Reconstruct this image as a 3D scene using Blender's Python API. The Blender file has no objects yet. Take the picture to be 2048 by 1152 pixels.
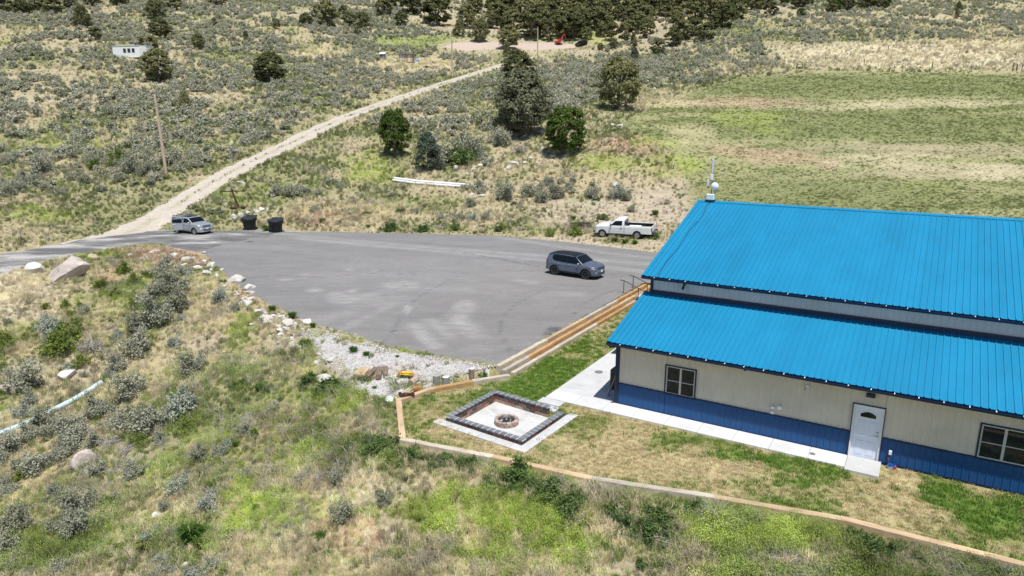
import bpy, bmesh, math, random
import numpy as np
from mathutils import Vector, Matrix
random.seed(7); RNG = np.random.default_rng(11)
SC = bpy.context.scene; COL = SC.collection; R = math.radians
# ------------------------------------------------------------------ camera
CAMZ = 12.0; FPX = 1365.0; PITCH = math.atan((576 - 242) / FPX)
cd = bpy.data.cameras.new('camera'); cam = bpy.data.objects.new('camera', cd); COL.objects.link(cam)
cam.location = (0, 0, CAMZ); cam.rotation_euler = (math.pi / 2 - PITCH, 0, 0)
cd.sensor_width = 36; cd.lens = 36 * FPX / 2048; cd.clip_start = .1; cd.clip_end = 4000
SC.camera = cam
# ------------------------------------------------------------------ sky, sun, exposure
SUNV = Vector((.118, -.364, 1.0)).normalized()          # towards the sun
elev = math.asin(SUNV.z); azim = math.atan2(SUNV.x, SUNV.y)
W = bpy.data.worlds.new('World'); SC.world = W; W.use_nodes = True
nt = W.node_tree; bg = nt.nodes['Background']
sky = nt.nodes.new('ShaderNodeTexSky'); sky.sky_type = 'NISHITA'; sky.sun_disc = False
sky.sun_elevation = elev; sky.sun_rotation = azim; sky.altitude = 1800; sky.dust_density = .6
nt.links.new(sky.outputs[0], bg.inputs[0]); bg.inputs[1].default_value = .105
sl = bpy.data.lights.new('sun', 'SUN'); so = bpy.data.objects.new('sun', sl); COL.objects.link(so)
sl.energy = 4.7; sl.angle = R(.53); sl.color = (1, .965, .91)
so.rotation_euler = SUNV.to_track_quat('Z', 'Y').to_euler(); so.location = (0, 0, 80)
vs = SC.view_settings; vs.view_transform = 'Standard'; vs.look = 'None'; vs.exposure = .30; vs.gamma = 1
vs.use_curve_mapping = False
SC.cycles.use_adaptive_sampling = True; SC.cycles.adaptive_threshold = .01
SC.cycles.max_bounces = 6; SC.cycles.diffuse_bounces = 3; SC.cycles.glossy_bounces = 3
SC.cycles.transparent_max_bounces = 6; SC.cycles.use_denoising = True; SC.cycles.denoiser = 'OPENIMAGEDENOISE'; SC.cycles.denoising_input_passes = 'RGB_ALBEDO_NORMAL'; SC.cycles.denoising_prefilter = 'ACCURATE'
# ------------------------------------------------------------------ photo geometry -> place
cP, sP = math.cos(PITCH), math.sin(PITCH)
def ray(px, py):
    u = (px - 1024) / FPX; v = -(py - 576) / FPX
    return np.array([u, cP + sP * v, -sP + cP * v])
def onz(px, py, z=0.):
    r = ray(px, py); t = (z - CAMZ) / r[2]; return np.array([0, 0, CAMZ]) + r * t
def project(x, y, z):
    d = y * cP - (z - CAMZ) * sP; d = np.maximum(d, .1)
    return 1024 + FPX * x / d, 576 - FPX * (y * sP + (z - CAMZ) * cP) / d
az1 = math.atan((-1285 - 1024) / (FPX / cP))
EV = np.array([-math.sin(az1), -math.cos(az1), 0]); NV = np.array([-EV[1], EV[0], 0]); C0 = onz(1232, 808)
def L2W(e, n, z=0.): return C0 + EV * e + NV * n + np.array([0, 0, z])
BROT = math.atan2(EV[1], EV[0])
# ------------------------------------------------------------------ numpy noise
def _h(ix, iy, s):
    n = (ix.astype(np.int64) * 374761393 + iy.astype(np.int64) * 668265263 + s * 974711) & 0xffffffff
    n = ((n ^ (n >> 13)) * 1274126177) & 0xffffffff
    return ((n ^ (n >> 16)) & 0xffff) / 65535.0
def vnoise(x, y, s=0):
    x = np.asarray(x, float); y = np.asarray(y, float)
    ix = np.floor(x); iy = np.floor(y); fx = x - ix; fy = y - iy
    fx = fx * fx * (3 - 2 * fx); fy = fy * fy * (3 - 2 * fy)
    a = _h(ix, iy, s); b = _h(ix + 1, iy, s); c = _h(ix, iy + 1, s); d = _h(ix + 1, iy + 1, s)
    return (a * (1 - fx) + b * fx) * (1 - fy) + (c * (1 - fx) + d * fx) * fy
def fbm(x, y, s=0, o=4):
    t = 0; a = .5; k = 1.0; tot = 0
    for i in range(o): t = t + a * vnoise(x * k, y * k, s + i * 17); tot += a; a *= .5; k *= 2.03
    return t / tot
def sstep(a, b, x): t = np.clip((x - a) / (b - a), 0, 1); return t * t * (3 - 2 * t)
def sdf(poly, x, y):
    x = np.asarray(x, float); y = np.asarray(y, float)
    d = np.full(x.shape, 1e18); ins = np.zeros(x.shape, bool); n = len(poly)
    for i in range(n):
        ax, ay = poly[i]; bx, by = poly[(i + 1) % n]
        ex, ey = bx - ax, by - ay; l = ex * ex + ey * ey + 1e-12
        t = np.clip(((x - ax) * ex + (y - ay) * ey) / l, 0, 1)
        d = np.minimum(d, (x - ax - t * ex) ** 2 + (y - ay - t * ey) ** 2)
        c = ((ay > y) != (by > y)) & (x < (bx - ax) * (y - ay) / ((by - ay) if by != ay else 1e-9) + ax)
        ins ^= c
    d = np.sqrt(d); return np.where(ins, -d, d)
def sdl(line, x, y):
    """distance to a polyline and the parameter (length) along it"""
    x = np.asarray(x, float); y = np.asarray(y, float)
    best = np.full(x.shape, 1e18); s0 = 0.; prm = np.zeros(x.shape)
    for i in range(len(line) - 1):
        ax, ay = line[i][:2]; bx, by = line[i + 1][:2]; ex, ey = bx - ax, by - ay; ln = math.hypot(ex, ey)
        t = np.clip(((x - ax) * ex + (y - ay) * ey) / (ln * ln), 0, 1)
        d = (x - ax - t * ex) ** 2 + (y - ay - t * ey) ** 2
        m = d < best; best = np.where(m, d, best); prm = np.where(m, s0 + t * ln, prm); s0 += ln
    return np.sqrt(best), prm
# ------------------------------------------------------------------ flat areas
def padz(x, y): return .5 + .006 * (np.asarray(y) - 32)
PADPX = [(1000, 729), (930, 721), (840, 704), (760, 688), (680, 664), (600, 638), (530, 604), (470, 568), (425, 525), (402, 502),
         (440, 491), (500, 478), (550, 466), (640, 464), (800, 466), (1000, 472), (1120, 483), (1230, 495), (1310, 505), (1420, 515)]
PAD = [tuple(onz(a, b, .5 + .006 * (onz(a, b, .6)[1] - 32))[:2]) for a, b in PADPX]
PAD += [tuple(L2W(-4.6, 34)[:2]), tuple(L2W(-4.6, 20)[:2]), tuple(L2W(-6.28, 20)[:2]), tuple(L2W(-6.28, 2)[:2])]
EDGE = [L2W(-5.6, 21), L2W(-5.6, 8), onz(1016, 751, .17), onz(946, 762, .17), onz(864, 777, .17), onz(797, 800, .17), onz(805, 879, .17),
        onz(988, 914, .17), onz(1188, 958, .17), onz(1428, 994, .17), onz(1686, 1038, .17), onz(1975, 1111, .17)]
_d = (EDGE[-1] - EDGE[-2]); EDGE.append(EDGE[-1] + _d * 1.6)
EDGE.append(EDGE[-1] + EV * 9)
LAWN = [tuple(p[:2]) for p in EDGE] + [tuple(L2W(32, -2)[:2]), tuple(L2W(32, 22)[:2]), tuple(L2W(-4.6, 21)[:2])]
# ------------------------------------------------------------------ land: thin plate spline through surveyed points
CP = []
def cz(px, py, z): p = onz(px, py, z); CP.append((p[0], p[1], z))
def cD(px, py, D): r = ray(px, py); t = D / r[1]; CP.append((r[0] * t, D, CAMZ + r[2] * t))
for a in [(0, 530, .5), (0, 650, -.9), (0, 760, -2.6), (0, 900, -4.0), (0, 1152, -5), (300, 700, -1.3), (300, 900, -2.8), (300, 1152, -3.8), (600, 780, -.6),
          (600, 900, -1.4), (600, 1152, -2.6), (760, 860, -.6), (900, 960, -.5), (900, 1152, -1.8), (1300, 1050, -.5), (1300, 1152, -1.2), (1800, 1152, -.6),
          (420, 545, .35), (135, 560, .2), (250, 600, -.1), (480, 620, .1), (560, 700, -.1), (430, 490, .65), (560, 455, .85), (1000, 465, .9), (1250, 476, 1.2),
          (1390, 470, 1.4), (250, 480, .65), (700, 700, .2), (850, 745, .15)]: cz(*a)
for a in [(250, 430, 75), (450, 345, 90), (560, 290, 105), (700, 228, 130), (860, 175, 165), (1010, 128, 205), (1165, 95, 245), (333, 350, 85),
          (905, 155, 188), (1075, 122, 220), (0, 440, 68), (0, 370, 83), (0, 300, 100), (0, 200, 130), (0, 100, 170), (0, 0, 235), (267, 110, 170), (300, 200, 132),
          (300, 0, 250), (700, 0, 320), (700, 100, 215), (1050, 0, 330), (1700, 385, 74), (1400, 300, 95), (1700, 300, 95), (2048, 350, 82), (1700, 215, 125), (2048, 230, 120),
          (1400, 150, 172), (2048, 130, 175), (1700, 60, 235), (2048, 0, 310), (1400, 0, 330), (1040, 265, 109), (800, 395, 83), (800, 440, 74.5),
          (1300, 400, 81), (1150, 440, 72.5), (1200, 215, 125), (1300, 330, 89), (-400, 300, 95), (-400, 0, 220), (2500, 300, 95), (2500, 0, 290), (-300, 600, 44)]: cD(*a)
CP += [(0, 0, -4.5), (-30, 0, -9), (30, 0, -2.5), (18, 8, -1), (-25, 14, -6.5), (0, -40, -9), (60, -40, -5), (-60, -40, -14), (60, 40, 0), (45, 20, -.2), (-60, 25, -4),
       (0, 500, 112), (-350, 450, 120), (350, 450, 115), (0, 800, 230), (-600, 800, 240), (600, 800, 240), (-300, 150, 25), (300, 150, 20), (-200, 0, -12), (200, 0, -2)]
CP = np.array(CP); CPS = 60.0
def _U(r2): return np.where(r2 > 0, r2 * np.log(r2 + 1e-12), 0)
_tn = len(CP); _tp = CP[:, :2] / CPS
_tk = _U(((_tp[:, None] - _tp[None]) ** 2).sum(-1)) + np.eye(_tn) * 2e-3
_Q = np.c_[np.ones(_tn), _tp]; _A = np.block([[_tk, _Q], [_Q.T, np.zeros((3, 3))]])
_tw = np.linalg.solve(_A, np.r_[CP[:, 2], 0, 0, 0])
def tps(x, y):
    x = np.asarray(x, float); y = np.asarray(y, float); sh = x.shape; p = np.c_[x.ravel(), y.ravel()] / CPS; out = np.empty(len(p))
    for i in range(0, len(p), 40000):
        q = p[i:i + 40000]; out[i:i + 40000] = _U(((q[:, None] - _tp[None]) ** 2).sum(-1)) @ _tw[:_tn] + _tw[_tn] + q @ _tw[_tn + 1:]
    return out.reshape(sh)
# road axes (points on the land)
def natural(x, y):
    z = tps(x, y)
    y_ = np.asarray(y, float); d = np.hypot(x, y_)
    am = sstep(10, 40, d) * .35 + sstep(80, 220, d) * 1.5
    return z + (fbm(np.asarray(x) / 14, y_ / 14, 5, 3) - .5) * 1.2 * am + (fbm(np.asarray(x) / 2.3, y_ / 2.3, 9, 3) - .5) * .30
def march(fn, px, py, t0=12, t1=700):
    r = ray(px, py); r = r / np.linalg.norm(r); t = t0 * (t1 / t0) ** np.linspace(0, 1, 420)
    g = CAMZ + r[2] * t - fn(r[0] * t, r[1] * t); k = np.argmax(g < 0)
    if g[k] >= 0: k = len(t) - 1
    k = max(k, 1); a, b = t[k - 1], t[k]
    tt = np.linspace(a, b, 30); g = CAMZ + r[2] * tt - fn(r[0] * tt, r[1] * tt); k = max(np.argmax(g < 0), 1)
    return np.array([r[0] * tt[k], r[1] * tt[k], CAMZ + r[2] * tt[k]])
ROADPX = [(-60, 519), (40, 508), (150, 488), (250, 462), (330, 425), (450, 351), (560, 297), (700, 231), (860, 176), (1010, 129), (1075, 113), (1165, 96)]
ROAD = [march(tps, *p) for p in ROADPX]
ROAD = [ROAD[0] + (ROAD[0] - ROAD[1]) * 1.5] + ROAD
DRIVE = [tuple(march(tps, *p)[:2]) for p in [(-90, 590), (0, 556), (90, 527), (200, 505), (300, 490), (390, 507), (450, 512), (520, 496), (590, 478), (600, 462), (520, 458), (440, 461), (335, 452),
         (240, 466), (170, 474), (60, 494), (0, 503), (-90, 512)]]
def smooth_line(pts, k=8):
    pts = [np.array(p, float) for p in pts]; out = []
    for i in range(len(pts) - 1):
        p0, p1, p2, p3 = pts[max(i - 1, 0)], pts[i], pts[i + 1], pts[min(i + 2, len(pts) - 1)]
        for j in range(k):
            t = j / k; out.append(.5 * ((2 * p1) + (p2 - p0) * t + (2 * p0 - 5 * p1 + 4 * p2 - p3) * t * t + (3 * p1 - p0 - 3 * p2 + p3) * t ** 3))
    out.append(pts[-1]); return out
ROADL = smooth_line(ROAD, 6)
_rl = np.array(ROADL); _rs = np.r_[0, np.cumsum(np.hypot(*np.diff(_rl[:, :2], axis=0).T))]
def land(x, y):
    """height of the finished ground: graded road, pad, lawn and driveway"""
    x = np.asarray(x, float); y = np.asarray(y, float); z = natural(x, y)
    d, s = sdl(_rl, x, y); w = 1 - sstep(2.6, 6, d); z = z * (1 - w) + np.interp(s, _rs, _rl[:, 2]) * w
    d = sdf(DRIVE, x, y); w = 1 - sstep(0, 3, d); z = z * (1 - w) + padz(x, y) * w
    d = sdf(LAWN, x, y); w = 1 - sstep(.25, 3.2, d); z = z * (1 - w) + 0 * w
    d = sdf(PAD, x, y); w = 1 - sstep(.2, 3.0, d); w = np.where(sdf(LAWN, x, y) < .6, np.where(d < 0, 1, 0), w); z = z * (1 - w) + (padz(x, y) - .02) * w
    return z
def hit(px, py): return march(land, px, py)
def ground(x, y): return float(land(np.array([x]), np.array([y]))[0])
# ------------------------------------------------------------------ helpers
class MB:
    def __init__(s): s.v = []; s.f = []
    def add(s, vs, fs):
        o = len(s.v); s.v += [tuple(map(float, p)) for p in vs]; s.f += [tuple(i + o for i in f) for f in fs]; return s
    def box(s, c, d, rz=0, rx=0, ry=0, taper=1.0):
        m = Matrix.Translation(c) @ Matrix.Rotation(rz, 4, 'Z') @ Matrix.Rotation(ry, 4, 'Y') @ Matrix.Rotation(rx, 4, 'X')
        vs = []
        for z in (-.5, .5):
            k = taper if z > 0 else 1
            for x, y in ((-.5, -.5), (.5, -.5), (.5, .5), (-.5, .5)): vs.append(m @ Vector((x * d[0] * k, y * d[1] * k, z * d[2])))
        return s.add(vs, [(0, 3, 2, 1), (4, 5, 6, 7), (0, 1, 5, 4), (1, 2, 6, 5), (2, 3, 7, 6), (3, 0, 4, 7)])
    def bbox(s, c, d, b=.02, rz=0, rx=0, ry=0):
        """box with bevelled edges"""
        m = Matrix.Translation(c) @ Matrix.Rotation(rz, 4, 'Z') @ Matrix.Rotation(ry, 4, 'Y') @ Matrix.Rotation(rx, 4, 'X')
        bm = bmesh.new(); bmesh.ops.create_cube(bm, size=1)
        for v in bm.verts: v.co = Vector((v.co.x * d[0], v.co.y * d[1], v.co.z * d[2]))
        bmesh.ops.bevel(bm, geom=bm.edges[:], offset=min(b, min(d) * .45), segments=1, affect='EDGES', profile=.5)
        bm.verts.index_update(); vs = [m @ v.co for v in bm.verts]; fs = [[v.index for v in f.verts] for f in bm.faces]; bm.free()
        return s.add(vs, fs)
    def tube(s, path, rad, n=8, cap=True):
        path = [Vector(p) for p in path]; k = len(path)
        if not isinstance(rad, (list, tuple)): rad = [rad] * k
        vs = []; fs = []; up = None
        for i, p in enumerate(path):
            t = (path[min(i + 1, k - 1)] - path[max(i - 1, 0)]).normalized()
            if up is None: up = t.orthogonal().normalized()
            up = (up - t * up.dot(t))
            up = up.normalized() if up.length > 1e-5 else t.orthogonal().normalized()
            w = t.cross(up)
            for j in range(n):
                a = 2 * math.pi * j / n; vs.append(p + (up * math.cos(a) + w * math.sin(a)) * rad[i])
        for i in range(k - 1):
            for j in range(n): fs.append((i * n + j, i * n + (j + 1) % n, (i + 1) * n + (j + 1) % n, (i + 1) * n + j))
        if cap: fs += [tuple(range(n - 1, -1, -1)), tuple(range((k - 1) * n, k * n))]
        return s.add(vs, fs)
    def lathe(s, prof, n=24, c=(0, 0, 0), axis='Z', ang=0):
        vs = []; fs = []; k = len(prof)
        for j in range(n):
            a = 2 * math.pi * j / n + ang
            for r, z in prof:
                p = (r * math.cos(a), r * math.sin(a), z)
                if axis == 'Y': p = (p[0], p[2], p[1])
                if axis == 'X': p = (p[2], p[0], p[1])
                vs.append((p[0] + c[0], p[1] + c[1], p[2] + c[2]))
        for j in range(n):
            for i in range(k - 1):
                q = (j * k + i, ((j + 1) % n) * k + i, ((j + 1) % n) * k + i + 1, j * k + i + 1)
                fs.append(q if axis == 'Z' else q[::-1])
        return s.add(vs, fs)
    def prism(s, poly, z0, z1):
        n = len(poly); vs = [(p[0], p[1], z0) for p in poly] + [(p[0], p[1], z1) for p in poly]
        return s.add(vs, [tuple(range(n - 1, -1, -1)), tuple(range(n, 2 * n))] + [(i, (i + 1) % n, n + (i + 1) % n, n + i) for i in range(n)])
    def mesh(s, name, mat=None, smooth=False):
        m = bpy.data.meshes.new(name); m.from_pydata(s.v, [], s.f)
        if mat: m.materials.append(mat)
        if smooth: m.polygons.foreach_set('use_smooth', [True] * len(m.polygons))
        m.update(); return m
    def build(s, name, mat, parent=None, smooth=False, loc=None, rot=None):
        return mk(name, s.mesh(name, mat, smooth), parent, loc, rot)
def mk(name, mesh, parent=None, loc=None, rot=None):
    o = bpy.data.objects.new(name, mesh); COL.objects.link(o)
    if parent: o.parent = parent
    if loc is not None: o.location = loc
    if rot is not None: o.rotation_euler = rot if hasattr(rot, '__len__') else (0, 0, rot)
    return o
def tag(o, label=None, cat=None, group=None, kind=None):
    if label: o['label'] = label
    if cat: o['category'] = cat
    if group: o['group'] = group
    if kind: o['kind'] = kind
    return o
def thing(name, label, cat, loc=(0, 0, 0), rz=0, group=None):
    o = bpy.data.objects.new(name, None); COL.objects.link(o); o.location = loc; o.rotation_euler = (0, 0, rz); o.empty_display_size = .2
    return tag(o, label, cat, group)
def structure(o, label=None): o['kind'] = 'structure'; return tag(o, label) if label else o
# ------------------------------------------------------------------ materials
class NT:
    def __init__(s, m): s.t = m.node_tree; s.n = s.t.nodes; s.bsdf = s.n.get('Principled BSDF')
    def new(s, t, **k):
        x = s.n.new(t)
        for a, b in k.items(): setattr(x, a, b)
        return x
    def link(s, a, b): s.t.links.new(a, b)
    def noise(s, scale, vec=None, detail=4, rough=.55, dist=0):
        x = s.new('ShaderNodeTexNoise'); x.inputs['Scale'].default_value = scale; x.inputs['Detail'].default_value = detail
        x.inputs['Roughness'].default_value = rough; x.inputs['Distortion'].default_value = dist
        if vec is not None: s.link(vec, x.inputs['Vector'])
        return x.outputs['Fac']
    def ramp(s, fac, stops):
        x = s.new('ShaderNodeValToRGB'); e = x.color_ramp.elements
        while len(e) < len(stops): e.new(.5)
        for i, (p, c) in enumerate(stops): e[i].position = p; e[i].color = (*c, 1) if len(c) == 3 else c
        s.link(fac, x.inputs[0]); return x.outputs[0]
    def mix(s, fac, a, b, mode='MIX'):
        x = s.new('ShaderNodeMix', data_type='RGBA', blend_type=mode)
        for sock, v in ((x.inputs[0], fac), (x.inputs[6], a), (x.inputs[7], b)):
            if hasattr(v, 'node'): s.link(v, sock)
            elif isinstance(v, (int, float)): sock.default_value = v
            else: sock.default_value = (*v, 1) if len(v) == 3 else v
        return x.outputs[2]
    def math(s, op, a, b=0.):
        x = s.new('ShaderNodeMath', operation=op)
        for sock, v in ((x.inputs[0], a), (x.inputs[1], b)):
            if hasattr(v, 'node'): s.link(v, sock)
            else: sock.default_value = v
        return x.outputs[0]
    def coord(s, k='Object', scale=None):
        c = s.new('ShaderNodeTexCoord').outputs[k]
        if scale is None: return c
        m = s.new('ShaderNodeMapping'); m.inputs['Scale'].default_value = scale; s.link(c, m.inputs[0]); return m.outputs[0]
    def bump(s, h, strength=.3, dist=.02):
        b = s.new('ShaderNodeBump'); b.inputs['Strength'].default_value = strength; b.inputs['Distance'].default_value = dist
        s.link(h, b.inputs['Height']); s.link(b.outputs[0], s.bsdf.inputs['Normal'])
    def attr(s, name, typ='GEOMETRY'):
        a = s.new('ShaderNodeAttribute', attribute_name=name, attribute_type=typ); return a
    def rnd(s): return s.new('ShaderNodeObjectInfo').outputs['Random']
MATS = {}
def M(name, col, rough=.7, metal=0., var=.12, scale=3., bump=0., bscale=60., spec=.4, coat=0., objvar=0., stretch=None):
    if name in MATS: return MATS[name]
    m = bpy.data.materials.new(name); m.use_nodes = True; n = NT(m); b = n.bsdf
    b.inputs['Roughness'].default_value = rough; b.inputs['Metallic'].default_value = metal
    b.inputs['Specular IOR Level'].default_value = spec; b.inputs['Coat Weight'].default_value = coat; b.inputs['Coat Roughness'].default_value = .05
    col = tuple(col); out = None
    if var or bump:
        v = n.coord('Object', stretch)
        f = n.noise(scale, v, 5, .6)
        out = n.ramp(f, [(.25, tuple(c * (1 - var) for c in col)), (.75, tuple(min(1, c * (1 + var)) for c in col))])
        if bump: n.bump(n.noise(bscale, v, 4, .6), bump, .02)
    if objvar:
        r = n.rnd(); k = n.ramp(r, [(0, (1 - objvar,) * 3), (1, (1 + objvar,) * 3)])
        out = n.mix(1., out if out is not None else col, k, 'MULTIPLY')
    if out is not None: n.link(out, b.inputs['Base Color'])
    else: b.inputs['Base Color'].default_value = (*col, 1)
    MATS[name] = m; return m
def glass_mat(name, col=(.015, .02, .025), rough=.04):
    return M(name, col, rough, 0, 0, spec=.4)
def leaf_mat(name, a, b, transl=.25, third=None, clump=None, rough=None):
    """foliage: colour varies per object, per clump of leaves"""
    m = bpy.data.materials.new(name); m.use_nodes = True; n = NT(m); n.n.remove(n.bsdf)
    ca = n.ramp(n.rnd(), [(0, a), (1, b)] if third is None else [(0, a), (.5, third), (1, b)])
    if clump:
        f = n.noise(clump, n.coord('Object'), 3, .6)
        ca = n.mix(1., ca, n.ramp(f, [(.3, (.72, .72, .72)), (.7, (1.3, 1.28, 1.2))]), 'MULTIPLY')
    d = n.new('ShaderNodeBsdfDiffuse'); t = n.new('ShaderNodeBsdfTranslucent'); x = n.new('ShaderNodeMixShader'); x.inputs[0].default_value = transl
    n.link(ca, d.inputs[0]); n.link(ca, t.inputs[0]); n.link(d.outputs[0], x.inputs[1]); n.link(t.outputs[0], x.inputs[2])
    n.link(x.outputs[0], n.n['Material Output'].inputs[0]); return m
def inst_mat(name, transl=.3):
    m = bpy.data.materials.new(name); m.use_nodes = True; n = NT(m); n.n.remove(n.bsdf)
    ca = n.attr('col', 'INSTANCER').outputs['Color']
    d = n.new('ShaderNodeBsdfDiffuse'); t = n.new('ShaderNodeBsdfTranslucent'); x = n.new('ShaderNodeMixShader'); x.inputs[0].default_value = transl
    n.link(ca, d.inputs[0]); n.link(ca, t.inputs[0]); n.link(d.outputs[0], x.inputs[1]); n.link(t.outputs[0], x.inputs[2])
    n.link(x.outputs[0], n.n['Material Output'].inputs[0]); return m
def scatter(name, pts, rots, scl, idx, cols, protos):
    """one object that holds many small pieces (geometry nodes, instances on points)"""
    me = bpy.data.meshes.new(name); me.from_pydata([], [], []); k = len(pts); me.vertices.add(k)
    me.vertices.foreach_set('co', np.asarray(pts, np.float32).ravel())
    def at(nm, typ, data, key):
        a = me.attributes.new(nm, typ, 'POINT'); a.data.foreach_set(key, np.asarray(data).ravel())
    at('rot', 'FLOAT_VECTOR', np.asarray(rots, np.float32), 'vector'); at('scl', 'FLOAT_VECTOR', np.asarray(scl, np.float32), 'vector')
    at('idx', 'INT', np.asarray(idx, np.int32), 'value')
    if cols is not None: at('col', 'FLOAT_COLOR', np.c_[np.asarray(cols, np.float32), np.ones(k, np.float32)], 'color')
    pc = bpy.data.collections.new(name + '_pieces')
    for i, pm in enumerate(protos):
        po = bpy.data.objects.new('%s_%02d' % (name, i), pm); pc.objects.link(po)
    g = bpy.data.node_groups.new(name, 'GeometryNodeTree'); g.is_modifier = True
    g.interface.new_socket('Geometry', in_out='INPUT', socket_type='NodeSocketGeometry'); g.interface.new_socket('Geometry', in_out='OUTPUT', socket_type='NodeSocketGeometry')
    N = g.nodes.new; i = N('NodeGroupInput'); o = N('NodeGroupOutput'); ip = N('GeometryNodeInstanceOnPoints'); ci = N('GeometryNodeCollectionInfo')
    ci.inputs['Collection'].default_value = pc; ci.inputs['Separate Children'].default_value = True; ci.inputs['Reset Children'].default_value = True
    ip.inputs['Pick Instance'].default_value = True
    def na(nm, t): a = N('GeometryNodeInputNamedAttribute'); a.data_type = t; a.inputs[0].default_value = nm; return a.outputs[0]
    er = N('FunctionNodeEulerToRotation'); lk = g.links.new
    lk(na('rot', 'FLOAT_VECTOR'), er.inputs[0]); lk(er.outputs[0], ip.inputs['Rotation']); lk(na('scl', 'FLOAT_VECTOR'), ip.inputs['Scale'])
    lk(na('idx', 'INT'), ip.inputs['Instance Index']); lk(i.outputs[0], ip.inputs['Points']); lk(ci.outputs[0], ip.inputs['Instance'])
    lk(ip.outputs[0], o.inputs[0])
    ob = mk(name, me); md = ob.modifiers.new('pieces', 'NODES'); md.node_group = g
    ob['kind'] = 'stuff'; return ob
# ------------------------------------------------------------------ what grows where (albedo of soil and plants by place)
CLS = ['dry', 'green', 'lime', 'pink', 'olive', 'pale', 'bare', 'dark']
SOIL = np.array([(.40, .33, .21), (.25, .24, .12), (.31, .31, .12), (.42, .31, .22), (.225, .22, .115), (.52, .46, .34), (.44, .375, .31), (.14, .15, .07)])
GR1 = np.array([(.74, .665, .44), (.29, .37, .12), (.37, .47, .10), (.62, .475, .35), (.215, .25, .10), (.78, .70, .51), (.56, .48, .34), (.09, .16, .045)])
GR2 = np.array([(.58, .51, .33), (.41, .46, .185), (.45, .53, .14), (.52, .385, .275), (.27, .29, .13), (.66, .58, .40), (.46, .39, .26), (.14, .21, .065)])
FIELD = [(1300, 215), (1380, 182), (1480, 158), (1620, 142), (2048, 148), (3400, 152), (3400, 700), (1420, 560), (1380, 440), (1370, 360), (1340, 300), (1240, 250)]
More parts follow.
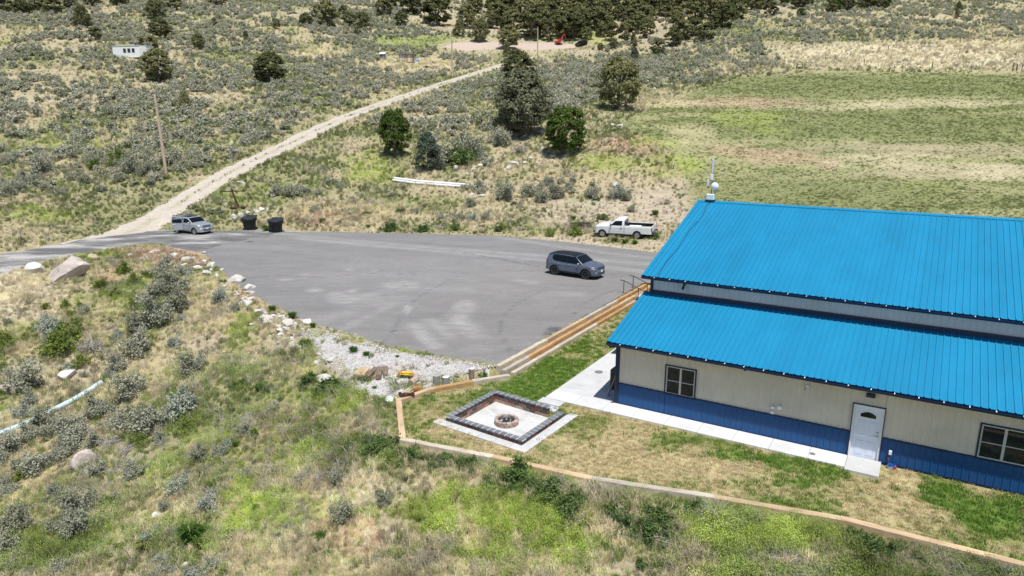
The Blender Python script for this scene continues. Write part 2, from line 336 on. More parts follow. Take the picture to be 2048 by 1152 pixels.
PATCH = [(1850, 108, 280, 28, 'pale', .95), (1700, 120, 170, 14, 'pale', .8), (2000, 78, 140, 24, 'dry', .75), (1480, 205, 130, 11, 'pink', .85), (1340, 206, 60, 8, 'dry', .7),
 (1250, 292, 75, 18, 'pink', .75), (1560, 316, 80, 13, 'pink', .85), (1660, 327, 26, 10, 'pink', .9), (1470, 302, 60, 12, 'pink', .7), (1900, 300, 180, 14, 'bare', .7), (1740, 293, 150, 8, 'bare', .6),
 (1900, 346, 180, 10, 'bare', .85), (1740, 324, 90, 9, 'pale', .7), (2000, 346, 70, 15, 'pale', .85), (1850, 206, 160, 8, 'pale', .65), (1690, 214, 130, 6, 'pale', .6), (1850, 375, 60, 12, 'lime', .35),
 (1580, 248, 160, 30, 'olive', .5), (1640, 172, 250, 22, 'olive', .9), (1950, 172, 200, 20, 'olive', .9), (1750, 250, 330, 26, 'olive', .8), (1650, 395, 300, 36, 'olive', .7), (1780, 312, 110, 7, 'pale', .6), (1880, 333, 120, 7, 'pale', .7), (1600, 300, 90, 6, 'bare', .5), (1900, 250, 160, 24, 'olive', .6), (1150, 425, 95, 28, 'bare', .6), (1270, 425, 90, 42, 'bare', .75), (1345, 405, 50, 40, 'bare', .55), (1250, 492, 90, 10, 'bare', .9),
 (1100, 480, 120, 7, 'bare', .8), (690, 425, 110, 24, 'dry', .85), (630, 440, 60, 14, 'pink', .4), (850, 412, 90, 18, 'green', .4), (735, 330, 40, 22, 'lime', .7), (755, 350, 60, 18, 'lime', .55),
 (1210, 328, 60, 17, 'lime', .75), (1340, 330, 60, 22, 'lime', .6), (1300, 285, 60, 10, 'lime', .5), (1490, 236, 70, 14, 'lime', .4), (1540, 262, 40, 10, 'lime', .3), (1385, 270, 50, 20, 'dry', .5), (1130, 355, 80, 15, 'dry', .6), (1000, 330, 60, 20, 'dry', .5),
 (820, 84, 100, 15, 'green', .85), (760, 92, 60, 10, 'lime', .4), (1010, 99, 40, 5, 'green', .7), (1170, 66, 70, 10, 'green', .6), (1210, 80, 50, 10, 'lime', .5), (880, 62, 60, 8, 'bare', .6), (1000, 52, 90, 16, 'bare', .85), (1100, 15, 80, 30, 'bare', .7),
 (1300, 60, 80, 40, 'bare', .8), (1390, 20, 60, 20, 'bare', .8), (1540, 12, 80, 15, 'bare', .7), (880, 25, 60, 20, 'bare', .5), (1640, 65, 300, 20, 'olive', .5), (1800, 40, 260, 25, 'dry', .35),
 (150, 432, 170, 20, 'olive', .6), (70, 432, 80, 14, 'lime', .45), (60, 292, 90, 22, 'green', .55), (150, 292, 60, 20, 'lime', .4), (520, 320, 140, 12, 'olive', .6), (640, 262, 120, 10, 'olive', .6), (560, 300, 90, 10, 'dry', .4), (500, 390, 100, 14, 'green', .55), (560, 378, 60, 10, 'lime', .3),
 (330, 95, 70, 14, 'bare', .5), (130, 90, 70, 16, 'bare', .6), (200, 75, 90, 10, 'bare', .5), (620, 108, 60, 8, 'dry', .8), (830, 130, 90, 14, 'dry', .8), (600, 25, 40, 8, 'bare', .5), (300, 190, 150, 30, 'bare', .45), (80, 180, 90, 40, 'bare', .4), (1000, 92, 115, 11, 'bare', 1), (1180, 105, 60, 6, 'bare', .5), (1290, 145, 60, 12, 'bare', .4),
 (560, 880, 80, 60, 'lime', .35), (600, 1000, 90, 50, 'lime', .35), (760, 1000, 80, 60, 'green', .4), (420, 760, 80, 50, 'lime', .3), (560, 800, 60, 40, 'lime', .35), (1200, 1100, 200, 40, 'green', .35), (420, 960, 90, 50, 'green', .4), (45, 600, 90, 42, 'pale', .97), (20, 560, 60, 16, 'pale', .8), (230, 560, 24, 20, 'pink', .8), (310, 508, 70, 13, 'pink', .85), (390, 520, 30, 18, 'pink', .8), (500, 590, 22, 22, 'pink', .9), (470, 562, 20, 14, 'pink', .6), (410, 600, 60, 50, 'dry', .75), (300, 545, 90, 20, 'dry', .5),
 (480, 700, 30, 60, 'green', .7), (470, 655, 26, 28, 'lime', .7), (410, 690, 50, 30, 'bare', .55), (600, 735, 60, 30, 'dry', .65), (630, 700, 36, 40, 'lime', .55), (670, 800, 50, 36, 'lime', .7), (640, 770, 50, 24, 'green', .7), (500, 1010, 55, 55, 'lime', .75), (540, 970, 50, 30, 'lime', .5), (450, 1060, 60, 30, 'lime', .4),
 (600, 945, 80, 46, 'dry', .7), (650, 905, 90, 40, 'lime', .3), (850, 1030, 70, 45, 'lime', .97), (930, 990, 60, 40, 'lime', .7), (1040, 1020, 80, 50, 'lime', .97), (1110, 1080, 60, 36, 'lime', .85), (960, 1100, 60, 30, 'lime', .5), (720, 985, 70, 40, 'pale', .7), (790, 1075, 60, 40, 'bare', .5), (700, 1080, 60, 30, 'pink', .4),
 (1500, 1062, 110, 36, 'lime', .75), (1620, 1080, 70, 40, 'lime', .45), (1530, 1030, 60, 22, 'green', .5), (1290, 1070, 50, 40, 'green', .6), (1240, 1060, 40, 24, 'pale', .7), (1260, 1130, 50, 20, 'bare', .5), (1380, 1110, 60, 20, 'dry', .5), (1600, 1130, 80, 20, 'dry', .6), (1800, 1120, 80, 30, 'dry', .4),
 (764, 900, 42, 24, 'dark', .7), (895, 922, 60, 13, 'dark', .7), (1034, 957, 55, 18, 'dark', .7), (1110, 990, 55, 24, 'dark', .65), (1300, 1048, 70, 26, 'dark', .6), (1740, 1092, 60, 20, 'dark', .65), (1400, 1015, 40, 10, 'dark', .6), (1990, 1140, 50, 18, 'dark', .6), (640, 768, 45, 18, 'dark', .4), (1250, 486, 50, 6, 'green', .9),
 (320, 1000, 150, 50, 'dry', .5), (360, 1080, 110, 40, 'green', .55), (230, 1120, 100, 24, 'green', .4), (560, 1110, 80, 40, 'dry', .6), (430, 830, 110, 50, 'green', .55), (520, 770, 70, 40, 'green', .6), (330, 820, 60, 30, 'green', .5), (150, 640, 110, 40, 'dry', .6), (60, 690, 60, 24, 'dry', .6), (120, 745, 80, 24, 'bare', .5),
 (540, 850, 60, 40, 'dry', .45), (700, 850, 60, 30, 'dry', .7), (640, 860, 40, 20, 'green', .5), (740, 835, 30, 40, 'dry', .6), (430, 900, 60, 40, 'lime', .4), (220, 900, 120, 60, 'bare', .35), (100, 1000, 100, 50, 'dry', .45), (760, 930, 40, 30, 'green', .5), (860, 740, 130, 18, 'bare', .8)]
def inpoly(poly, x, y): return sdf(poly, x, y) < 0
def zones(x, y, z):
    """weights of the eight ground covers at places on the land"""
    x = np.asarray(x, float); y = np.asarray(y, float)
    px, py = project(x, y, z); wx = (fbm(x / 3.1, y / 3.1, 31, 3) - .5); wy = (fbm(x / 3.1, y / 3.1, 47, 3) - .5)
    k = np.clip(y, 15, 250); px = px + wx * 1500 / k * 1.6 ; py = py + wy * 700 / k * 1.6
    W = np.zeros((len(x), len(CLS)))
    n1 = fbm(x / 9, y / 9, 3, 4); n2 = fbm(x / 4, y / 4, 8, 4); n3 = fbm(x / 20, y / 20, 77, 3)
    near = 1 - sstep(55, 75, y); fld = 1 - sstep(-12, 12, sdf(FIELD, px, py)); hill = np.clip(1 - near - fld, 0, 1); near = near * (1 - fld)
    # wild slope in front
    g = sstep(.45, .60, n1); W[:, 0] += near * (1 - g) * .5; W[:, 5] += near * (1 - g) * .15; W[:, 4] += near * (1 - g) * .15; W[:, 2] += near * (1 - g) * .08; W[:, 6] += near * (1 - g) * .25 * sstep(.4, .6, n2)
    W[:, 1] += near * g * .6; W[:, 4] += near * g * .2; W[:, 2] += near * g * .2
    # hillside
    g = sstep(.45, .6, n3 * .5 + n2 * .5); W[:, 0] += hill * (1 - g) * .5; W[:, 6] += hill * (1 - g) * .3; W[:, 4] += hill * ((1 - g) * .2 + g * .75); W[:, 5] += hill * g * .1; W[:, 1] += hill * g * .15
    # mown field, streaky
    s = fbm(x / 14, y / 2.6, 21, 4); g = sstep(.40, .56, s); W[:, 4] += fld * (1 - g * .5); W[:, 5] += fld * g * .12; W[:, 1] += fld * g * .2; W[:, 0] += fld * g * .18
    for (a, b, rx, ry, c, k) in PATCH:
        k = k * .72 if (c in ('pale', 'bare', 'pink') and a > 1440 and b > 150 and b < 400) else k
        d = ((px - a) / rx) ** 2 + ((py - b) / ry) ** 2
        m = d < 2.2
        if not m.any(): continue
        w = (1 - sstep(.35, 1.9, d[m])) * k
        W[m] *= (1 - w)[:, None]; W[m, CLS.index(c)] += w
    return W / np.maximum(W.sum(1, keepdims=True), 1e-6)
# ------------------------------------------------------------------ the land
def grid_mesh(name, X, Y, Z):
    nr, nc = X.shape; me = bpy.data.meshes.new(name); v = np.stack([X, Y, Z], -1).reshape(-1, 3).astype(np.float32)
    i = np.arange(nr - 1)[:, None] * nc + np.arange(nc - 1)[None]; q = np.stack([i, i + 1, i + nc + 1, i + nc], -1).reshape(-1, 4).astype(np.int32)
    me.vertices.add(len(v)); me.vertices.foreach_set('co', v.ravel()); me.loops.add(q.size); me.loops.foreach_set('vertex_index', q.ravel())
    me.polygons.add(len(q)); me.polygons.foreach_set('loop_start', np.arange(0, q.size, 4, dtype=np.int32))
    me.polygons.foreach_set('use_smooth', np.ones(len(q), bool)); me.update(calc_edges=True); me.validate(); return me
def vcol(me, name, c):
    a = me.color_attributes.new(name, 'FLOAT_COLOR', 'POINT'); c = np.asarray(c, np.float32)
    if c.ndim == 1: c = np.repeat(c[:, None], 3, 1)
    a.data.foreach_set('color', np.c_[c, np.ones(len(c), np.float32)].ravel())
def soil_mat():
    m = bpy.data.materials.new('soil'); m.use_nodes = True; n = NT(m); b = n.bsdf; b.inputs['Roughness'].default_value = .95; b.inputs['Specular IOR Level'].default_value = .1
    c = n.attr('soil').outputs['Color']; v = n.coord('Object')
    f = n.noise(1.3, v, 8, .68); f2 = n.noise(9, v, 6, .7)
    c = n.mix(1., c, n.ramp(f, [(.3, (.68, .68, .66)), (.7, (1.25, 1.24, 1.2))]), 'MULTIPLY')
    c = n.mix(1., c, n.ramp(f2, [(.3, (.65, .66, .62)), (.7, (1.3, 1.28, 1.25))]), 'MULTIPLY')
    n.link(c, b.inputs['Base Color']); n.bump(n.noise(7, v, 6, .7), .6, .15); return m
az = np.r_[np.linspace(-180, -62, 24), np.linspace(-60, -44, 30), np.linspace(-43.9, 43.9, 480), np.linspace(44, 60, 30), np.linspace(62, 180, 24)]
rr = np.r_[[.5, 3, 6, 9], 12 * (900 / 12) ** (np.linspace(0, 1, 430))]
A_, R_ = np.meshgrid(np.radians(az), rr); X_ = R_ * np.sin(A_); Y_ = R_ * np.cos(A_)
sh = X_.shape; Z_ = land(X_.ravel(), Y_.ravel()); xf, yf = X_.ravel(), Y_.ravel()
_w = zones(xf, yf, Z_); soilc = _w @ SOIL
_far = sstep(60, 150, yf)[:, None]; _fl = (1 - sstep(-6, 6, sdf(FIELD, *project(xf, yf, Z_))))[:, None]; _far = np.maximum(_far * .6, _fl * .85); soilc = soilc * (1 - _far) + (_w @ (GR1 * .5 + GR2 * .5)) * .74 * _far
_low = np.minimum(np.minimum(sdf(PAD, xf, yf), sdf(LAWN, xf, yf)), sdf(DRIVE, xf, yf)); _rd, _ = sdl(_rl, xf, yf)
Zt = Z_ - .22 * (1 - sstep(-.9, -.3, _low)) - .10 * (1 - sstep(1.2, 2.0, _rd))
me = grid_mesh('hillside', X_, Y_, Zt.reshape(sh)); vcol(me, 'soil', soilc); me.materials.append(soil_mat())
HILL = structure(mk('hillside', me))
# ------------------------------------------------------------------ dirt road
def ribbon(name, line, half, lift, mat, nx=14, wob=.25, heights=None):
    ln = np.array(line); t = np.gradient(ln[:, :2], axis=0); t /= np.linalg.norm(t, axis=1)[:, None]; nn = np.c_[-t[:, 1], t[:, 0]]
    u = np.linspace(-1, 1, nx); hw = half + (vnoise(np.arange(len(ln)) * .7, np.zeros(len(ln)), 5) - .5) * wob * 2
    X = ln[:, :1] + nn[:, :1] * u[None] * hw[:, None]; Y = ln[:, 1:2] + nn[:, 1:] * u[None] * hw[:, None]
    Z = land(X.ravel(), Y.ravel()).reshape(X.shape) + lift
    if heights is not None: Z = Z + heights(u)[None]
    me = grid_mesh(name, X, Y, Z); me.materials.append(mat); return mk(name, me), X, Y, u
def dirt_mat():
    m = bpy.data.materials.new('dirt_road'); m.use_nodes = True; n = NT(m); b = n.bsdf; b.inputs['Roughness'].default_value = .95; b.inputs['Specular IOR Level'].default_value = .1
    v = n.coord('Object'); c = n.attr('tint').outputs['Color']; f = n.noise(2.2, v, 8, .7); f2 = n.noise(18, v, 5, .7)
    c = n.mix(1., c, n.ramp(f, [(.3, (.82, .81, .8)), (.7, (1.12, 1.12, 1.12))]), 'MULTIPLY'); c = n.mix(1., c, n.ramp(f2, [(.3, (.8, .8, .8)), (.7, (1.15, 1.15, 1.15))]), 'MULTIPLY')
    n.link(c, b.inputs['Base Color']); n.bump(f2, .5, .05); return m
DM = dirt_mat()
_line = [p for p in smooth_line(ROAD[3:], 26)]
ro, rX, rY, ru = ribbon('dirt_road', _line, 2.25, .015, DM, 25, .35, lambda u: -.05 * np.exp(-((np.abs(u) - .5) / .17) ** 2) - .22 * sstep(.86, 1., np.abs(u)))
_rn = fbm(rX.ravel() / 1.5, rY.ravel() / 1.5, 4, 4); _mid = np.tile(np.exp(-(ru / .22) ** 2), rX.shape[0]) * sstep(.35, .6, _rn) * .75
_edge = np.tile(sstep(.75, 1., np.abs(ru)), rX.shape[0]) * .5
_k = np.clip(_mid + _edge, 0, 1)[:, None]
vcol(ro.data, 'tint', np.array((.475, .425, .36)) * (1 - _k) + np.array((.36, .33, .22)) * _k); structure(ro)
# far clearing and two-track
def patch_sheet(name, polypx, lift, colr, mat, step=1.2, wob=1.0):
    poly = [tuple(hit(*p)[:2]) for p in polypx]; P = np.array(poly); x0, y0 = P.min(0) - 1; x1, y1 = P.max(0) + 1
    xs = np.arange(x0, x1, step); ys = np.arange(y0, y1, step); X, Y = np.meshgrid(xs, ys); xf, yf = X.ravel(), Y.ravel()
    d = sdf(poly, xf, yf) + (fbm(xf / 2.5, yf / 2.5, 14, 3) - .5) * wob * 2
    Z = land(xf, yf) + lift - sstep(-.6, .5, d) * (lift + .5)
    me = grid_mesh(name, X, Y, Z.reshape(X.shape)); me.materials.append(mat); vcol(me, 'tint', np.tile(np.array(colr), (len(xf), 1))); return mk(name, me), poly
cl, CLEAR = patch_sheet('dirt_clearing', [(884, 95), (900, 86), (960, 84), (1030, 87), (1080, 84), (1130, 86), (1170, 92), (1130, 98), (1060, 101), (980, 99), (920, 101)], .1, (.46, .375, .31), DM, 1.0)
structure(cl)
# driveway gravel
def drive_mat():
    m = bpy.data.materials.new('driveway'); m.use_nodes = True; n = NT(m); b = n.bsdf; b.inputs['Roughness'].default_value = .93; b.inputs['Specular IOR Level'].default_value = .15
    v = n.coord('Object'); w = n.coord('Object', (.35, 1.0, 1)); f = n.noise(.42, w, 6, .62); f2 = n.noise(14, v, 5, .75)
    c = n.ramp(f, [(.40, (.125, .122, .122)), (.49, (.22, .214, .206)), (.57, (.40, .38, .355))]); c = n.mix(1., c, n.ramp(f2, [(.3, (.7, .7, .7)), (.7, (1.3, 1.3, 1.3))]), 'MULTIPLY')
    n.link(c, b.inputs['Base Color']); n.bump(f2, .6, .04); return m
def flat_sheet(name, poly, lift, mat, step, wob, drop=.3, zfn=None):
    P = np.array(poly); x0, y0 = P.min(0) - 1; x1, y1 = P.max(0) + 1; X, Y = np.meshgrid(np.arange(x0, x1, step), np.arange(y0, y1, step)); xf, yf = X.ravel(), Y.ravel()
    d = sdf(poly, xf, yf) + (fbm(xf / .9, yf / .9, 14, 3) - .5) * wob * 2
    zz = land(xf, yf) if zfn is None else zfn(xf, yf)
    Z = zz + lift - sstep(-.12, .3, d) * drop; me = grid_mesh(name, X, Y, Z.reshape(X.shape)); me.materials.append(mat)
    bm = bmesh.new(); bm.from_mesh(me); bm.verts.ensure_lookup_table(); kill = [bm.verts[i] for i in np.nonzero(d > 1.4)[0]]
    bmesh.ops.delete(bm, geom=kill, context='VERTS'); bm.to_mesh(me); bm.free(); return mk(name, me)
structure(flat_sheet('driveway', DRIVE, .035, drive_mat(), .4, .7))
# asphalt pad: a slab with a dusty, worn top
def asphalt_mat():
    m = bpy.data.materials.new('asphalt'); m.use_nodes = True; n = NT(m); b = n.bsdf; b.inputs['Roughness'].default_value = .9; b.inputs['Specular IOR Level'].default_value = .2
    v = n.coord('Object'); w = n.coord('Object', (.5, 1.4, 1)); d = n.attr('dust').outputs['Fac']
    f = n.noise(.35, w, 7, .62, .6); f2 = n.noise(1.6, w, 7, .7, .4); f3 = n.noise(45, v, 4, .8)
    c = n.ramp(f, [(.3, (.168, .162, .157)), (.7, (.216, .208, .201))])
    s = n.math('MULTIPLY', n.ramp(f2, [(.52, (0, 0, 0)), (.72, (1, 1, 1))]), .35)
    c = n.mix(s, c, (.31, .302, .293)); c = n.mix(1., c, n.ramp(n.noise(5, v, 5, .75), [(.3, (.9,) * 3), (.7, (1.1,) * 3)]), 'MULTIPLY'); k = n.math('MULTIPLY', d, n.ramp(n.noise(1.7, w, 8, .75, .8), [(.33, (.0,) * 3), (.66, (1,) * 3)])); c = n.mix(k, c, (.42, .408, .392))
    c = n.mix(n.attr('stain').outputs['Fac'], c, (.075, .075, .08))
    c = n.mix(1., c, n.ramp(f3, [(.25, (.78, .78, .78)), (.75, (1.2, 1.2, 1.2))]), 'MULTIPLY'); n.link(c, b.inputs['Base Color']); n.bump(f3, .35, .01); return m
PADT = smooth_line([(p[0], p[1], 0) for p in PAD] + [(PAD[0][0], PAD[0][1], 0)], 1)
P = np.array(PAD); X, Y = np.meshgrid(np.arange(P[:, 0].min() - .5, P[:, 0].max() + .5, .25), np.arange(P[:, 1].min() - .5, P[:, 1].max() + .5, .3)); xf, yf = X.ravel(), Y.ravel()
d = sdf(PAD, xf, yf); straight = sdf([tuple(L2W(-6.28, -5)[:2]), tuple(L2W(-6.28, 40)[:2]), tuple(L2W(20, 40)[:2]), tuple(L2W(20, -5)[:2])], xf, yf)
d = d + np.where(straight < 1, 0, (fbm(xf / .6, yf / .6, 3, 3) - .5) * .35)
Z = padz(xf, yf) + .045 - sstep(-.06, .2, d) * .35 + (fbm(xf / 3, yf / 3, 6, 2) - .5) * .03
ppx, ppy = project(xf, yf, padz(xf, yf)); dust = np.zeros(len(xf)); stain = np.zeros(len(xf))
def streak(line, w, k, arr, s=0):
    L = [onz(a, b, .6)[:2] for a, b in line]; L = smooth_line([(p[0], p[1], 0) for p in L], 6); dd, _ = sdl([tuple(q[:2]) for q in L], xf, yf)
    np.maximum(arr, k * (1 - sstep(0, w, dd)), out=arr)
for ln, w, k in [([(560, 470), (700, 484), (900, 500), (1100, 515), (1300, 530)], .5, .6), ([(600, 480), (740, 493), (900, 507), (1060, 520), (1290, 545)], .45, .65), ([(1000, 478), (1150, 500), (1300, 518)], .4, .5), ([(430, 495), (560, 500), (800, 530), (1100, 600)], .8, .22),
                 ([(830, 650), (850, 672), (870, 690)], .35, .9), ([(915, 630), (925, 650), (945, 662)], .5, .8), ([(860, 640), (880, 655), (900, 672)], .4, .6), ([(930, 620), (910, 640), (925, 660), (950, 670)], .5, .5), ([(640, 640), (700, 620), (760, 590), (830, 575), (1000, 590)], .6, .35), ([(690, 655), (740, 630), (800, 600)], .3, .45)]: streak(ln, w * 2.4, k * .8, dust)
for a, b, rx, ry, k in [(800, 572, 40, 8, .8), (690, 600, 30, 8, .7), (670, 590, 14, 4, .8), (630, 582, 14, 4, .8), (760, 600, 60, 12, .4), (930, 615, 20, 10, .8), (850, 550, 200, 30, .25), (570, 560, 14, 2.5, .8), (610, 550, 10, 2, .7), (700, 540, 10, 2, .8), (750, 542, 5, 2, .9), (1060, 566, 20, 3, .6), (1040, 562, 14, 2, .7), (815, 620, 6, 8, .9), (740, 592, 14, 5, .7), (705, 583, 10, 3, .7), (960, 700, 30, 6, .4), (1130, 590, 40, 5, .4)]:
    q = ((ppx - a) / rx) ** 2 + ((ppy - b) / ry) ** 2; np.maximum(dust, k * .75 * (1 - sstep(.0, 2.8, q)), out=dust)
for ln, w, k in [([(925, 508), (980, 517), (1040, 528), (1075, 534)], .07, .9), ([(1160, 612), (1200, 592), (1250, 572)], .06, .35), ([(550, 466), (530, 478)], .15, .4), ([(480, 560), (560, 552), (640, 556), (760, 548), (850, 552)], .05, .4), ([(760, 690), (800, 640), (830, 600), (900, 560)], .045, .35), ([(1020, 700), (1000, 650), (1030, 610), (1080, 585)], .045, .4), ([(620, 520), (760, 528), (900, 545), (1000, 548)], .05, .3)]: streak(ln, w * 2.2, k, stain)
for a, b, rx, ry, k in [(1110, 660, 20, 6, .8), (1095, 668, 10, 4, .6), (788, 663, 5, 2, .9), (500, 484, 9, 2, .7), (1147, 627, 5, 1.5, .9)]:
    q = ((ppx - a) / rx) ** 2 + ((ppy - b) / ry) ** 2; np.maximum(stain, k * (1 - sstep(.3, 1.1, q)), out=stain)
le = (np.c_[xf, yf] - C0[:2]) @ EV[:2]; ln_ = (np.c_[xf, yf] - C0[:2]) @ NV[:2]; tz = (ln_ > -1) & (ln_ < 20) & (le > -6.26); cl_ = tz & (le < -5.86); xf = np.where(cl_, xf - (le + 6.26) * EV[0], xf); yf = np.where(cl_, yf - (le + 6.26) * EV[1], yf); Z = np.where(cl_ & (sdf(PAD, xf, yf) < .1), padz(xf, yf) + .045, Z)
me = grid_mesh('parking_pad', xf.reshape(X.shape), yf.reshape(X.shape), Z.reshape(X.shape)); vcol(me, 'dust', dust); vcol(me, 'stain', stain); me.materials.append(asphalt_mat())
bm = bmesh.new(); bm.from_mesh(me); bm.verts.ensure_lookup_table(); bmesh.ops.delete(bm, geom=[bm.verts[i] for i in np.nonzero((d > .5) | (tz & ~cl_))[0]], context='VERTS'); bm.to_mesh(me); bm.free()
structure(mk('parking_pad', me))
# lawn
LAWNP = [(1100, 745, 120, 30, 'G', .95), (1180, 690, 60, 40, 'G', .5), (1030, 780, 80, 16, 'G', .9), (1060, 790, 60, 10, 'G', .6), (840, 825, 50, 30, 'm', .5), (930, 870, 70, 20, 'd', .8), (1000, 905, 70, 16, 'd', .9), (1130, 880, 60, 30, 'd', .75), (1160, 935, 90, 20, 'd', .9), (1190, 850, 50, 20, 'm', .5),
 (1250, 880, 60, 30, 'd', .85), (1310, 880, 30, 20, 'G', .5), (1370, 905, 70, 22, 'd', .6), (1420, 930, 90, 18, 'd', .95), (1520, 915, 90, 13, 'G', .6), (1620, 955, 80, 22, 'G', .6), (1480, 950, 90, 16, 'd', .7), (1300, 925, 90, 20, 'd', .7), (1700, 990, 60, 20, 'm', .4), (1560, 985, 60, 14, 'd', .5), (1800, 970, 50, 40, 'd', .85), (1830, 1020, 60, 20, 'd', .5), (1900, 990, 60, 20, 'G', .8), (1990, 1030, 70, 40, 'G', .85), (1880, 1060, 60, 20, 'm', .6), (860, 850, 10, 8, 'G', .8), (875, 815, 10, 6, 'G', .7), (1235, 630, 30, 20, 'd', .6), (1180, 660, 20, 15, 'd', .3)]
LC = {'G': 0, 'm': 1, 'd': 2}; LCOL1 = np.array([(.15, .27, .05), (.33, .34, .125), (.74, .63, .39)]); LCOL2 = np.array([(.23, .34, .07), (.44, .415, .19), (.62, .51, .30)])
def lawn_w(x, y):
    px, py = project(x, y, np.zeros(len(x))); px = px + (fbm(x / 1.1, y / 1.1, 5, 3) - .5) * 90; py = py + (fbm(x / 1.1, y / 1.1, 6, 3) - .5) * 45
    W = np.zeros((len(x), 3)); n = fbm(x / 1.6, y / 1.6, 12, 4); g = sstep(.42, .6, n); W[:, 0] = g * .3; W[:, 1] = .4; W[:, 2] = (1 - g) * 1.1
    for a, b, rx, ry, c, k in LAWNP:
        w = (1 - sstep(.3, 1.8, ((px - a) / rx) ** 2 + ((py - b) / ry) ** 2)) * k; W *= (1 - w)[:, None]; W[:, LC[c]] += w
    n2 = fbm(x / .35, y / .35, 19, 3); W[:, 2] *= .4 + 1.2 * n2; W[:, 0] *= 1.6 - 1.2 * n2
    return W / W.sum(1, keepdims=True)
P = np.array(LAWN); X, Y = np.meshgrid(np.arange(P[:, 0].min(), P[:, 0].max(), .3), np.arange(P[:, 1].min(), P[:, 1].max(), .3)); xf, yf = X.ravel(), Y.ravel(); d = sdf(LAWN, xf, yf)
me = grid_mesh('lawn', X, Y, (0 * X + .004 + (fbm(X / 2, Y / 2, 2, 2) - .5) * .03 - .02)); vcol(me, 'soil', (lawn_w(xf, yf) @ (LCOL1 * .5 + LCOL2 * .5)) * .62)
me.materials.append(bpy.data.materials['soil']); bm = bmesh.new(); bm.from_mesh(me); bm.verts.ensure_lookup_table(); bmesh.ops.delete(bm, geom=[bm.verts[i] for i in np.nonzero(d > .1)[0]], context='VERTS'); bm.to_mesh(me); bm.free()
structure(mk('lawn', me))
# ------------------------------------------------------------------ metal building
def brushed(name, col, rough=.45):
    m = bpy.data.materials.new(name); m.use_nodes = True; n = NT(m); b = n.bsdf; b.inputs['Roughness'].default_value = rough; b.inputs['Specular IOR Level'].default_value = .35
    v = n.coord('Object', (1, .25, 1)); f = n.noise(.8, v, 6, .65); f2 = n.noise(30, n.coord('Object'), 3, .7)
    c = n.ramp(f, [(.25, tuple(x * .86 for x in col)), (.75, tuple(min(1, x * 1.1) for x in col))]); n.bump(n.noise(.9, n.coord('Object', (1, .3, 1)), 3, .5), .12, .02)
    c = n.mix(1., c, n.ramp(n.rnd(), [(0, (.965,) * 3), (1, (1.035,) * 3)]), 'MULTIPLY')
    n.link(c, b.inputs['Base Color']); return m
ROOF = brushed('roof_blue', (.010, .20, .365), .42); NAVY = brushed('navy_trim', (.008, .022, .065), .4); WAIN = brushed('wainscot_blue', (.012, .075, .215), .4)
CREAM = brushed('cream_siding', (.64, .58, .48), .55); CREAM_SHADE = brushed('grey_siding', (.60, .62, .64), .55); WHITE = M('white_paint', (.78, .78, .77), .45, var=.04); DOORM = M('door_paint', (.72, .76, .84), .4, var=.03)  # upper wall's grey siding: the cream with eave shade put into its colour
GLASS = glass_mat('dark_glass'); VINYL = M('window_vinyl', (.5, .5, .48), .4, var=.03); BLACK = M('black_plastic', (.02, .021, .023), .45, var=.2); STEEL = M('galvanised', (.5, .52, .54), .35, .8, .08)
LB = 27.4; SP = .9144; RIB = .2286
B = thing('metal_building', 'long metal building with bright blue ribbed roofs and cream and blue siding', 'building', C0, BROT)
def profile(a, b, ph=.0, h=.019, bw=.03, tw=.014):
    pts = [(a, 0)]; k = math.ceil((a - .0001) / RIB) - 1
    while k * RIB <= b + 1e-4:
        c = (k + .5) * RIB
        for dx, y in ((-bw, 0), (-tw, h), (tw, h), (bw, 0)):
            if a < c + dx < b: pts.append((c + dx, y))
        k += 1
    for j in range(int(math.floor(a / RIB)), int(math.ceil(b / RIB))):       # low stiffening ribs
        for q in (-.14, .14):
            c = (j + q) * RIB
            for dx, y in ((-.014, 0), (0, .004), (.014, 0)):
                if a < c + dx < b: pts.append((c + dx, y))
    pts.append((b, 0)); pts.sort(); return pts
def sheet(mb, a, b, P0, U, V0, V1, N_, **kw):
    """ribbed sheet between a and b along U, from V0 to V1"""
    pr = profile(a, b, **kw); P0, U, V0, V1, N_ = map(Vector, (P0, U, V0, V1, N_)); n = len(pr)
    vs = [P0 + U * x + N_ * y + V0 for x, y in pr] + [P0 + U * x + N_ * y + V1 for x, y in pr]
    mb.add(vs, [(i, i + 1, n + i + 1, n + i) for i in range(n - 1)])
OV = .30; PIT = .298
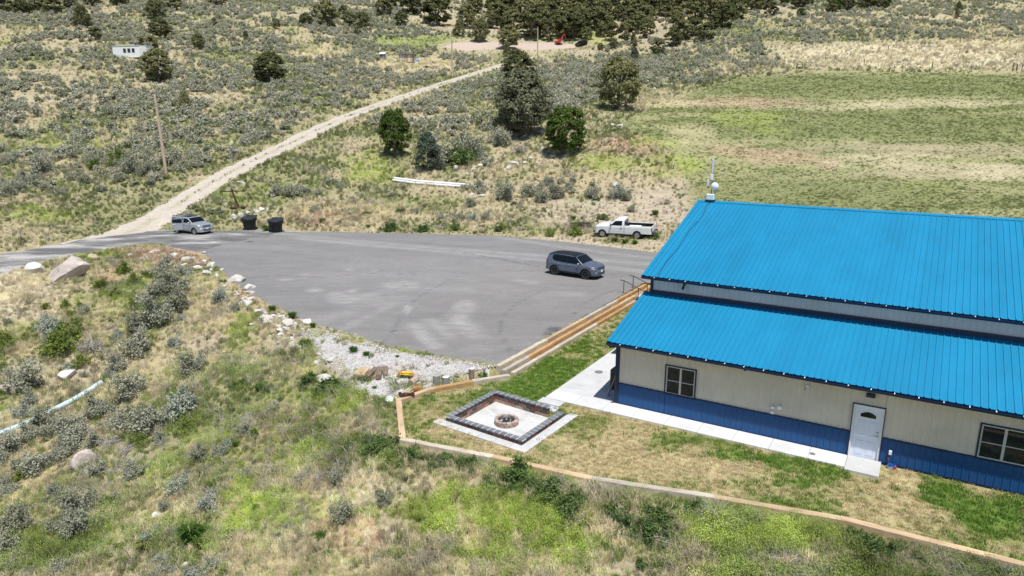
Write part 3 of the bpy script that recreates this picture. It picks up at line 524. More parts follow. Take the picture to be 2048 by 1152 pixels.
def roof_slope(name, n0, z0, n1, z1, e0=-OV, e1=LB + OV, flip=False, label=None):
    r = thing(name, None, None); r.parent = B
    if label: r['label'] = label
    sl = Vector((0, n1 - n0, z1 - z0)); nn = Vector((0, -(z1 - z0), n1 - n0)).normalized()
    if nn.z < 0: nn = -nn
    k = 0
    while e0 + k * SP < e1 - .01:
        a = e0 + k * SP; b = min(a + SP + .0, e1); mb = MB()
        sheet(mb, 0 if k == 0 else 0, b - a, (a, n0, z0), (1, 0, 0), (0, 0, 0), sl, nn, h=.034, bw=.023, tw=.018); o = mb.build('roof_sheet', ROOF, r); o.location = nn * (.0015 * (k % 2)); k += 1
    # deck under the sheets
    mb = MB(); q = nn * -.035; mb.add([Vector((e0 + .01, n0, z0)) + q, Vector((e1 - .01, n0, z0)) + q, Vector((e1 - .01, n1, z1)) + q, Vector((e0 + .01, n1, z1)) + q] +
        [Vector((e0 + .01, n0, z0)) + q * 4, Vector((e1 - .01, n0, z0)) + q * 4, Vector((e1 - .01, n1, z1)) + q * 4, Vector((e0 + .01, n1, z1)) + q * 4],
        [(0, 1, 2, 3), (7, 6, 5, 4), (0, 4, 5, 1), (1, 5, 6, 2), (2, 6, 7, 3), (3, 7, 4, 0)]); mb.build('soffit', NAVY, r)
    # rake trim on both ends
    for ex, s in ((e0, -1), (e1, 1)):
        mb = MB(); d = sl.normalized(); w = .17
        a = Vector((ex + s * .02, n0, z0)) + nn * .03; p = [a, a + sl, a + sl + Vector((-s * w, 0, 0)), a + Vector((-s * w, 0, 0))]; lo = nn * -.17
        mb.add(p + [p[0] + lo, p[1] + lo], [(0, 1, 2, 3), (0, 4, 5, 1)]); mb.build('rake_trim', ROOF, r)
    return r
LN0, LZ0, LN1 = -.5, 2.955, 3.80; LZ1 = LZ0 + (LN1 - LN0) * PIT
UN0, UZ0, UN1, UZ1 = 3.30, 5.085, 11.6, 7.73
roof_slope('lower_roof', LN0, LZ0, LN1, LZ1); roof_slope('upper_roof', UN0, UZ0, UN1, UZ1); roof_slope('rear_roof', 2 * UN1 - UN0, UZ0, UN1, UZ1)
mb = MB(); w = .2; sl_ = (UZ1 - UZ0) / (UN1 - UN0)
for s in (-1, 1):
    a = [(-OV - .02, UN1, UZ1 + .05), (LB + OV, UN1, UZ1 + .05), (LB + OV, UN1 + s * w, UZ1 + .045 - w * sl_), (-OV - .02, UN1 + s * w, UZ1 + .045 - w * sl_)]; mb.add(a, [(0, 1, 2, 3) if s < 0 else (3, 2, 1, 0)])
    b = [(x, y, z) for x, y, z in a[2:]] + [(x, y, z - .035) for x, y, z in a[2:]]; mb.add(b, [(0, 1, 3, 2)] if False else [(0, 1, 3, 2)])
mb.build('ridge_cap', ROOF, B)
def gutter(name, n0, z0):
    g = MB(); h = .105; n1 = n0 - .115
    a, b = -OV - .01, LB + OV
    g.add([(a, n0 + .005, z0 + .0), (b, n0 + .005, z0), (b, n0 + .005, z0 - h), (a, n0 + .005, z0 - h), (a, n1 + .035, z0 - h), (b, n1 + .035, z0 - h), (b, n1, z0 - .03), (a, n1, z0 - .03), (a, n1 - .0, z0 - .002), (b, n1, z0 - .002), (a, n1 + .014, z0 - .002), (b, n1 + .014, z0 - .002), (a, n1 + .014, z0 - .02), (b, n1 + .014, z0 - .02)],
          [(0, 3, 2, 1), (3, 4, 5, 2), (4, 7, 6, 5), (7, 8, 9, 6), (8, 10, 11, 9), (10, 12, 13, 11), (0, 8, 7, 4, 3), (1, 2, 5, 6, 9)])
    o = g.build(name, NAVY, B); k = .3
    bm_ = MB().box((0, 0, 0), (.03, .12, .012)).mesh('gutter_bracket', WHITE)
    while k < LB: mk('gutter_bracket', bm_, o, (k, n0 - .055, z0 + .004)); k += .72
    return o
gutter('lower_gutter', LN0, LZ0 - .03); gutter('upper_gutter', UN0, UZ0 - .03)
mb = MB(); mb.tube([(-.2, LN0 - .03, LZ0 - .14), (-.2, LN0 + .1, LZ0 - .26), (-.06, .02, LZ0 - .34), (-.06, .05, .2), (-.06, -.02, .08), (-.2, -.08, .05)], .045, 8); mb.build('downspout', NAVY, B)
# siding with openings (e0, e1, z0, z1)
OPEN = [(9.165, 10.165, .0, 2.1), (2.17, 3.38, 1.0, 2.21), (13.0, 14.35, 1.02, 2.22), (18.2, 19.4, 1.0, 2.2), (22.6, 23.8, 1.0, 2.2)]
def siding(parent, name, z0, z1, P0, U, N_, length, mat, opens=(), ztop=None):
    U = Vector(U); P0 = Vector(P0); k = 0
    while k * SP < length - .01:
        a, b = k * SP, min((k + 1) * SP, length); mb = MB(); cuts = sorted({a, b} | {x for o in opens for x in o[:2] if a < x < b})
        for i in range(len(cuts) - 1):
            p, q = cuts[i], cuts[i + 1]; zs = [(z0, z1 if ztop is None else min(ztop(p), ztop(q)))]
            for o in opens:
                if o[0] <= p + 1e-4 and q - 1e-4 <= o[1]:
                    zs = [s for t in zs for s in ((t[0], min(t[1], o[2])), (max(t[0], o[3]), t[1])) if s[1] - s[0] > .01]
            for (u, v) in zs: sheet(mb, p, q, P0, U, (0, 0, u), (0, 0, v), N_)
        if mb.v: mb.build(name, mat, parent)
        k += 1
def wall(name): o = thing(name, None, None); o.parent = B; return o
fw = wall('front_wall'); siding(fw, 'siding_panel', 1.02, LZ0 + .06, (0, 0, 0), (1, 0, 0), (0, -1, 0), LB, CREAM, OPEN)
siding(fw, 'wainscot_panel', .07, 1.0, (0, -.004, 0), (1, 0, 0), (0, -1, 0), LB, WAIN, OPEN)
def tri(mb, x0, x1, z, n=0.): mb.box(((x0 + x1) / 2, n - .018, z), (x1 - x0, .05, .05))
mb = MB()
for x0, x1 in ((0, 9.1), (10.23, LB)): tri(mb, x0, x1, 1.01)
mb.build('wainscot_cap', NAVY, fw)
mb = MB()
for x0, x1 in ((0, 9.1), (10.23, LB)): mb.box(((x0 + x1) / 2, -.012, .05), (x1 - x0, .05, .06))
mb.build('base_trim', NAVY, fw)
mb = MB().box((LB / 2, .2, 1.4), (LB - .1, .3, 2.76)); mb = MB()
cuts = [0] + sorted(x for o in OPEN for x in o[:2]) + [LB]
for i in range(len(cuts) - 1):
    p, q = cuts[i], cuts[i + 1]; o = [o for o in OPEN if abs(o[0] - p) < 1e-6]
    for u, v in ([(0, o[0][2]), (o[0][3], 2.95)] if o else [(0, 2.95)]):
        if v - u > .02: mb.box(((p + q) / 2, .09, (u + v) / 2), (q - p, .16, v - u))
mb.build('sheathing', NAVY, fw)
uw = wall('upper_wall'); siding(uw, 'siding_panel', LZ1 + .05, UZ0 + .05, (0, UN0 + .5, 0), (1, 0, 0), (0, -1, 0), LB, CREAM_SHADE)
mb = MB().box((LB / 2, UN0 + .45, LZ1 + .05), (LB + .1, .14, .15)); mb.build('flashing', NAVY, uw); MB().box((LB / 2, UN0 + .66, 4.6), (LB - .1, .26, .98)).build('sheathing', NAVY, uw)
def ztop(n):
    if n < UN0 + .5: return LZ0 + (n - LN0) * PIT - .05
    return UZ0 + (UN1 - UN0 - abs(n - UN1)) * sl_ - .05
DEP = 2 * UN1 - (UN0 + .5)
for nm, ex, s in (('left_wall', 0, -1), ('right_wall', LB, 1)):
    g = wall(nm); siding(g, 'siding_panel', 1.02, 9, (ex, 0, 0), (0, 1, 0), (s, 0, 0), DEP, CREAM, ztop=ztop); siding(g, 'wainscot_panel', .07, 1.0, (ex + s * .004, 0, 0), (0, 1, 0), (s, 0, 0), DEP, WAIN)
    mb = MB(); pr = [(ex - s * .2, y) for y in (0,)]; prof = [(.0, 0), (DEP, 0), (DEP, ztop(DEP)), (UN1, ztop(UN1)), (UN0 + .5, ztop(UN0 + .51)), (UN0 + .499, ztop(UN0 + .49)), (0, ztop(0))]
    mb.add([(ex - s * .02, a, b) for a, b in prof] + [(ex - s * .2, a, b) for a, b in prof], [tuple(range(7)), tuple(range(13, 6, -1))]); mb.build('sheathing', NAVY, g)
bw = wall('rear_wall'); siding(bw, 'siding_panel', .07, UZ0 - .05, (0, DEP, 0), (1, 0, 0), (0, 1, 0), LB, CREAM); MB().box((LB / 2, DEP - .1, 2.5), (LB - .2, .16, 5)).build('sheathing', NAVY, bw)
mb = MB(); mb.box((.035, -.012, 1.45), (.15, .075, 2.9)); mb.box((-.012, .04, 1.45), (.075, .17, 2.9)); mb.build('corner_trim', NAVY, B)
mb = MB(); mb.box((.035, UN0 + .49, 4.75), (.13, .07, .75)); mb.box((-.01, UN0 + .54, 4.75), (.07, .15, .75)); mb.build('corner_trim', NAVY, B)
# windows
def window(e0, e1, z0, z1):
    w = thing('window', None, None); w.parent = B; t = .045
    mb = MB()
    for a, b, c, d in ((e0 - t, e1 + t, z1, z1 + t), (e0 - t, e1 + t, z0 - t, z0), (e0 - t, e0, z0, z1), (e1, e1 + t, z0, z1)): mb.box(((a + b) / 2, -.02, (c + d) / 2), (b - a, .07, d - c))
    mb.build('outer_trim', NAVY, w); mb = MB(); f = .05; m = (e0 + e1) / 2
    for a, b, c, d in ((e0, e1, z1 - f, z1), (e0, e1, z0, z0 + f), (e0, e0 + f, z0 + f, z1 - f), (e1 - f, e1, z0 + f, z1 - f), (m - .04, m + .04, z0 + f, z1 - f)): mb.box(((a + b) / 2, .0, (c + d) / 2), (b - a, .05, d - c))
    mb.build('frame', VINYL, w)
    for a, b in ((e0 + f, m - .04), (m + .04, e1 - f)):
        MB().box(((a + b) / 2, .02, (z0 + z1) / 2), (b - a, .012, z1 - z0 - 2 * f)).build('pane', GLASS, w)
        MB().box(((a + b) / 2, .004, (z0 + z1) / 2 - .03), (b - a, .03, .028)).build('meeting_rail', VINYL, w)
for o in OPEN[1:]: window(*o)
# door
D = thing('door', None, None); D.parent = B; D['label'] = 'white entry door with a small arched light'
e0, e1, zt = 9.165, 10.165, 2.1; mb = MB()
for a, b, c, d in ((e0 - .03, e0, 0, zt), (e1, e1 + .03, 0, zt), (e0 - .03, e1 + .03, zt, zt + .03)): mb.box(((a + b) / 2, -.025, (c + d) / 2), (b - a, .085, d - c))
mb.build('outer_trim', NAVY, D); mb = MB()
for a, b, c, d in ((e0, e0 + .055, .03, zt), (e1 - .055, e1, .03, zt), (e0 + .055, e1 - .055, zt - .055, zt)): mb.box(((a + b) / 2, .0, (c + d) / 2), (b - a, .09, d - c))
mb.build('jamb', WHITE, D); a, b = e0 + .057, e1 - .057; sw = b - a; sc = (a + b) / 2
slab = MB().box((sc, .035, 1.035), (sw, .045, 2.0)).build('door_slab', DOORM, D)
def panel(x0, x1, z0, z1):
    mb = MB(); t = .02
    for p, q, c, d in ((x0, x1, z1 - t, z1), (x0, x1, z0, z0 + t), (x0, x0 + t, z0 + t, z1 - t), (x1 - t, x1, z0 + t, z1 - t)): mb.box(((p + q) / 2, .009, (c + d) / 2), (q - p, .012, d - c))
    mb.box(((x0 + x1) / 2, .0105, (z0 + z1) / 2), (x1 - x0 - 4 * t, .008, z1 - z0 - 4 * t)); mb.build('raised_panel', DOORM, D)
for x0, x1 in ((sc - .31, sc - .05), (sc + .05, sc + .31)): panel(x0, x1, .95, 1.5); panel(x0, x1, .2, .72)
fan = [(sc - .25, 1.64), (sc + .25, 1.64)] + [(sc + .25 - .5 * i / 8, 1.76 + .1 * math.sin(math.pi * i / 8)) for i in range(9)]
mb = MB(); mb.add([(x, .008, z) for x, z in fan], [tuple(range(len(fan)))]); mb.build('pane', GLASS, D)
mb = MB(); out = [(sc + (x - sc) * 1.16, 1.72 + (z - 1.72) * 1.35) for x, z in fan]; k = len(fan)
mb.add([(x, .01, z) for x, z in fan] + [(x, .011, z) for x, z in out] + [(x, -.004, z) for x, z in fan] + [(x, -.004, z) for x, z in out], [(2 * k + i, 2 * k + (i + 1) % k, 3 * k + (i + 1) % k, 3 * k + i) for i in range(k)] + [(k + i, k + (i + 1) % k, 3 * k + (i + 1) % k, 3 * k + i) for i in range(k)] + [(i, (i + 1) % k, 2 * k + (i + 1) % k, 2 * k + i) for i in range(k)])
mb.build('light_frame', WHITE, D)
mb = MB(); mb.lathe([(0, -.03), (.03, -.03), (.032, .01)], 12, (b - .08, 0, 1.0), 'Y'); mb.box((b - .14, -.035, 1.0), (.13, .018, .022)); mb.build('handle', STEEL, D)
MB().lathe([(0, -.025), (.026, -.025), (.03, .01)], 12, (b - .08, 0, 1.14), 'Y').build('deadbolt', STEEL, D)
MB().box(((e0 + e1) / 2, -.02, .02), (1.0, .12, .03)).build('threshold', STEEL, D)
# fittings on the walls
l = MB(); l.bbox((9.66, -.07, 2.52), (.28, .12, .15), .02, rx=R(-12)); l.build('wall_lamp', BLACK, B); MB().box((9.66, -.012, 2.52), (.34, .03, .24)).build('lamp_backplate', M('grey_plate', (.45, .45, .45)), B)
mb = MB(); mb.lathe([(0, -.05), (.05, -.05), (.055, .0)], 14, (7.56, -.04, 2.44), 'Y'); mb.tube([(7.52, -.1, 2.36), (7.5, -.2, 2.33)], [.035, .035], 10); mb.build('security_camera', WHITE, B)
MB().tube([(7.5, -.2, 2.33), (7.498, -.206, 2.328)], .028, 10).build('camera_lens', BLACK, B)
for x, z, w, h in ((6.43, 1.32, .13, .12), (6.43, 1.13, .13, .13), (6.67, 1.38, .15, .16)): MB().bbox((x, -.05, z), (w, .1, h), .015).build('outlet_box', WHITE, B)
MB().bbox((5.29, -.03, 2.62), (.15, .05, .12), .01).build('wall_vent', VINYL, B); MB().lathe([(0, -.004), (.04, -.004), (.04, .0)], 12, (5.29, -.058, 2.62), 'Y').build('vent_hole', BLACK, B)
MB().bbox((10.5, -.05, .52), (.1, .08, .16), .01).build('outlet_box', WHITE, B); mb = MB(); mb.tube([(10.48, -.04, .3), (10.47, -.12, .28), (10.47, -.13, .22)], .018, 8); mb.lathe([(.0, 0), (.035, 0), (.035, .012), (0, .012)], 10, (10.47, -.12, .31)); mb.build('hose_tap', M('brass_red', (.25, .05, .03)), B)
mb = MB(); mb.tube([(1.55, UN0 + .45, 4.72), (1.55, UN0 + .3, 4.68), (1.55, UN0 + .26, 4.6)], [.04, .05, .06], 8); mb.box((1.55, UN0 + .47, 4.8), (.1, .04, .12)); mb.build('floodlight', BLACK, B)
# roof cable
def upz(n): return UZ0 + (n - UN0) * sl_ + .035
mb = MB(); mb.tube([(.42, UN1 - .12, upz(UN1 - .12) + .02), (.36, UN1 - .6, upz(UN1 - .6)), (.5, 9.6, upz(9.6)), (.38, 8, upz(8)), (.44, 6, upz(6)), (.36, 4.6, upz(4.6)), (.42, 3.4, upz(3.4)), (.42, UN0 - .02, upz(UN0) - .05)], .013, 6); mb.build('cable', BLACK, B)
# gable mast with radios
A = thing('antenna_mast', 'thin mast with a white dish and panel antennas standing on the roof ridge', 'antenna', L2W(.38, UN1, UZ1 + .05), BROT)
GREY = M('grey_antenna', (.55, .57, .6), .4, var=.05)
mb = MB(); mb.box((0, -.02, .02), (.5, .34, .03)); mb.build('base_plate', BLACK, A); mb = MB(); mb.bbox((-.0, -.12, .2), (.44, .26, .34), .04); mb.build('equipment_box', M('pale_box', (.62, .68, .72), .4, var=.05), A)
MB().tube([(0, 0, .0), (0, 0, 2.2)], .024, 8).build('mast', BLACK, A)
d = MB(); d.lathe([(0, -.09), (.1, -.085), (.18, -.05), (.215, 0), (.19, .05), (.08, .1), (0, .11)], 20, (.2, -.18, .78), 'Y'); d.build('dish', WHITE, A, True); MB().tube([(0, 0, .78), (.2, -.1, .78)], .03, 8).build('dish_arm', GREY, A)
MB().bbox((-.2, -.08, .95), (.13, .08, .34), .02, rz=.3).build('panel_antenna', GREY, A); MB().tube([(0, 0, .95), (-.18, -.04, .95)], .02, 6).build('panel_arm', GREY, A)
MB().bbox((-.02, -.08, 1.27), (.14, .09, .32), .02).build('radio', WHITE, A); MB().bbox((-.02, -.07, 1.85), (.12, .07, .78), .03).build('sector_antenna', GREY, A); MB().bbox((.09, -.02, 2.12), (.16, .04, .05), .01).build('bracket', GREY, A)
MB().box((0, 0, 1.08), (.1, .1, .06)).build('clamp', STEEL, A)
# ------------------------------------------------------------------ concrete, timbers, fire pit
def concrete(name, col, var=.08):
    m = bpy.data.materials.new(name); m.use_nodes = True; n = NT(m); b = n.bsdf; b.inputs['Roughness'].default_value = .85; b.inputs['Specular IOR Level'].default_value = .25
    v = n.coord('Object'); f = n.noise(1.1, v, 7, .65); f2 = n.noise(40, v, 4, .7)
    c = n.ramp(f, [(.28, tuple(x * (1 - var * 1.6) for x in col)), (.5, col), (.75, tuple(min(1, x * (1 + var)) for x in col))]); c = n.mix(1., c, n.ramp(f2, [(.25, (.92,) * 3), (.75, (1.06,) * 3)]), 'MULTIPLY')
    c = n.mix(1., c, n.ramp(n.rnd(), [(0, (.94,) * 3), (1, (1.04,) * 3)]), 'MULTIPLY'); n.link(c, b.inputs['Base Color']); n.bump(f2, .15, .01); return m
CON = concrete('concrete', (.56, .56, .55)); CON2 = concrete('concrete_patio', (.50, .50, .50), .12); CON3 = concrete('concrete_porch', (.47, .47, .46))
def slab(parent, name, e0, e1, n0, n1, z, mat, th=.12, b=.008):
    return MB().bbox(((e0 + e1) / 2, (n0 + n1) / 2, z - th / 2), (e1 - e0 - .012, n1 - n0 - .012, th), b).build(name, mat, parent)
walk = structure(thing('sidewalk', None, None, C0, BROT)); x = -2.95
MB().box((3.1, -.55, -.02), (12.1, .95, .1)).build('joint_bed', M('joint', (.3, .29, .27)), walk)
k = 0
while x < 9.1:
    w = min(1.36, 9.17 - x); slab(walk, 'slab', x, x + w, -1.05, -.03, .06, CON); x += w
slab(walk, 'porch_slab', 9.17, 10.27, -1.27, -.03, .085, CON3)
pat = structure(thing('patio', None, None, C0, BROT)); MB().box((-1.5, 5, -.03), (2.9, 11.9, .1)).build('joint_bed', MATS['joint'], pat)
y = -1.04
for h in (2.1, 2.3, 2.4, 2.4, 2.4): slab(pat, 'slab', -2.95, -1.5, y if y > 0 else -1.04 + 1.01, y + h, .056, CON2) if False else None; slab(pat, 'slab', -2.95, -.02, max(y, -.03), y + h, .055, CON2); y += h
slab(pat, 'slab', -3.05, -1.95, -1.62, -1.06, .05, CON2)
for e, n, nm, r in ((-2.2, 3.05, 'drain_cover', .2), (8.05, -.62, 'drain_cover', .1)):
    p = L2W(e, n, .06); o = MB().lathe([(0, .012), (r * .82, .012), (r * .86, .006), (r * .93, .012), (r, .012), (r, -.01)], 20).build('drain_cover', M('iron_lid', (.20, .20, .20), .7, .3), None, loc=p)
    tag(o, 'round grey iron lid set in the patio slab left of the building' if r > .15 else 'small round lid set in the sidewalk left of the white door', 'drain cover')
# timbers
def wood(name, a, b, dark):
    m = bpy.data.materials.new(name); m.use_nodes = True; n = NT(m); s = n.bsdf; s.inputs['Roughness'].default_value = .85; s.inputs['Specular IOR Level'].default_value = .2
    v = n.coord('Object', (1.0, 9, 9)); f = n.noise(2.2, v, 7, .7, .6); f2 = n.noise(.9, n.coord('Object', (1, 2, 2)), 4, .6)
    c = n.ramp(f, [(.28, dark), (.42, a), (.68, b)]); c = n.mix(1., c, n.ramp(f2, [(.3, (.8,) * 3), (.7, (1.15,) * 3)]), 'MULTIPLY'); c = n.mix(1., c, n.ramp(n.rnd(), [(0, (.86, .87, .88)), (1, (1.1, 1.08, 1.05))]), 'MULTIPLY')
    n.link(c, s.inputs['Base Color']); n.bump(f, .5, .02); return m
WG = wood('weathered_timber', (.43, .37, .29), (.58, .52, .43), (.16, .12, .09)); WO = wood('orange_timber', (.40, .23, .105), (.52, .34, .18), (.13, .06, .03)); WT = wood('tan_timber', (.46, .33, .20), (.58, .45, .30), (.22, .13, .08)); WD = wood('old_tie', (.17, .12, .09), (.30, .235, .18), (.06, .04, .03))
def timber(parent, p, q, z0, z1, w, mat, gap=.008):
    p = Vector(p[:2]); q = Vector(q[:2]); d = q - p; L = d.length - gap
    bm = bmesh.new(); bmesh.ops.create_cube(bm, size=1)
    for v in bm.verts: v.co = Vector((v.co.x * L, v.co.y * w, v.co.z * (z1 - z0)))
    bmesh.ops.bevel(bm, geom=bm.edges[:], offset=.014, segments=1, affect='EDGES'); bmesh.ops.subdivide_edges(bm, edges=[e for e in bm.edges if e.calc_length() > .8], cuts=5)
    r = random.Random(int(p.x * 100) + int(z0 * 1000))
    for v in bm.verts: v.co += Vector((0, r.uniform(-.006, .006), r.uniform(-.006, .006)))
    m = bpy.data.meshes.new('timber'); bm.to_mesh(m); bm.free(); m.materials.append(mat); pl = parent.matrix_world.translation if False else Vector(parent.location)
    c = (p + q) / 2; return mk('timber', m, parent, (c.x - pl.x, c.y - pl.y, (z0 + z1) / 2 - pl.z), math.atan2(d.y, d.x))
ED = thing('lawn_edging', 'line of weathered square timbers bordering the lawn above the wild slope', 'edging', EDGE[6])
cols = [WG, WO, WT, WT, WG, WT, WG, WT, WT, WG, WG, WG]
for i in range(2, len(EDGE) - 1):
    p, q = EDGE[i], EDGE[i + 1]; L = np.linalg.norm((q - p)[:2]); k = max(1, round(L / 2.9)); u = (q - p) / L * .08
    for j in range(k):
        a = p + (q - p) * j / k; b = p + (q - p) * (j + 1) / k; timber(ED, a - u, b + u * .2, -.12 + .003 * (i % 2), .205 + .006 * (i % 3), .25, cols[(i - 2) % len(cols)] if k == 1 else [WT, WG, WO, WT][(i + j) % 4])
TW = thing('timber_terrace', 'three stepped rows of square timbers between the asphalt and the green lawn', 'retaining wall', L2W(-5.9, 0))
for e, z0, z1, start, mats in ((-5.6, -.1, .19, .5, [WG, WG, WG, WG, WO, WO, WT, WO, WO]), (-5.89, -.05, .375, .15, [WG, WO, WO, WO, WO, WO, WT, WO, WO]), (-6.18, .05, .565, .1, [WG, WG, WT, WT, WG, WG, WO, WO, WO])):
    n = start
    for j, mt in enumerate(mats): timber(TW, L2W(e + .01 * (j % 2), n), L2W(e + .01 * (j % 2), n + 2.42), z0, z1, .25 if z1 > .5 else .23, mt); n += 2.42
# fire pit terrace
Q = [onz(889, 832, .25), onz(989, 778.6, .25), onz(1129.6, 824.7, .25), onz(1044.5, 882, .25)]; GAP = onz(1102, 811.5, .25)
pc = sum(Q) / 4; FLOORZ = -.21
PITPOLY = [tuple((q + (pc - q) * .06)[:2]) for q in Q]
def sink(ob, amt):
    me = ob.data; k = len(me.vertices); c = np.empty(k * 3, np.float32); me.vertices.foreach_get('co', c); c = c.reshape(-1, 3); d = sdf(PITPOLY, c[:, 0], c[:, 1]); c[:, 2] -= amt * (1 - sstep(-.1, .12, d)); me.vertices.foreach_set('co', c.ravel()); me.update()
sink(bpy.data.objects['lawn'], .5); sink(HILL, .35)
inner = [q + (pc - q) / np.linalg.norm((pc - q)[:2]) * .1 for q in Q]
fl = structure(thing('fire_pit_floor', None, None, (pc[0], pc[1], 0)))
MB().prism([tuple(p[:2] - pc[:2]) for p in reversed(inner)], FLOORZ - .1, FLOORZ).build('floor_slab', concrete('concrete_pit', (.50, .495, .48), .2), fl)
W_ = thing('fire_pit_wall', 'low sunken square wall of brown blocks with grey capstones on the lawn', 'fire pit', (pc[0], pc[1], 0))
def blockmat(nm, col): return M(nm, col, .9, 0, .25, 14, .5, 50, .15, objvar=.35)
BLK = [blockmat('block_brown', (.12, .075, .055)), blockmat('block_grey', (.13, .115, .105)), blockmat('block_red', (.19, .085, .06)), blockmat('block_tan', (.33, .25, .19)), blockmat('block_pink', (.30, .185, .145))]
CAP = M('capstone', (.15, .16, .175), .85, 0, .12, 6, .3, 60, .2, objvar=.12); MORT = M('mortar', (.62, .61, .59), .9, var=.1)
rd = random.Random(3)
def pitwall(a, b, corner0, corner1):
    a, b = Vector(a[:2]), Vector(b[:2]); d = (b - a); L = d.length; t = d / L; nrm = Vector((-t.y, t.x)); c = Vector(pc[:2])
    if nrm.dot(c - a) < 0: nrm = -nrm
    rz = math.atan2(t.y, t.x); org = Vector((pc[0], pc[1]))
    capw = .27
    x0, x1 = 0, L - (capw if corner1 else 0); n = max(1, round((x1 - x0) / .272)); s = (x1 - x0) / n
    for i in range(n):
        p = a + t * (x0 + (i + .5) * s) + nrm * capw / 2 - org; MB().bbox((0, 0, 0), (s - .03, capw - .01, .055), .006).build('capstone', CAP, W_, loc=(p.x, p.y, .225 + rd.uniform(-.002, .002)), rot=rz + rd.uniform(-.01, .01))
    p = a + t * ((x0 + x1) / 2) + nrm * capw / 2 - org; MB().box((0, 0, 0), (x1 - x0 - .01, capw - .02, .04)).build('mortar_bed', MORT, W_, loc=(p.x, p.y, .222), rot=rz)
    for k, (z0, z1, mats) in enumerate(((FLOORZ - .03, -.085, (3, 4, 3, 4, 1)), (-.079, .055, (0, 4, 2, 0, 1)), (.061, .195, (0, 1, 2, 0, 1)))):
        x = .03 + .17 * (k % 2); xs = [.03] + ([x] if k % 2 else [])
        while xs[-1] < L - .5: xs.append(xs[-1] + .34)
        xs.append(L - .03)
        for i in range(len(xs) - 1):
            w = xs[i + 1] - xs[i]
            if w < .03: continue
            p = a + t * ((xs[i] + xs[i + 1]) / 2) + nrm * .135 - org; MB().bbox((0, 0, 0), (w - .012, .19, z1 - z0), .008).build('block', BLK[rd.choice(mats)], W_, loc=(p.x, p.y, (z0 + z1) / 2), rot=rz)
    p = a + t * (L / 2) + nrm * .135 - org; MB().box((0, 0, 0), (L - .1, .165, .41)).build('mortar_core', MORT, W_, loc=(p.x, p.y, -.02), rot=rz)
pitwall(Q[0], Q[1], 0, 1); pitwall(Q[1], GAP, 0, 0); pitwall(Q[2], Q[3], 0, 1); pitwall(Q[3], Q[0], 0, 1)
apron = structure(thing('pit_apron', None, None, (pc[0], pc[1], 0)))
def strip(a, b, w, z, k, out0=0, out1=0):
    a, b = Vector(a[:2]), Vector(b[:2]); t = (b - a).normalized(); nrm = Vector((-t.y, t.x))
    if nrm.dot(Vector(pc[:2]) - a) > 0: nrm = -nrm
    a = a - t * out0; b = b + t * out1; L = (b - a).length; s = L / k
    for i in range(k):
        p = a + t * ((i + .5) * s) + nrm * (w / 2 - .06) - Vector(pc[:2]); MB().bbox((0, 0, 0), (s - .012, w, .1), .008).build('slab', CON2, apron, loc=(p.x, p.y, z - .05), rot=math.atan2(t.y, t.x))
strip(Q[0], Q[3], .42, .035, 6, .35, .36); strip(Q[3], Q[2], .42, .038, 6, -.0, .5)
q = (Q[2] + GAP) / 2; st = L2W(-2.35, -1.95); o = MB().bbox((0, 0, 0), (.95, .5, .1), .008).build('slab', CON2, apron, loc=(st[0] - pc[0], st[1] - pc[1], .0), rot=BROT)
rc = onz(1013, 846, FLOORZ + .02)
RG = thing('fire_ring', 'round fire ring of tan stone blocks in the middle of the sunken pit', 'fire ring', (rc[0], rc[1], FLOORZ))
STN = [blockmat('ring_stone', (.34, .25, .205)), blockmat('ring_stone_pale', (.42, .34, .29))]
for k, z in enumerate((.0, .105)):
    for i in range(14):
        a0 = (i + .5 * k) * 2 * math.pi / 14 + .06; a1 = a0 + 2 * math.pi / 14 - .05; ro_, ri = .50, .36; mb = MB()
        pts = [(ro_ * math.cos(a0), ro_ * math.sin(a0)), (ro_ * 1.02 * math.cos((a0 + a1) / 2), ro_ * 1.02 * math.sin((a0 + a1) / 2)), (ro_ * math.cos(a1), ro_ * math.sin(a1)), (ri * math.cos(a1), ri * math.sin(a1)), (ri * math.cos(a0), ri * math.sin(a0))]
        mb.prism(pts, z + .004, z + .10 + rd.uniform(-.006, .006)); mb.build('ring_stone', STN[rd.random() < .5], RG)
MB().lathe([(.355, 0), (.355, .215), (.33, .215), (.33, .0)], 28).build('steel_liner', M('burnt_steel', (.12, .115, .11), .6, .6, .3), RG, True)
MB().lathe([(0, .06), (.33, .06)], 20).build('ash_bed', M('ash', (.42, .41, .40), .95, var=.4, scale=14), RG)
CHAR = M('charcoal', (.03, .028, .027), .9, var=.3)
for i in range(26):
    a = rd.uniform(0, 6.28); r_ = rd.uniform(0, .26); MB().bbox((0, 0, 0), (rd.uniform(.06, .2), .05, .05), .012).build('charred_stick', CHAR, RG, loc=(r_ * math.cos(a), r_ * math.sin(a), .09 + rd.uniform(0, .05)), rot=(rd.uniform(-.3, .3), rd.uniform(-.3, .3), rd.uniform(0, 3)))
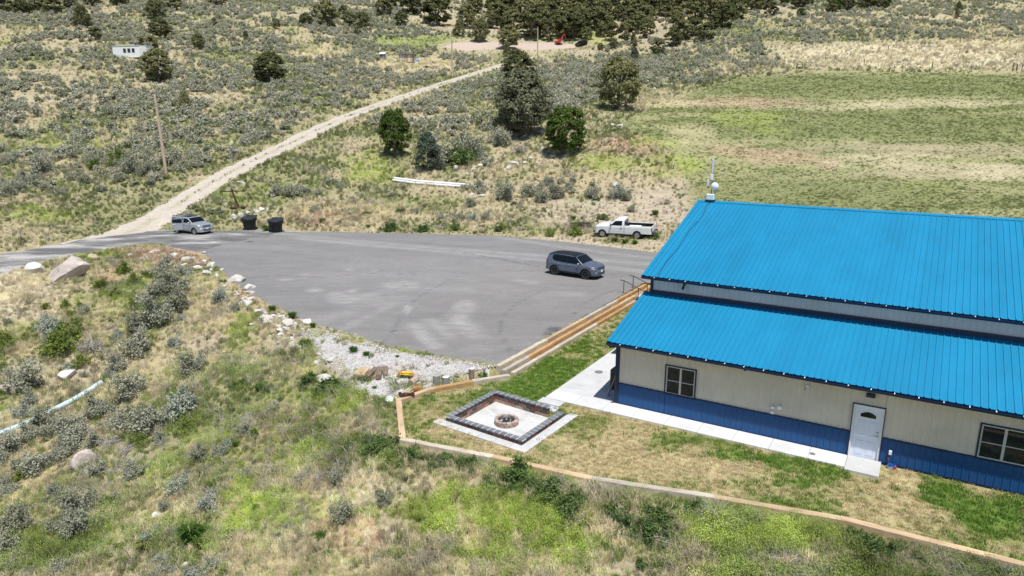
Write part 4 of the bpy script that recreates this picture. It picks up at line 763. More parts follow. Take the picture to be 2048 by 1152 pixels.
# ------------------------------------------------------------------ vehicles
from mathutils import geometry as mgeo
def ip(pts):
    a = sorted(pts); X = [p[0] for p in a]; Z = [p[1] for p in a]; return lambda x: float(np.interp(x, X, Z))
TYRE = M('tyre_rubber', (.028, .028, .03), .85, var=.25, scale=9); ALLOY = M('alloy', (.5, .5, .5), .35, .7, .1); DARKALLOY = M('dark_alloy', (.03, .03, .033), .4, .3, .1)
UNDER = M('underbody', (.012, .012, .012), .9, var=.2); LENS = M('lamp_lens', (.62, .64, .66), .12, .1, .1, spec=.8); RED = M('tail_lens', (.22, .008, .008), .2, var=.1); CARGLASS = M('car_glass', (.006, .008, .011), .06, 0, 0, spec=.22)
def paint(nm, c, metal=.35, rough=.32):
    return M(nm, c, rough, metal, .05, 1.2, spec=.4, coat=.45)
class Car:
    def __init__(s, name, label, up, plan, zb, tum, sill, axles, rw, x0, x1, body, front_low=.3, rear_low=.38, archtrim=.05, cat='car'):
        s.root = thing(name, label, cat); s.zh = ip(up); s.pw = ip(plan); s.zb = zb; s.tum = tum; s.ax = axles; s.rw = rw; s.x0 = x0; s.x1 = x1; s.body = body; s.sill = sill; s.ra = rw + .055; s.fl = front_low; s.rl = rear_low
    def zl(s, x):
        z = s.sill
        if x > s.ax[0] + s.ra: z = s.fl
        if x < s.ax[1] - s.ra: z = s.rl
        for a in s.ax:
            if abs(x - a) < s.ra: z = max(z, s.rw + math.sqrt(max(0, s.ra ** 2 - (x - a) ** 2)))
        return z
    def w(s, x, z):
        y = s.pw(x)
        if z > s.zb: y -= (z - s.zb) * s.tum + .012
        elif z > s.zb - .12: y -= .012 * (z - s.zb + .12) / .12
        if z < .5: y -= .10 * ((.5 - z) / .25) ** 1.5 * .5
        y += .012 * math.exp(-((z - s.zb + .14) / .06) ** 2)
        return y
    def stations(s, x0, x1, n=46):
        xs = list(np.linspace(x0, x1, n))
        for a in s.ax:
            for t in np.linspace(0, math.pi, 13): xs.append(a + s.ra * .999 * math.cos(t))
            xs += [a - s.ra * 1.001, a + s.ra * 1.001]
        return sorted(x for x in set(round(float(x), 4) for x in xs) if x0 <= x <= x1)
    def loft(s, x0, x1, name='body', mat=None, rows=9, cols=8, crown=.035):
        xs = s.stations(x0, x1); mb = MB(); sec = []
        for x in xs:
            a, b = s.zl(x), s.zh(x); a = min(a, b - .06); pts = []
            rd_ = min(.06, (b - a) * .3)
            for i in range(rows): z = a + (b - rd_ - a) * i / (rows - 1); pts.append((s.w(x, z), z))
            yt = s.w(x, b) ; pts.append((yt - .012 + 0, b - rd_ * .35)); pts.append((yt - .05, b))
            half = pts; top = []
            for j in range(1, cols): t = 1 - 2 * j / cols; top.append(((yt - .05) * t, b + crown * (1 - t * t)))
            sec.append([(y, z) for y, z in half] + top + [(-y, z) for y, z in reversed(half)])
        n = len(sec[0]); vs = [(x, y, z) for x, q in zip(xs, sec) for y, z in q]
        fs = [(i * n + j, (i + 1) * n + j, (i + 1) * n + j + 1, i * n + j + 1) for i in range(len(xs) - 1) for j in range(n - 1)]
        fs += [tuple(range(n)), tuple(range((len(xs) - 1) * n + n - 1, (len(xs) - 1) * n - 1, -1))]
        mb.add(vs, fs); o = mb.build(name, mat or s.body, s.root, True); o.data.set_sharp_from_angle(angle=R(38)); return o
    def side(s, name, poly, sgn, mat, off=.006, th=0., parent=None, cuts=2):
        bm = bmesh.new(); vs = [bm.verts.new((x, 0, z)) for x, z in poly]; f = bm.faces.new(vs); bmesh.ops.triangulate(bm, faces=[f])
        for _ in range(cuts): bmesh.ops.subdivide_edges(bm, edges=[e for e in bm.edges if e.calc_length() > .16], cuts=1, use_grid_fill=True); bmesh.ops.triangulate(bm, faces=bm.faces[:])
        if th:
            r = bmesh.ops.extrude_face_region(bm, geom=bm.faces[:]); ex = {v for v in r['geom'] if isinstance(v, bmesh.types.BMVert)}
        else: ex = set(bm.verts)
        for v in bm.verts: v.co.y = sgn * (s.w(v.co.x, v.co.z) + (off if v in ex else off - th))
        bmesh.ops.recalc_face_normals(bm, faces=bm.faces[:])
        m = bpy.data.meshes.new(name); bm.to_mesh(m); bm.free(); m.materials.append(mat); return mk(name, m, parent or s.root)
    def top(s, name, xa, xb, mat, off=.008, inset=.07, crown=.035, n=8, cols=8):
        mb = MB(); k = 0
        for i in range(n + 1):
            x = xa + (xb - xa) * i / n; b = s.zh(x); dz = (s.zh(x + .01) - s.zh(x - .01)) / .02; nx, nz = -dz / math.hypot(dz, 1), 1 / math.hypot(dz, 1)
            y = s.w(x, b) - .05
            for j in range(cols + 1): t = 1 - 2 * j / cols; mb.v.append((x + nx * off, t * (y - inset + .05), b + crown * (1 - (t * (y - inset + .05) / max(y, .1)) ** 2) + nz * off))
        c = cols + 1
        for i in range(n):
            for j in range(cols): mb.f.append((i * c + j, i * c + j + 1, (i + 1) * c + j + 1, (i + 1) * c + j))
        return mb.build(name, mat, s.root, True)
    def wheels(s, track, rim, spokes=5):
        r = s.rw; w = .115
        tm = MB().lathe([(r * .66, -w), (r * .9, -w), (r * .985, -w * .75), (r, -w * .4), (r, w * .4), (r * .985, w * .75), (r * .9, w), (r * .66, w), (r * .62, w * .8), (r * .62, -w * .8), (r * .66, -w)], 28, axis='Y').mesh('tyre', TYRE, True)
        rm = MB(); rm.lathe([(r * .68, -w * .9), (r * .66, w * .9), (r * .60, w * .85), (r * .58, w * .35), (0, w * .3)], 24, axis='Y')
        for k in range(spokes):
            a = 2 * math.pi * k / spokes + .3; c, d = math.cos(a), math.sin(a); rm.box((c * r * .33, w * .62, d * r * .33), (r * .6, .03, r * .17), ry=-a)
        rm.lathe([(0, w * .85), (r * .14, w * .8), (r * .16, w * .4)], 10, axis='Y'); rm = rm.mesh('rim', rim)
        dm = MB().lathe([(0, w * .32), (r * .57, w * .33)], 20, axis='Y').mesh('brake_disc', UNDER)
        for ax in s.ax:
            for sg in (1, -1):
                q = thing('wheel', None, None, (ax, sg * track, r), 0 if sg > 0 else math.pi); q.parent = s.root; mk('tyre', tm, q); mk('rim', rm, q); mk('brake_disc', dm, q)
        mb = MB(); mb.box(((s.x0 + s.x1) / 2, 0, .42), (s.x1 - s.x0 - .5, track * 2 - .34, .34)); 
        for ax in s.ax: mb.box((ax, 0, .62), (s.ra * 2.1, track * 2 - .28, .42))
        mb.build('underbody', UNDER, s.root)
    def arch(s, sgn, mat, wdt=.055, off=.012):
        for a in s.ax:
            inner = [(a + s.ra * math.cos(t), s.rw + s.ra * math.sin(t)) for t in np.linspace(-.25, math.pi + .25, 16)]; outer = [(a + (s.ra + wdt) * math.cos(t), s.rw + (s.ra + wdt) * math.sin(t)) for t in np.linspace(-.25, math.pi + .25, 16)]
            mb = MB(); k = 16
            for x, z in inner + outer: mb.v.append((x, sgn * (s.w(x, max(z, .3)) + off), z))
            mb.f += [(i, i + 1, k + i + 1, k + i) for i in range(k - 1)]; mb.build('arch_trim', mat, s.root)
    def bits(s, name, c, d, mat, b=.02, both=True, rz=0., parent=None):
        for sg in ((1, -1) if both else (1,)): MB().bbox((c[0], c[1] * sg, c[2]), d, b, rz=rz * sg).build(name, mat, parent or s.root)
    def place(s, cx, cy, yaw, zfn=None):
        h = Vector((math.cos(yaw), math.sin(yaw), 0)); l = Vector((-h.y, h.x, 0)); zfn = zfn or ground; tr = .75
        g = lambda a, t: zfn(cx + h.x * a + l.x * t, cy + h.y * a + l.y * t)
        zf = (g(s.ax[0], tr) + g(s.ax[0], -tr)) / 2; zr = (g(s.ax[1], tr) + g(s.ax[1], -tr)) / 2; zl_ = (g(s.ax[0], tr) + g(s.ax[1], tr)) / 2; zr_ = (g(s.ax[0], -tr) + g(s.ax[1], -tr)) / 2
        wb = s.ax[0] - s.ax[1]; X = (h * wb + Vector((0, 0, zf - zr))).normalized(); Yv = (l * 2 * tr + Vector((0, 0, zl_ - zr_))).normalized(); Z = X.cross(Yv).normalized(); Yv = Z.cross(X)
        m = Matrix((X, Yv, Z)).transposed().to_4x4(); zm = zr + (zf - zr) * (0 - s.ax[1]) / wb; m.translation = Vector((cx, cy, zm)); s.root.matrix_world = m; s.root.location = m.translation; s.root.rotation_euler = m.to_euler()
def both(c, fn):
    for sg in (1, -1): fn(sg)
# --- grey compact SUV with black roof
PB = paint('slate_paint', (.12, .147, .20), .4); PK = M('gloss_black', (.010, .011, .013), .38, 0, .05, 1.2, spec=.25); CLAD = M('cladding', (.03, .031, .033), .7, var=.1)
def suv_grey(label, body, name='suv', roofmat=None):
    up = [(-2.2, .9), (-2.185, 1.02), (-2.13, 1.14), (-2.0, 1.44), (-1.93, 1.55), (-1.8, 1.60), (-1.3, 1.645), (-.6, 1.655), (0, 1.635), (.3, 1.6), (.45, 1.555), (.75, 1.335), (1.05, 1.115), (1.15, 1.085), (1.6, 1.035), (1.95, .965), (2.08, .9), (2.15, .8), (2.2, .6)]
    plan = [(-2.2, .68), (-2.1, .79), (-1.9, .86), (-1.4, .905), (0, .915), (1.2, .915), (1.6, .895), (1.9, .835), (2.08, .74), (2.2, .56)]
    c = Car(name, label, up, plan, 1.05, .32, .30, (1.335, -1.30), .352, -2.2, 2.2, body); rm = roofmat or PK
    c.loft(-2.2, 2.2); c.wheels(.79, DARKALLOY)
    c.top('roof', -1.92, .42, rm, .010, .02, .035, 12); c.top('windshield', .47, 1.04, CARGLASS, .012, .07); c.top('rear_window', -2.12, -1.95, CARGLASS, .012, .08)
    for sg in (1, -1):
        c.side('quarter_glass', [(-1.52, 1.25), (-1.30, 1.15), (-1.28, 1.49), (-1.46, 1.47)], sg, CARGLASS, .008); c.side('rear_window_side', [(-1.26, 1.14), (-.28, 1.08), (-.28, 1.52), (-1.26, 1.50)], sg, CARGLASS, .008); c.side('front_window', [(-.2, 1.08), (.93, 1.09), (.70, 1.30), (.42, 1.50), (-.2, 1.525)], sg, CARGLASS, .008)
        c.side('pillar_trim', [(-1.56, 1.25), (-1.28, 1.11), (-.2, 1.06), (.98, 1.07), (.72, 1.33), (.42, 1.56), (-1.3, 1.54), (-1.52, 1.5)], sg, rm, .003); c.side('roof_rail', [(-1.9, 1.545), (-1.3, 1.56), (.4, 1.535), (.98, 1.10), (1.03, 1.11), (.46, 1.56), (-1.3, 1.61), (-1.93, 1.565)], sg, rm, .012)
        for nm, x0, x1, hx in (('front_door', -.22, .92, -.08), ('rear_door', -1.16, -.25, -1.0)):
            po = [(x0, .44), (x1 - .02, .44), (x1, 1.03), (x0, 1.04)] if nm == 'front_door' else [(x0 + .22, .44), (x1, .44), (x1, 1.04), (x0, 1.06), (x0, .82)]
            dr = c.side(nm, po, sg, body, .010, .012); MB().bbox((hx + .06, sg * (c.w(hx, .95) + .03), .955), (.17, .03, .03), .01).build('handle', ALLOY, dr)
        c.arch(sg, CLAD, .07); c.side('sill_trim', [(-.88, .305), (.92, .305), (.9, .43), (-.86, .43)], sg, CLAD, .014); c.side('headlight', [(1.84, .80), (2.10, .76), (2.06, .87), (1.80, .92)], sg, LENS, .012)
        c.side('tail_light', [(-2.14, .98), (-1.93, 1.0), (-1.88, 1.10), (-2.08, 1.14)], sg, RED, .012); c.side('badge', [(.45, .66), (.72, .65), (.72, .68), (.45, .69)], sg, rm, .02)
        MB().bbox((.80, sg * 1.02, 1.12), (.13, .2, .14), .04).build('mirror', ALLOY if roofmat is None else rm, c.root)
    c.bits('grille', (2.13, 0, .83), (.1, 1.0, .10), CLAD, .02, False); c.bits('lower_grille', (2.165, 0, .47), (.12, .95, .14), CLAD, .03, False); c.bits('fog_lamp', (2.1, .62, .55), (.1, .2, .06), LENS, .01); c.bits('number_plate', (2.235, 0, .60), (.02, .3, .14), M('plate_white', (.7, .7, .68), var=.05), .004, False)
    c.bits('front_bumper', (2.1, 0, .36), (.16, 1.25, .09), CLAD, .03, False); c.bits('rear_bumper', (-2.14, 0, .46), (.2, 1.45, .16), CLAD, .04, False); MB().tube([(-1.55, 0, 1.64), (-1.68, 0, 1.9)], .006, 5).build('aerial', BLACK, c.root)
    return c
SG = suv_grey('slate grey SUV with a black roof parked on the asphalt pad', PB)
pr_, pf_ = onz(1107.8, 548.8, .61), onz(1173.3, 561.8, .6); yaw = R(-35); mid = (pr_ + pf_) / 2; SG.place(mid[0] - math.sin(yaw) * .8, mid[1] + math.cos(yaw) * .8, yaw, lambda x, y: float(padz(x, y)) + .045)
# --- silver SUV, rear door open
PS = paint('silver_paint', (.44, .46, .48), .5)
def suv_silver():
    up = [(-2.2, .9), (-2.19, 1.05), (-2.16, 1.16), (-2.05, 1.54), (-1.98, 1.62), (-1.85, 1.68), (-1.2, 1.725), (-.5, 1.73), (.1, 1.705), (.36, 1.66), (.48, 1.62), (.78, 1.41), (1.1, 1.19), (1.2, 1.155), (1.7, 1.10), (2.0, 1.03), (2.1, .96), (2.16, .85), (2.2, .6)]
    plan = [(-2.2, .74), (-2.1, .82), (-1.9, .87), (-1.4, .9), (0, .905), (1.3, .905), (1.7, .885), (1.95, .84), (2.1, .76), (2.2, .62)]
    c = Car('suv', 'silver SUV with its rear side door standing open on the gravel drive', up, plan, 1.12, .24, .32, (1.33, -1.29), .36, -2.2, 2.2, PS)
    c.loft(-2.2, 2.2); c.wheels(.78, ALLOY); c.top('windshield', .5, 1.08, CARGLASS, .012, .07); c.top('rear_window', -2.15, -2.02, CARGLASS, .012, .09); c.top('sunroof', -.45, .3, CARGLASS, .01, .16)
    for sg in (1, -1):
        c.side('quarter_glass', [(-2.0, 1.18), (-1.32, 1.18), (-1.32, 1.58), (-1.88, 1.57)], sg, CARGLASS, .008); c.side('front_window', [(-.14, 1.17), (.98, 1.19), (.72, 1.38), (.46, 1.57), (-.14, 1.6)], sg, CARGLASS, .008)
        dr = c.side('front_door', [(-.2, .45), (.92, .45), (.98, 1.13), (-.2, 1.13)], sg, PS, .010, .012); MB().bbox((-.06, sg * (c.w(-.06, 1.0) + .03), 1.03), (.18, .03, .035), .01).build('handle', ALLOY, dr)
        c.arch(sg, PS, .06, .018); c.side('sill_trim', [(-.88, .32), (.92, .32), (.9, .43), (-.86, .43)], sg, M('silver_trim', (.3, .31, .32), .5), .014); c.side('headlight', [(1.86, .86), (2.11, .82), (2.09, .98), (1.80, 1.02)], sg, LENS, .012)
        c.side('tail_light', [(-2.15, .92), (-2.0, .92), (-2.02, 1.14), (-2.12, 1.14)], sg, RED, .012); MB().bbox((.84, sg * 1.02, 1.2), (.14, .2, .17), .04).build('mirror', PS, c.root)
        mb = MB(); mb.tube([(-1.9, sg * .66, 1.71), (-1.85, sg * .66, 1.765), (.0, sg * .66, 1.79), (.1, sg * .66, 1.74)], .02, 6); mb.build('roof_rail', CLAD, c.root)
    for x in (-1.5, -.6): MB().box((x, 0, 1.80), (.06, 1.3, .03)).build('cross_bar', CLAD, c.root)
    # far side rear door shut, near side opening dark and its door swung out
    po = [(-1.0, .45), (-.24, .45), (-.24, 1.13), (-1.24, 1.13), (-1.24, .86)]; win = [(-1.22, 1.18), (-.22, 1.17), (-.22, 1.6), (-1.22, 1.59)]
    dr = c.side('rear_door', po, 1, PS, .010, .012); c.side('rear_window_side', win, 1, CARGLASS, .008); MB().bbox((-1.05, c.w(-1.05, 1.0) + .03, 1.03), (.18, .03, .035), .01).build('handle', ALLOY, dr)
    c.side('door_opening', [(-1.0, .45), (-.24, .45), (-.24, 1.6), (-1.22, 1.6), (-1.24, .86)], -1, UNDER, .006)  # dark sheet painted as the cabin's shade; the body has no hole here
    hp = Vector((-.22, -c.w(-.22, .8), 0)); od = thing('open_rear_door', None, None, hp, R(56)); od.parent = c.root
    def sw(poly, nm, mat, y0, y1, par):
        mb = MB(); k = len(poly); mb.add([(x + .22, y0 + (-(z - 1.12) * -.2 if z > 1.12 else 0), z) for x, z in poly] + [(x + .22, y1 + (-(z - 1.12) * -.2 if z > 1.12 else 0), z) for x, z in poly], [tuple(range(k)), tuple(range(2 * k - 1, k - 1, -1))] + [(i, k + i, k + (i + 1) % k, (i + 1) % k) for i in range(k)]); return mb.build(nm, mat, par)
    dp = sw(po, 'door_panel', PS, -.03, .05, od); sw([(-1.18, 1.18), (-.27, 1.17), (-.27, 1.55), (-1.18, 1.54)], 'pane', CARGLASS, .0, .02, od)
    for q in ([(-1.24, 1.13), (-1.18, 1.13), (-1.18, 1.6), (-1.24, 1.6)], [(-.27, 1.13), (-.22, 1.13), (-.22, 1.6), (-.27, 1.6)], [(-1.24, 1.55), (-.22, 1.55), (-.22, 1.61), (-1.24, 1.61)]): sw(q, 'window_frame', PS, -.02, .035, od)
    MB().bbox((-.84, -.05, 1.03), (.18, .03, .035), .01).build('handle', ALLOY, od)
    c.bits('grille', (2.15, 0, .87), (.09, .95, .16), CLAD, .02, False); c.bits('grille_bar', (2.19, 0, .88), (.05, .93, .03), ALLOY, .01, False); c.bits('lower_grille', (2.17, 0, .50), (.12, .85, .10), CLAD, .03, False); c.bits('front_bumper', (2.12, 0, .62), (.2, 1.5, .12), PS, .05, False); c.bits('rear_bumper', (-2.16, 0, .55), (.2, 1.55, .2), PS, .05, False); c.bits('number_plate', (2.235, 0, .62), (.02, .3, .14), MATS['plate_white'], .004, False)
    return c
SS = suv_silver(); pr_, pf_ = onz(350, 465.3, .74), onz(395.5, 469.7, .73); yaw = R(-27); mid = (pr_ + pf_) / 2; SS.place(mid[0] - math.sin(yaw) * .8, mid[1] + math.cos(yaw) * .8, yaw)
# --- white single cab pickup
PW = paint('white_truck_paint', (.74, .74, .73), .0, .3)
def pickup():
    up = [(-.18, 1.70), (-.12, 1.78), (.1, 1.815), (.4, 1.81), (.6, 1.77), (.72, 1.72), (1.0, 1.50), (1.32, 1.27), (1.42, 1.235), (2.2, 1.17), (2.6, 1.08), (2.74, .98), (2.82, .7)]
    plan = [(-2.85, .95), (-2.7, .985), (-.2, .99), (1.3, .99), (2.0, .985), (2.5, .95), (2.72, .86), (2.82, .74)]
    c = Car('pickup_truck', 'white single cab pickup truck parked on the gravelly bank behind the pad', up, plan, 1.17, .26, .42, (1.95, -1.44), .375, -2.85, 2.82, PW, .42, .5, cat='pickup truck')
    c.loft(-.18, 2.82, 'cab_body'); c.wheels(.84, ALLOY, 7); c.top('windshield', .76, 1.29, CARGLASS, .012, .08)
    for sg in (1, -1):
        c.side('door_window', [(.0, 1.22), (1.12, 1.22), (.9, 1.42), (.66, 1.64), (.0, 1.66)], sg, CARGLASS, .008); dr = c.side('door', [(-.08, .5), (1.22, .5), (1.24, 1.17), (-.08, 1.17)], sg, PW, .010, .012); MB().bbox((.08, sg * (c.w(.08, 1.05) + .03), 1.02), (.16, .03, .06), .01).build('handle', BLACK, dr)
        c.side('moulding', [(-.1, .70), (1.25, .70), (1.25, .76), (-.1, .76)], sg, WHITE, .018); MB().bbox((1.06, sg * 1.1, 1.27), (.12, .2, .2), .04).build('mirror', BLACK, c.root); c.side('headlight', [(2.52, .88), (2.74, .84), (2.72, 1.0), (2.48, 1.03)], sg, LENS, .012)
        MB().bbox((-2.82, sg * .92, .93), (.08, .12, .36), .015).build('tail_light', RED, c.root)
    MB().box((-.2, 0, 1.46), (.03, 1.25, .36)).build('rear_window', CARGLASS, c.root)
    zt = 1.22; xs = c.stations(-2.82, -.22, 30)
    for sg in (1, -1):
        mb = MB(); rows = 7; n = rows + 5
        for x in xs:
            a = c.zl(x)
            for i in range(rows): z = a + (zt - .03 - a) * i / (rows - 1); mb.v.append((x, sg * (c.w(x, min(z, 1.16))), z))
            y = c.w(x, 1.16); mb.v += [(x, sg * (y - .012), zt), (x, sg * (y - .1), zt), (x, sg * (y - .11), zt - .05), (x, sg * (y - .14), zt - .06), (x, sg * (y - .14), .72)]
        mb.f += [(i * n + j, (i + 1) * n + j, (i + 1) * n + j + 1, i * n + j + 1) for i in range(len(xs) - 1) for j in range(n - 1)]
        MB().box((-1.52, sg * .835, .955), (2.56, .02, .44)).build('bed_liner', UNDER, c.root); k = len(xs) - 1; mb.f += [tuple(range(n)), tuple(range(k * n, k * n + n))]; o = mb.build('bed_side', PW, c.root, True); o.data.set_sharp_from_angle(angle=R(35)); 
        MB().bbox((-1.44, sg * .70, .85), (.85, .28, .3), .06).build('wheel_well', UNDER, c.root)
    MB().box((-1.52, 0, .70), (2.6, 1.75, .05)).build('bed_floor', M('bed_liner', (.05, .05, .052), .8), c.root); MB().bbox((-.27, 0, .98), (.06, 1.74, .5), .01).build('bed_front', UNDER, c.root); MB().bbox((-2.8, 0, .95), (.07, 1.68, .53), .015).build('tailgate', PW, c.root)
    MB().bbox((-2.845, 0, 1.05), (.02, .1, .06), .005).build('tailgate_handle', BLACK, c.root); MB().bbox((-2.93, 0, .58), (.2, 1.85, .17), .03).build('rear_bumper', BLACK, c.root); MB().box((-3.035, .0, .60), (.015, .32, .14)).build('number_plate', MATS['plate_white'], c.root)
    MB().bbox((2.76, 0, .55), (.2, 1.85, .2), .05).build('front_bumper', BLACK, c.root); MB().bbox((2.77, 0, .88), (.1, 1.2, .2), .02).build('grille', CLAD, c.root)
    return c
PT = pickup(); fr, re = onz(1210, 472.5, 1.15), onz(1280, 481, 1.1); mid = (fr + re) / 2; yaw = math.pi - R(24); l = np.array([-math.sin(yaw), math.cos(yaw)]); PT.place(mid[0] - l[0] * .85, mid[1] - l[1] * .85, yaw)
bp = PT.root.matrix_world if False else Matrix.LocRotScale(PT.root.location, PT.root.rotation_euler, None)
def inbed(v): return bp @ Vector(v)
o = MB().bbox((0, 0, 0), (1.15, .62, .3), .02).build('white_board', WHITE, None, loc=inbed((-1.05, .1, .93)), rot=PT.root.rotation_euler); tag(o, 'pale flat box lying in the bed of the white pickup truck', 'box')
lad = thing('step_ladder', 'small dark ladder lying in the bed of the white pickup truck', 'ladder', inbed((-1.95, .1, .80))); lad.rotation_euler = PT.root.rotation_euler
for y in (-.2, .2): MB().tube([(-.45, y, .05), (.45, y, .2)], .03, 6).build('rail', BLACK, lad)
for x in (-.3, 0, .3): MB().tube([(x, -.2, .125 + x / 6), (x, .2, .125 + x / 6)], .02, 6).build('rung', BLACK, lad)
# dark SUV far up the road
FS = suv_grey('small black SUV far up the dirt road beside the red excavator', PK, 'suv', PK); p = hit(1163, 93.5); FS.place(p[0], p[1] + 1, R(205))
# ------------------------------------------------------------------ excavator
ER = M('excavator_red', (.42, .025, .02), .5, var=.12); p = hit(1117, 90); EX = thing('excavator', 'red excavator with raised boom working beside the far dirt clearing', 'excavator', p, R(20))
for sg in (1, -1):
    pts = [(-1.5, .1), (-1.7, .4), (-1.5, .75), (1.5, .75), (1.7, .4), (1.5, .1)]; mb = MB(); k = 6; y0, y1 = sg * .8, sg * 1.25; mb.add([(x, y0, z) for x, z in pts] + [(x, y1, z) for x, z in pts], [tuple(range(k)), tuple(range(2 * k - 1, k - 1, -1))] + [(i, (i + 1) % k, k + (i + 1) % k, k + i) for i in range(k)]); mb.build('track', UNDER, EX)
MB().bbox((-.4, 0, 1.35), (2.6, 2.3, .9), .12).build('engine_house', ER, EX); MB().bbox((.55, .6, 2.1), (1.3, 1.0, 1.5), .1).build('cab', ER, EX); MB().box((.6, .6, 2.3), (1.33, .92, .8)).build('cab_glass', CARGLASS, EX)
MB().bbox((-1.5, 0, 1.35), (.6, 2.2, .8), .15).build('counterweight', ER, EX)
MB().tube([(.9, -.3, 1.5), (1.5, -.3, 3.3), (2.4, -.3, 4.6), (3.0, -.3, 4.95)], [.24, .27, .24, .18], 6).build('boom', ER, EX); MB().tube([(2.8, -.3, 5.2), (3.3, -.3, 4.2), (3.6, -.3, 2.6)], [.2, .18, .13], 6).build('stick', ER, EX)
MB().tube([(1.6, -.3, 2.0), (2.1, -.3, 3.7)], .08, 6).build('hydraulic_ram', STEEL, EX); mb = MB(); mb.bbox((3.35, -.3, 2.15), (.8, .9, .7), .15, ry=.5); mb.build('bucket', UNDER, EX)
EX.scale = (.72,) * 3
# ------------------------------------------------------------------ yard things
RUST = M('rusty_iron', (.085, .04, .028), .9, .2, .35, 12); ROT = lambda a, b: math.atan2(b[1] - a[1], b[0] - a[0])
# handrails of the timber steps
HR = thing('stair_handrail', 'nearer black steel handrail of the timber steps beside the building', 'handrail', L2W(-6.4, 16.4, 0), BROT, 'black stair handrails')
def rail(root, top):
    k = .03
    for x, z in ((0, .5), (1.05, .1)): MB().tube([(x, 0, z - .1), (x, 0, z + .98)], .026, 8).build('post', BLACK, root)
    MB().tube([(-.3, 0, 1.5), (0, 0, 1.48), (1.05, 0, 1.08), (1.7, 0, .86), (1.95, 0, .85)], .026, 8).build('top_rail', BLACK, root)
    MB().tube([(1.95, 0, .85), (2.0, 0, .75), (1.9, 0, .62), (1.7, 0, .68)], .022, 8).build('return_bend', BLACK, root); MB().box((0, 0, .58), (.12, .12, .012)).build('foot_plate', BLACK, root); MB().tube([(1.7, 0, .0), (1.7, 0, .86)], .026, 8).build('post', BLACK, root)
rail(HR, 0); HR2 = thing('stair_handrail', 'farther black steel handrail of the timber steps beside the building', 'handrail', L2W(-6.4, 18.1, 0), BROT, 'black stair handrails'); rail(HR2, 0)
ST = thing('timber_steps', 'timber steps down from the asphalt beside the end of the building', 'steps', L2W(-6.05, 17.25, 0), BROT)
for i in range(3): MB().bbox((.62 + i * .32, 0, .40 - i * .16), (.34, 1.5, .14), .012).build('tread', WG, ST)
CH = thing('plastic_chair', 'white plastic chair at the foot of the timber steps', 'chair', L2W(-3.5, 18.6, 0), BROT + .7)
for x in (-.2, .2):
    for y in (-.2, .2): MB().tube([(x, y, 0), (x * .9, y * .9, .42)], .022, 6).build('leg', WHITE, CH)
MB().bbox((0, 0, .43), (.48, .46, .04), .015).build('seat', WHITE, CH); MB().bbox((-.24, 0, .68), (.04, .44, .46), .015, ry=-.15).build('backrest', WHITE, CH)
for y in (-.24, .24): MB().bbox((0, y, .62), (.42, .05, .03), .01).build('armrest', WHITE, CH)
# patio: picnic table, heat pump, shovel
PTB = thing('picnic_table', 'grey topped picnic table on the patio half hidden by the building', 'table', L2W(-1.82, 6.6, .055), BROT + R(92)); GT = M('grey_top', (.17, .17, .18), .6, var=.1)
for y in (-.30, 0, .30): MB().bbox((0, y, .74), (1.5, .28, .04), .01).build('tabletop_board', GT, PTB)
for y in (-.78, .78): MB().bbox((0, y, .44), (1.5, .27, .04), .01).build('bench_board', GT, PTB)
for x in (-.55, .55): MB().tube([(x, -.8, .42), (x, -.4, .05), (x, 0, .05), (x, .4, .05), (x, .8, .42)], .025, 6).build('bench_frame', BLACK, PTB); MB().tube([(x, 0, .05), (x, 0, .72)], .03, 6).build('leg', BLACK, PTB)
HP = thing('heat_pump', 'black louvred heat pump standing against the end wall on the patio', 'heat pump', L2W(-.66, 1.75, .055), BROT)
MB().bbox((0, 0, .5), (.42, .9, .95), .03).build('cabinet', M('black_metal', (.028, .03, .034), .5, var=.1), HP)
for i in range(14): MB().box((-.215, 0, .12 + i * .058), (.02, .82, .022)).build('louvre', BLACK, HP)
for i in range(12): MB().box((0, -.455, .15 + i * .06), (.28, .02, .022)).build('louvre', BLACK, HP)
SHV = thing('shovel', 'shovel with a wooden handle leaning on the end wall near the corner', 'shovel', L2W(-.55, .62, .06), BROT); MB().tube([(0, 0, .3), (.3, .15, 1.35)], .018, 7).build('handle', WT, SHV); MB().bbox((-.05, -.02, .16), (.03, .22, .32), .01, ry=.2).build('blade', STEEL, SHV)
BK = thing('hose_pile', 'tangle of blue hose beside the tap right of the white door', 'hose', L2W(10.6, -.2, .02), BROT)
mb = MB(); mb.tube([(.16 * math.cos(t) * (1 - t / 40), .1 * math.sin(t), .03 + .012 * t * .5 + .02 * math.sin(3 * t)) for t in np.linspace(0, 18, 60)], .014, 6); mb.build('coil', M('blue_hose', (.02, .13, .45), .4), BK); MB().lathe([(0, 0), (.035, 0), (.04, .08), (0, .09)], 8, (.12, -.05, .02)).build('nozzle', M('red_plastic', (.5, .03, .02), .4), BK)
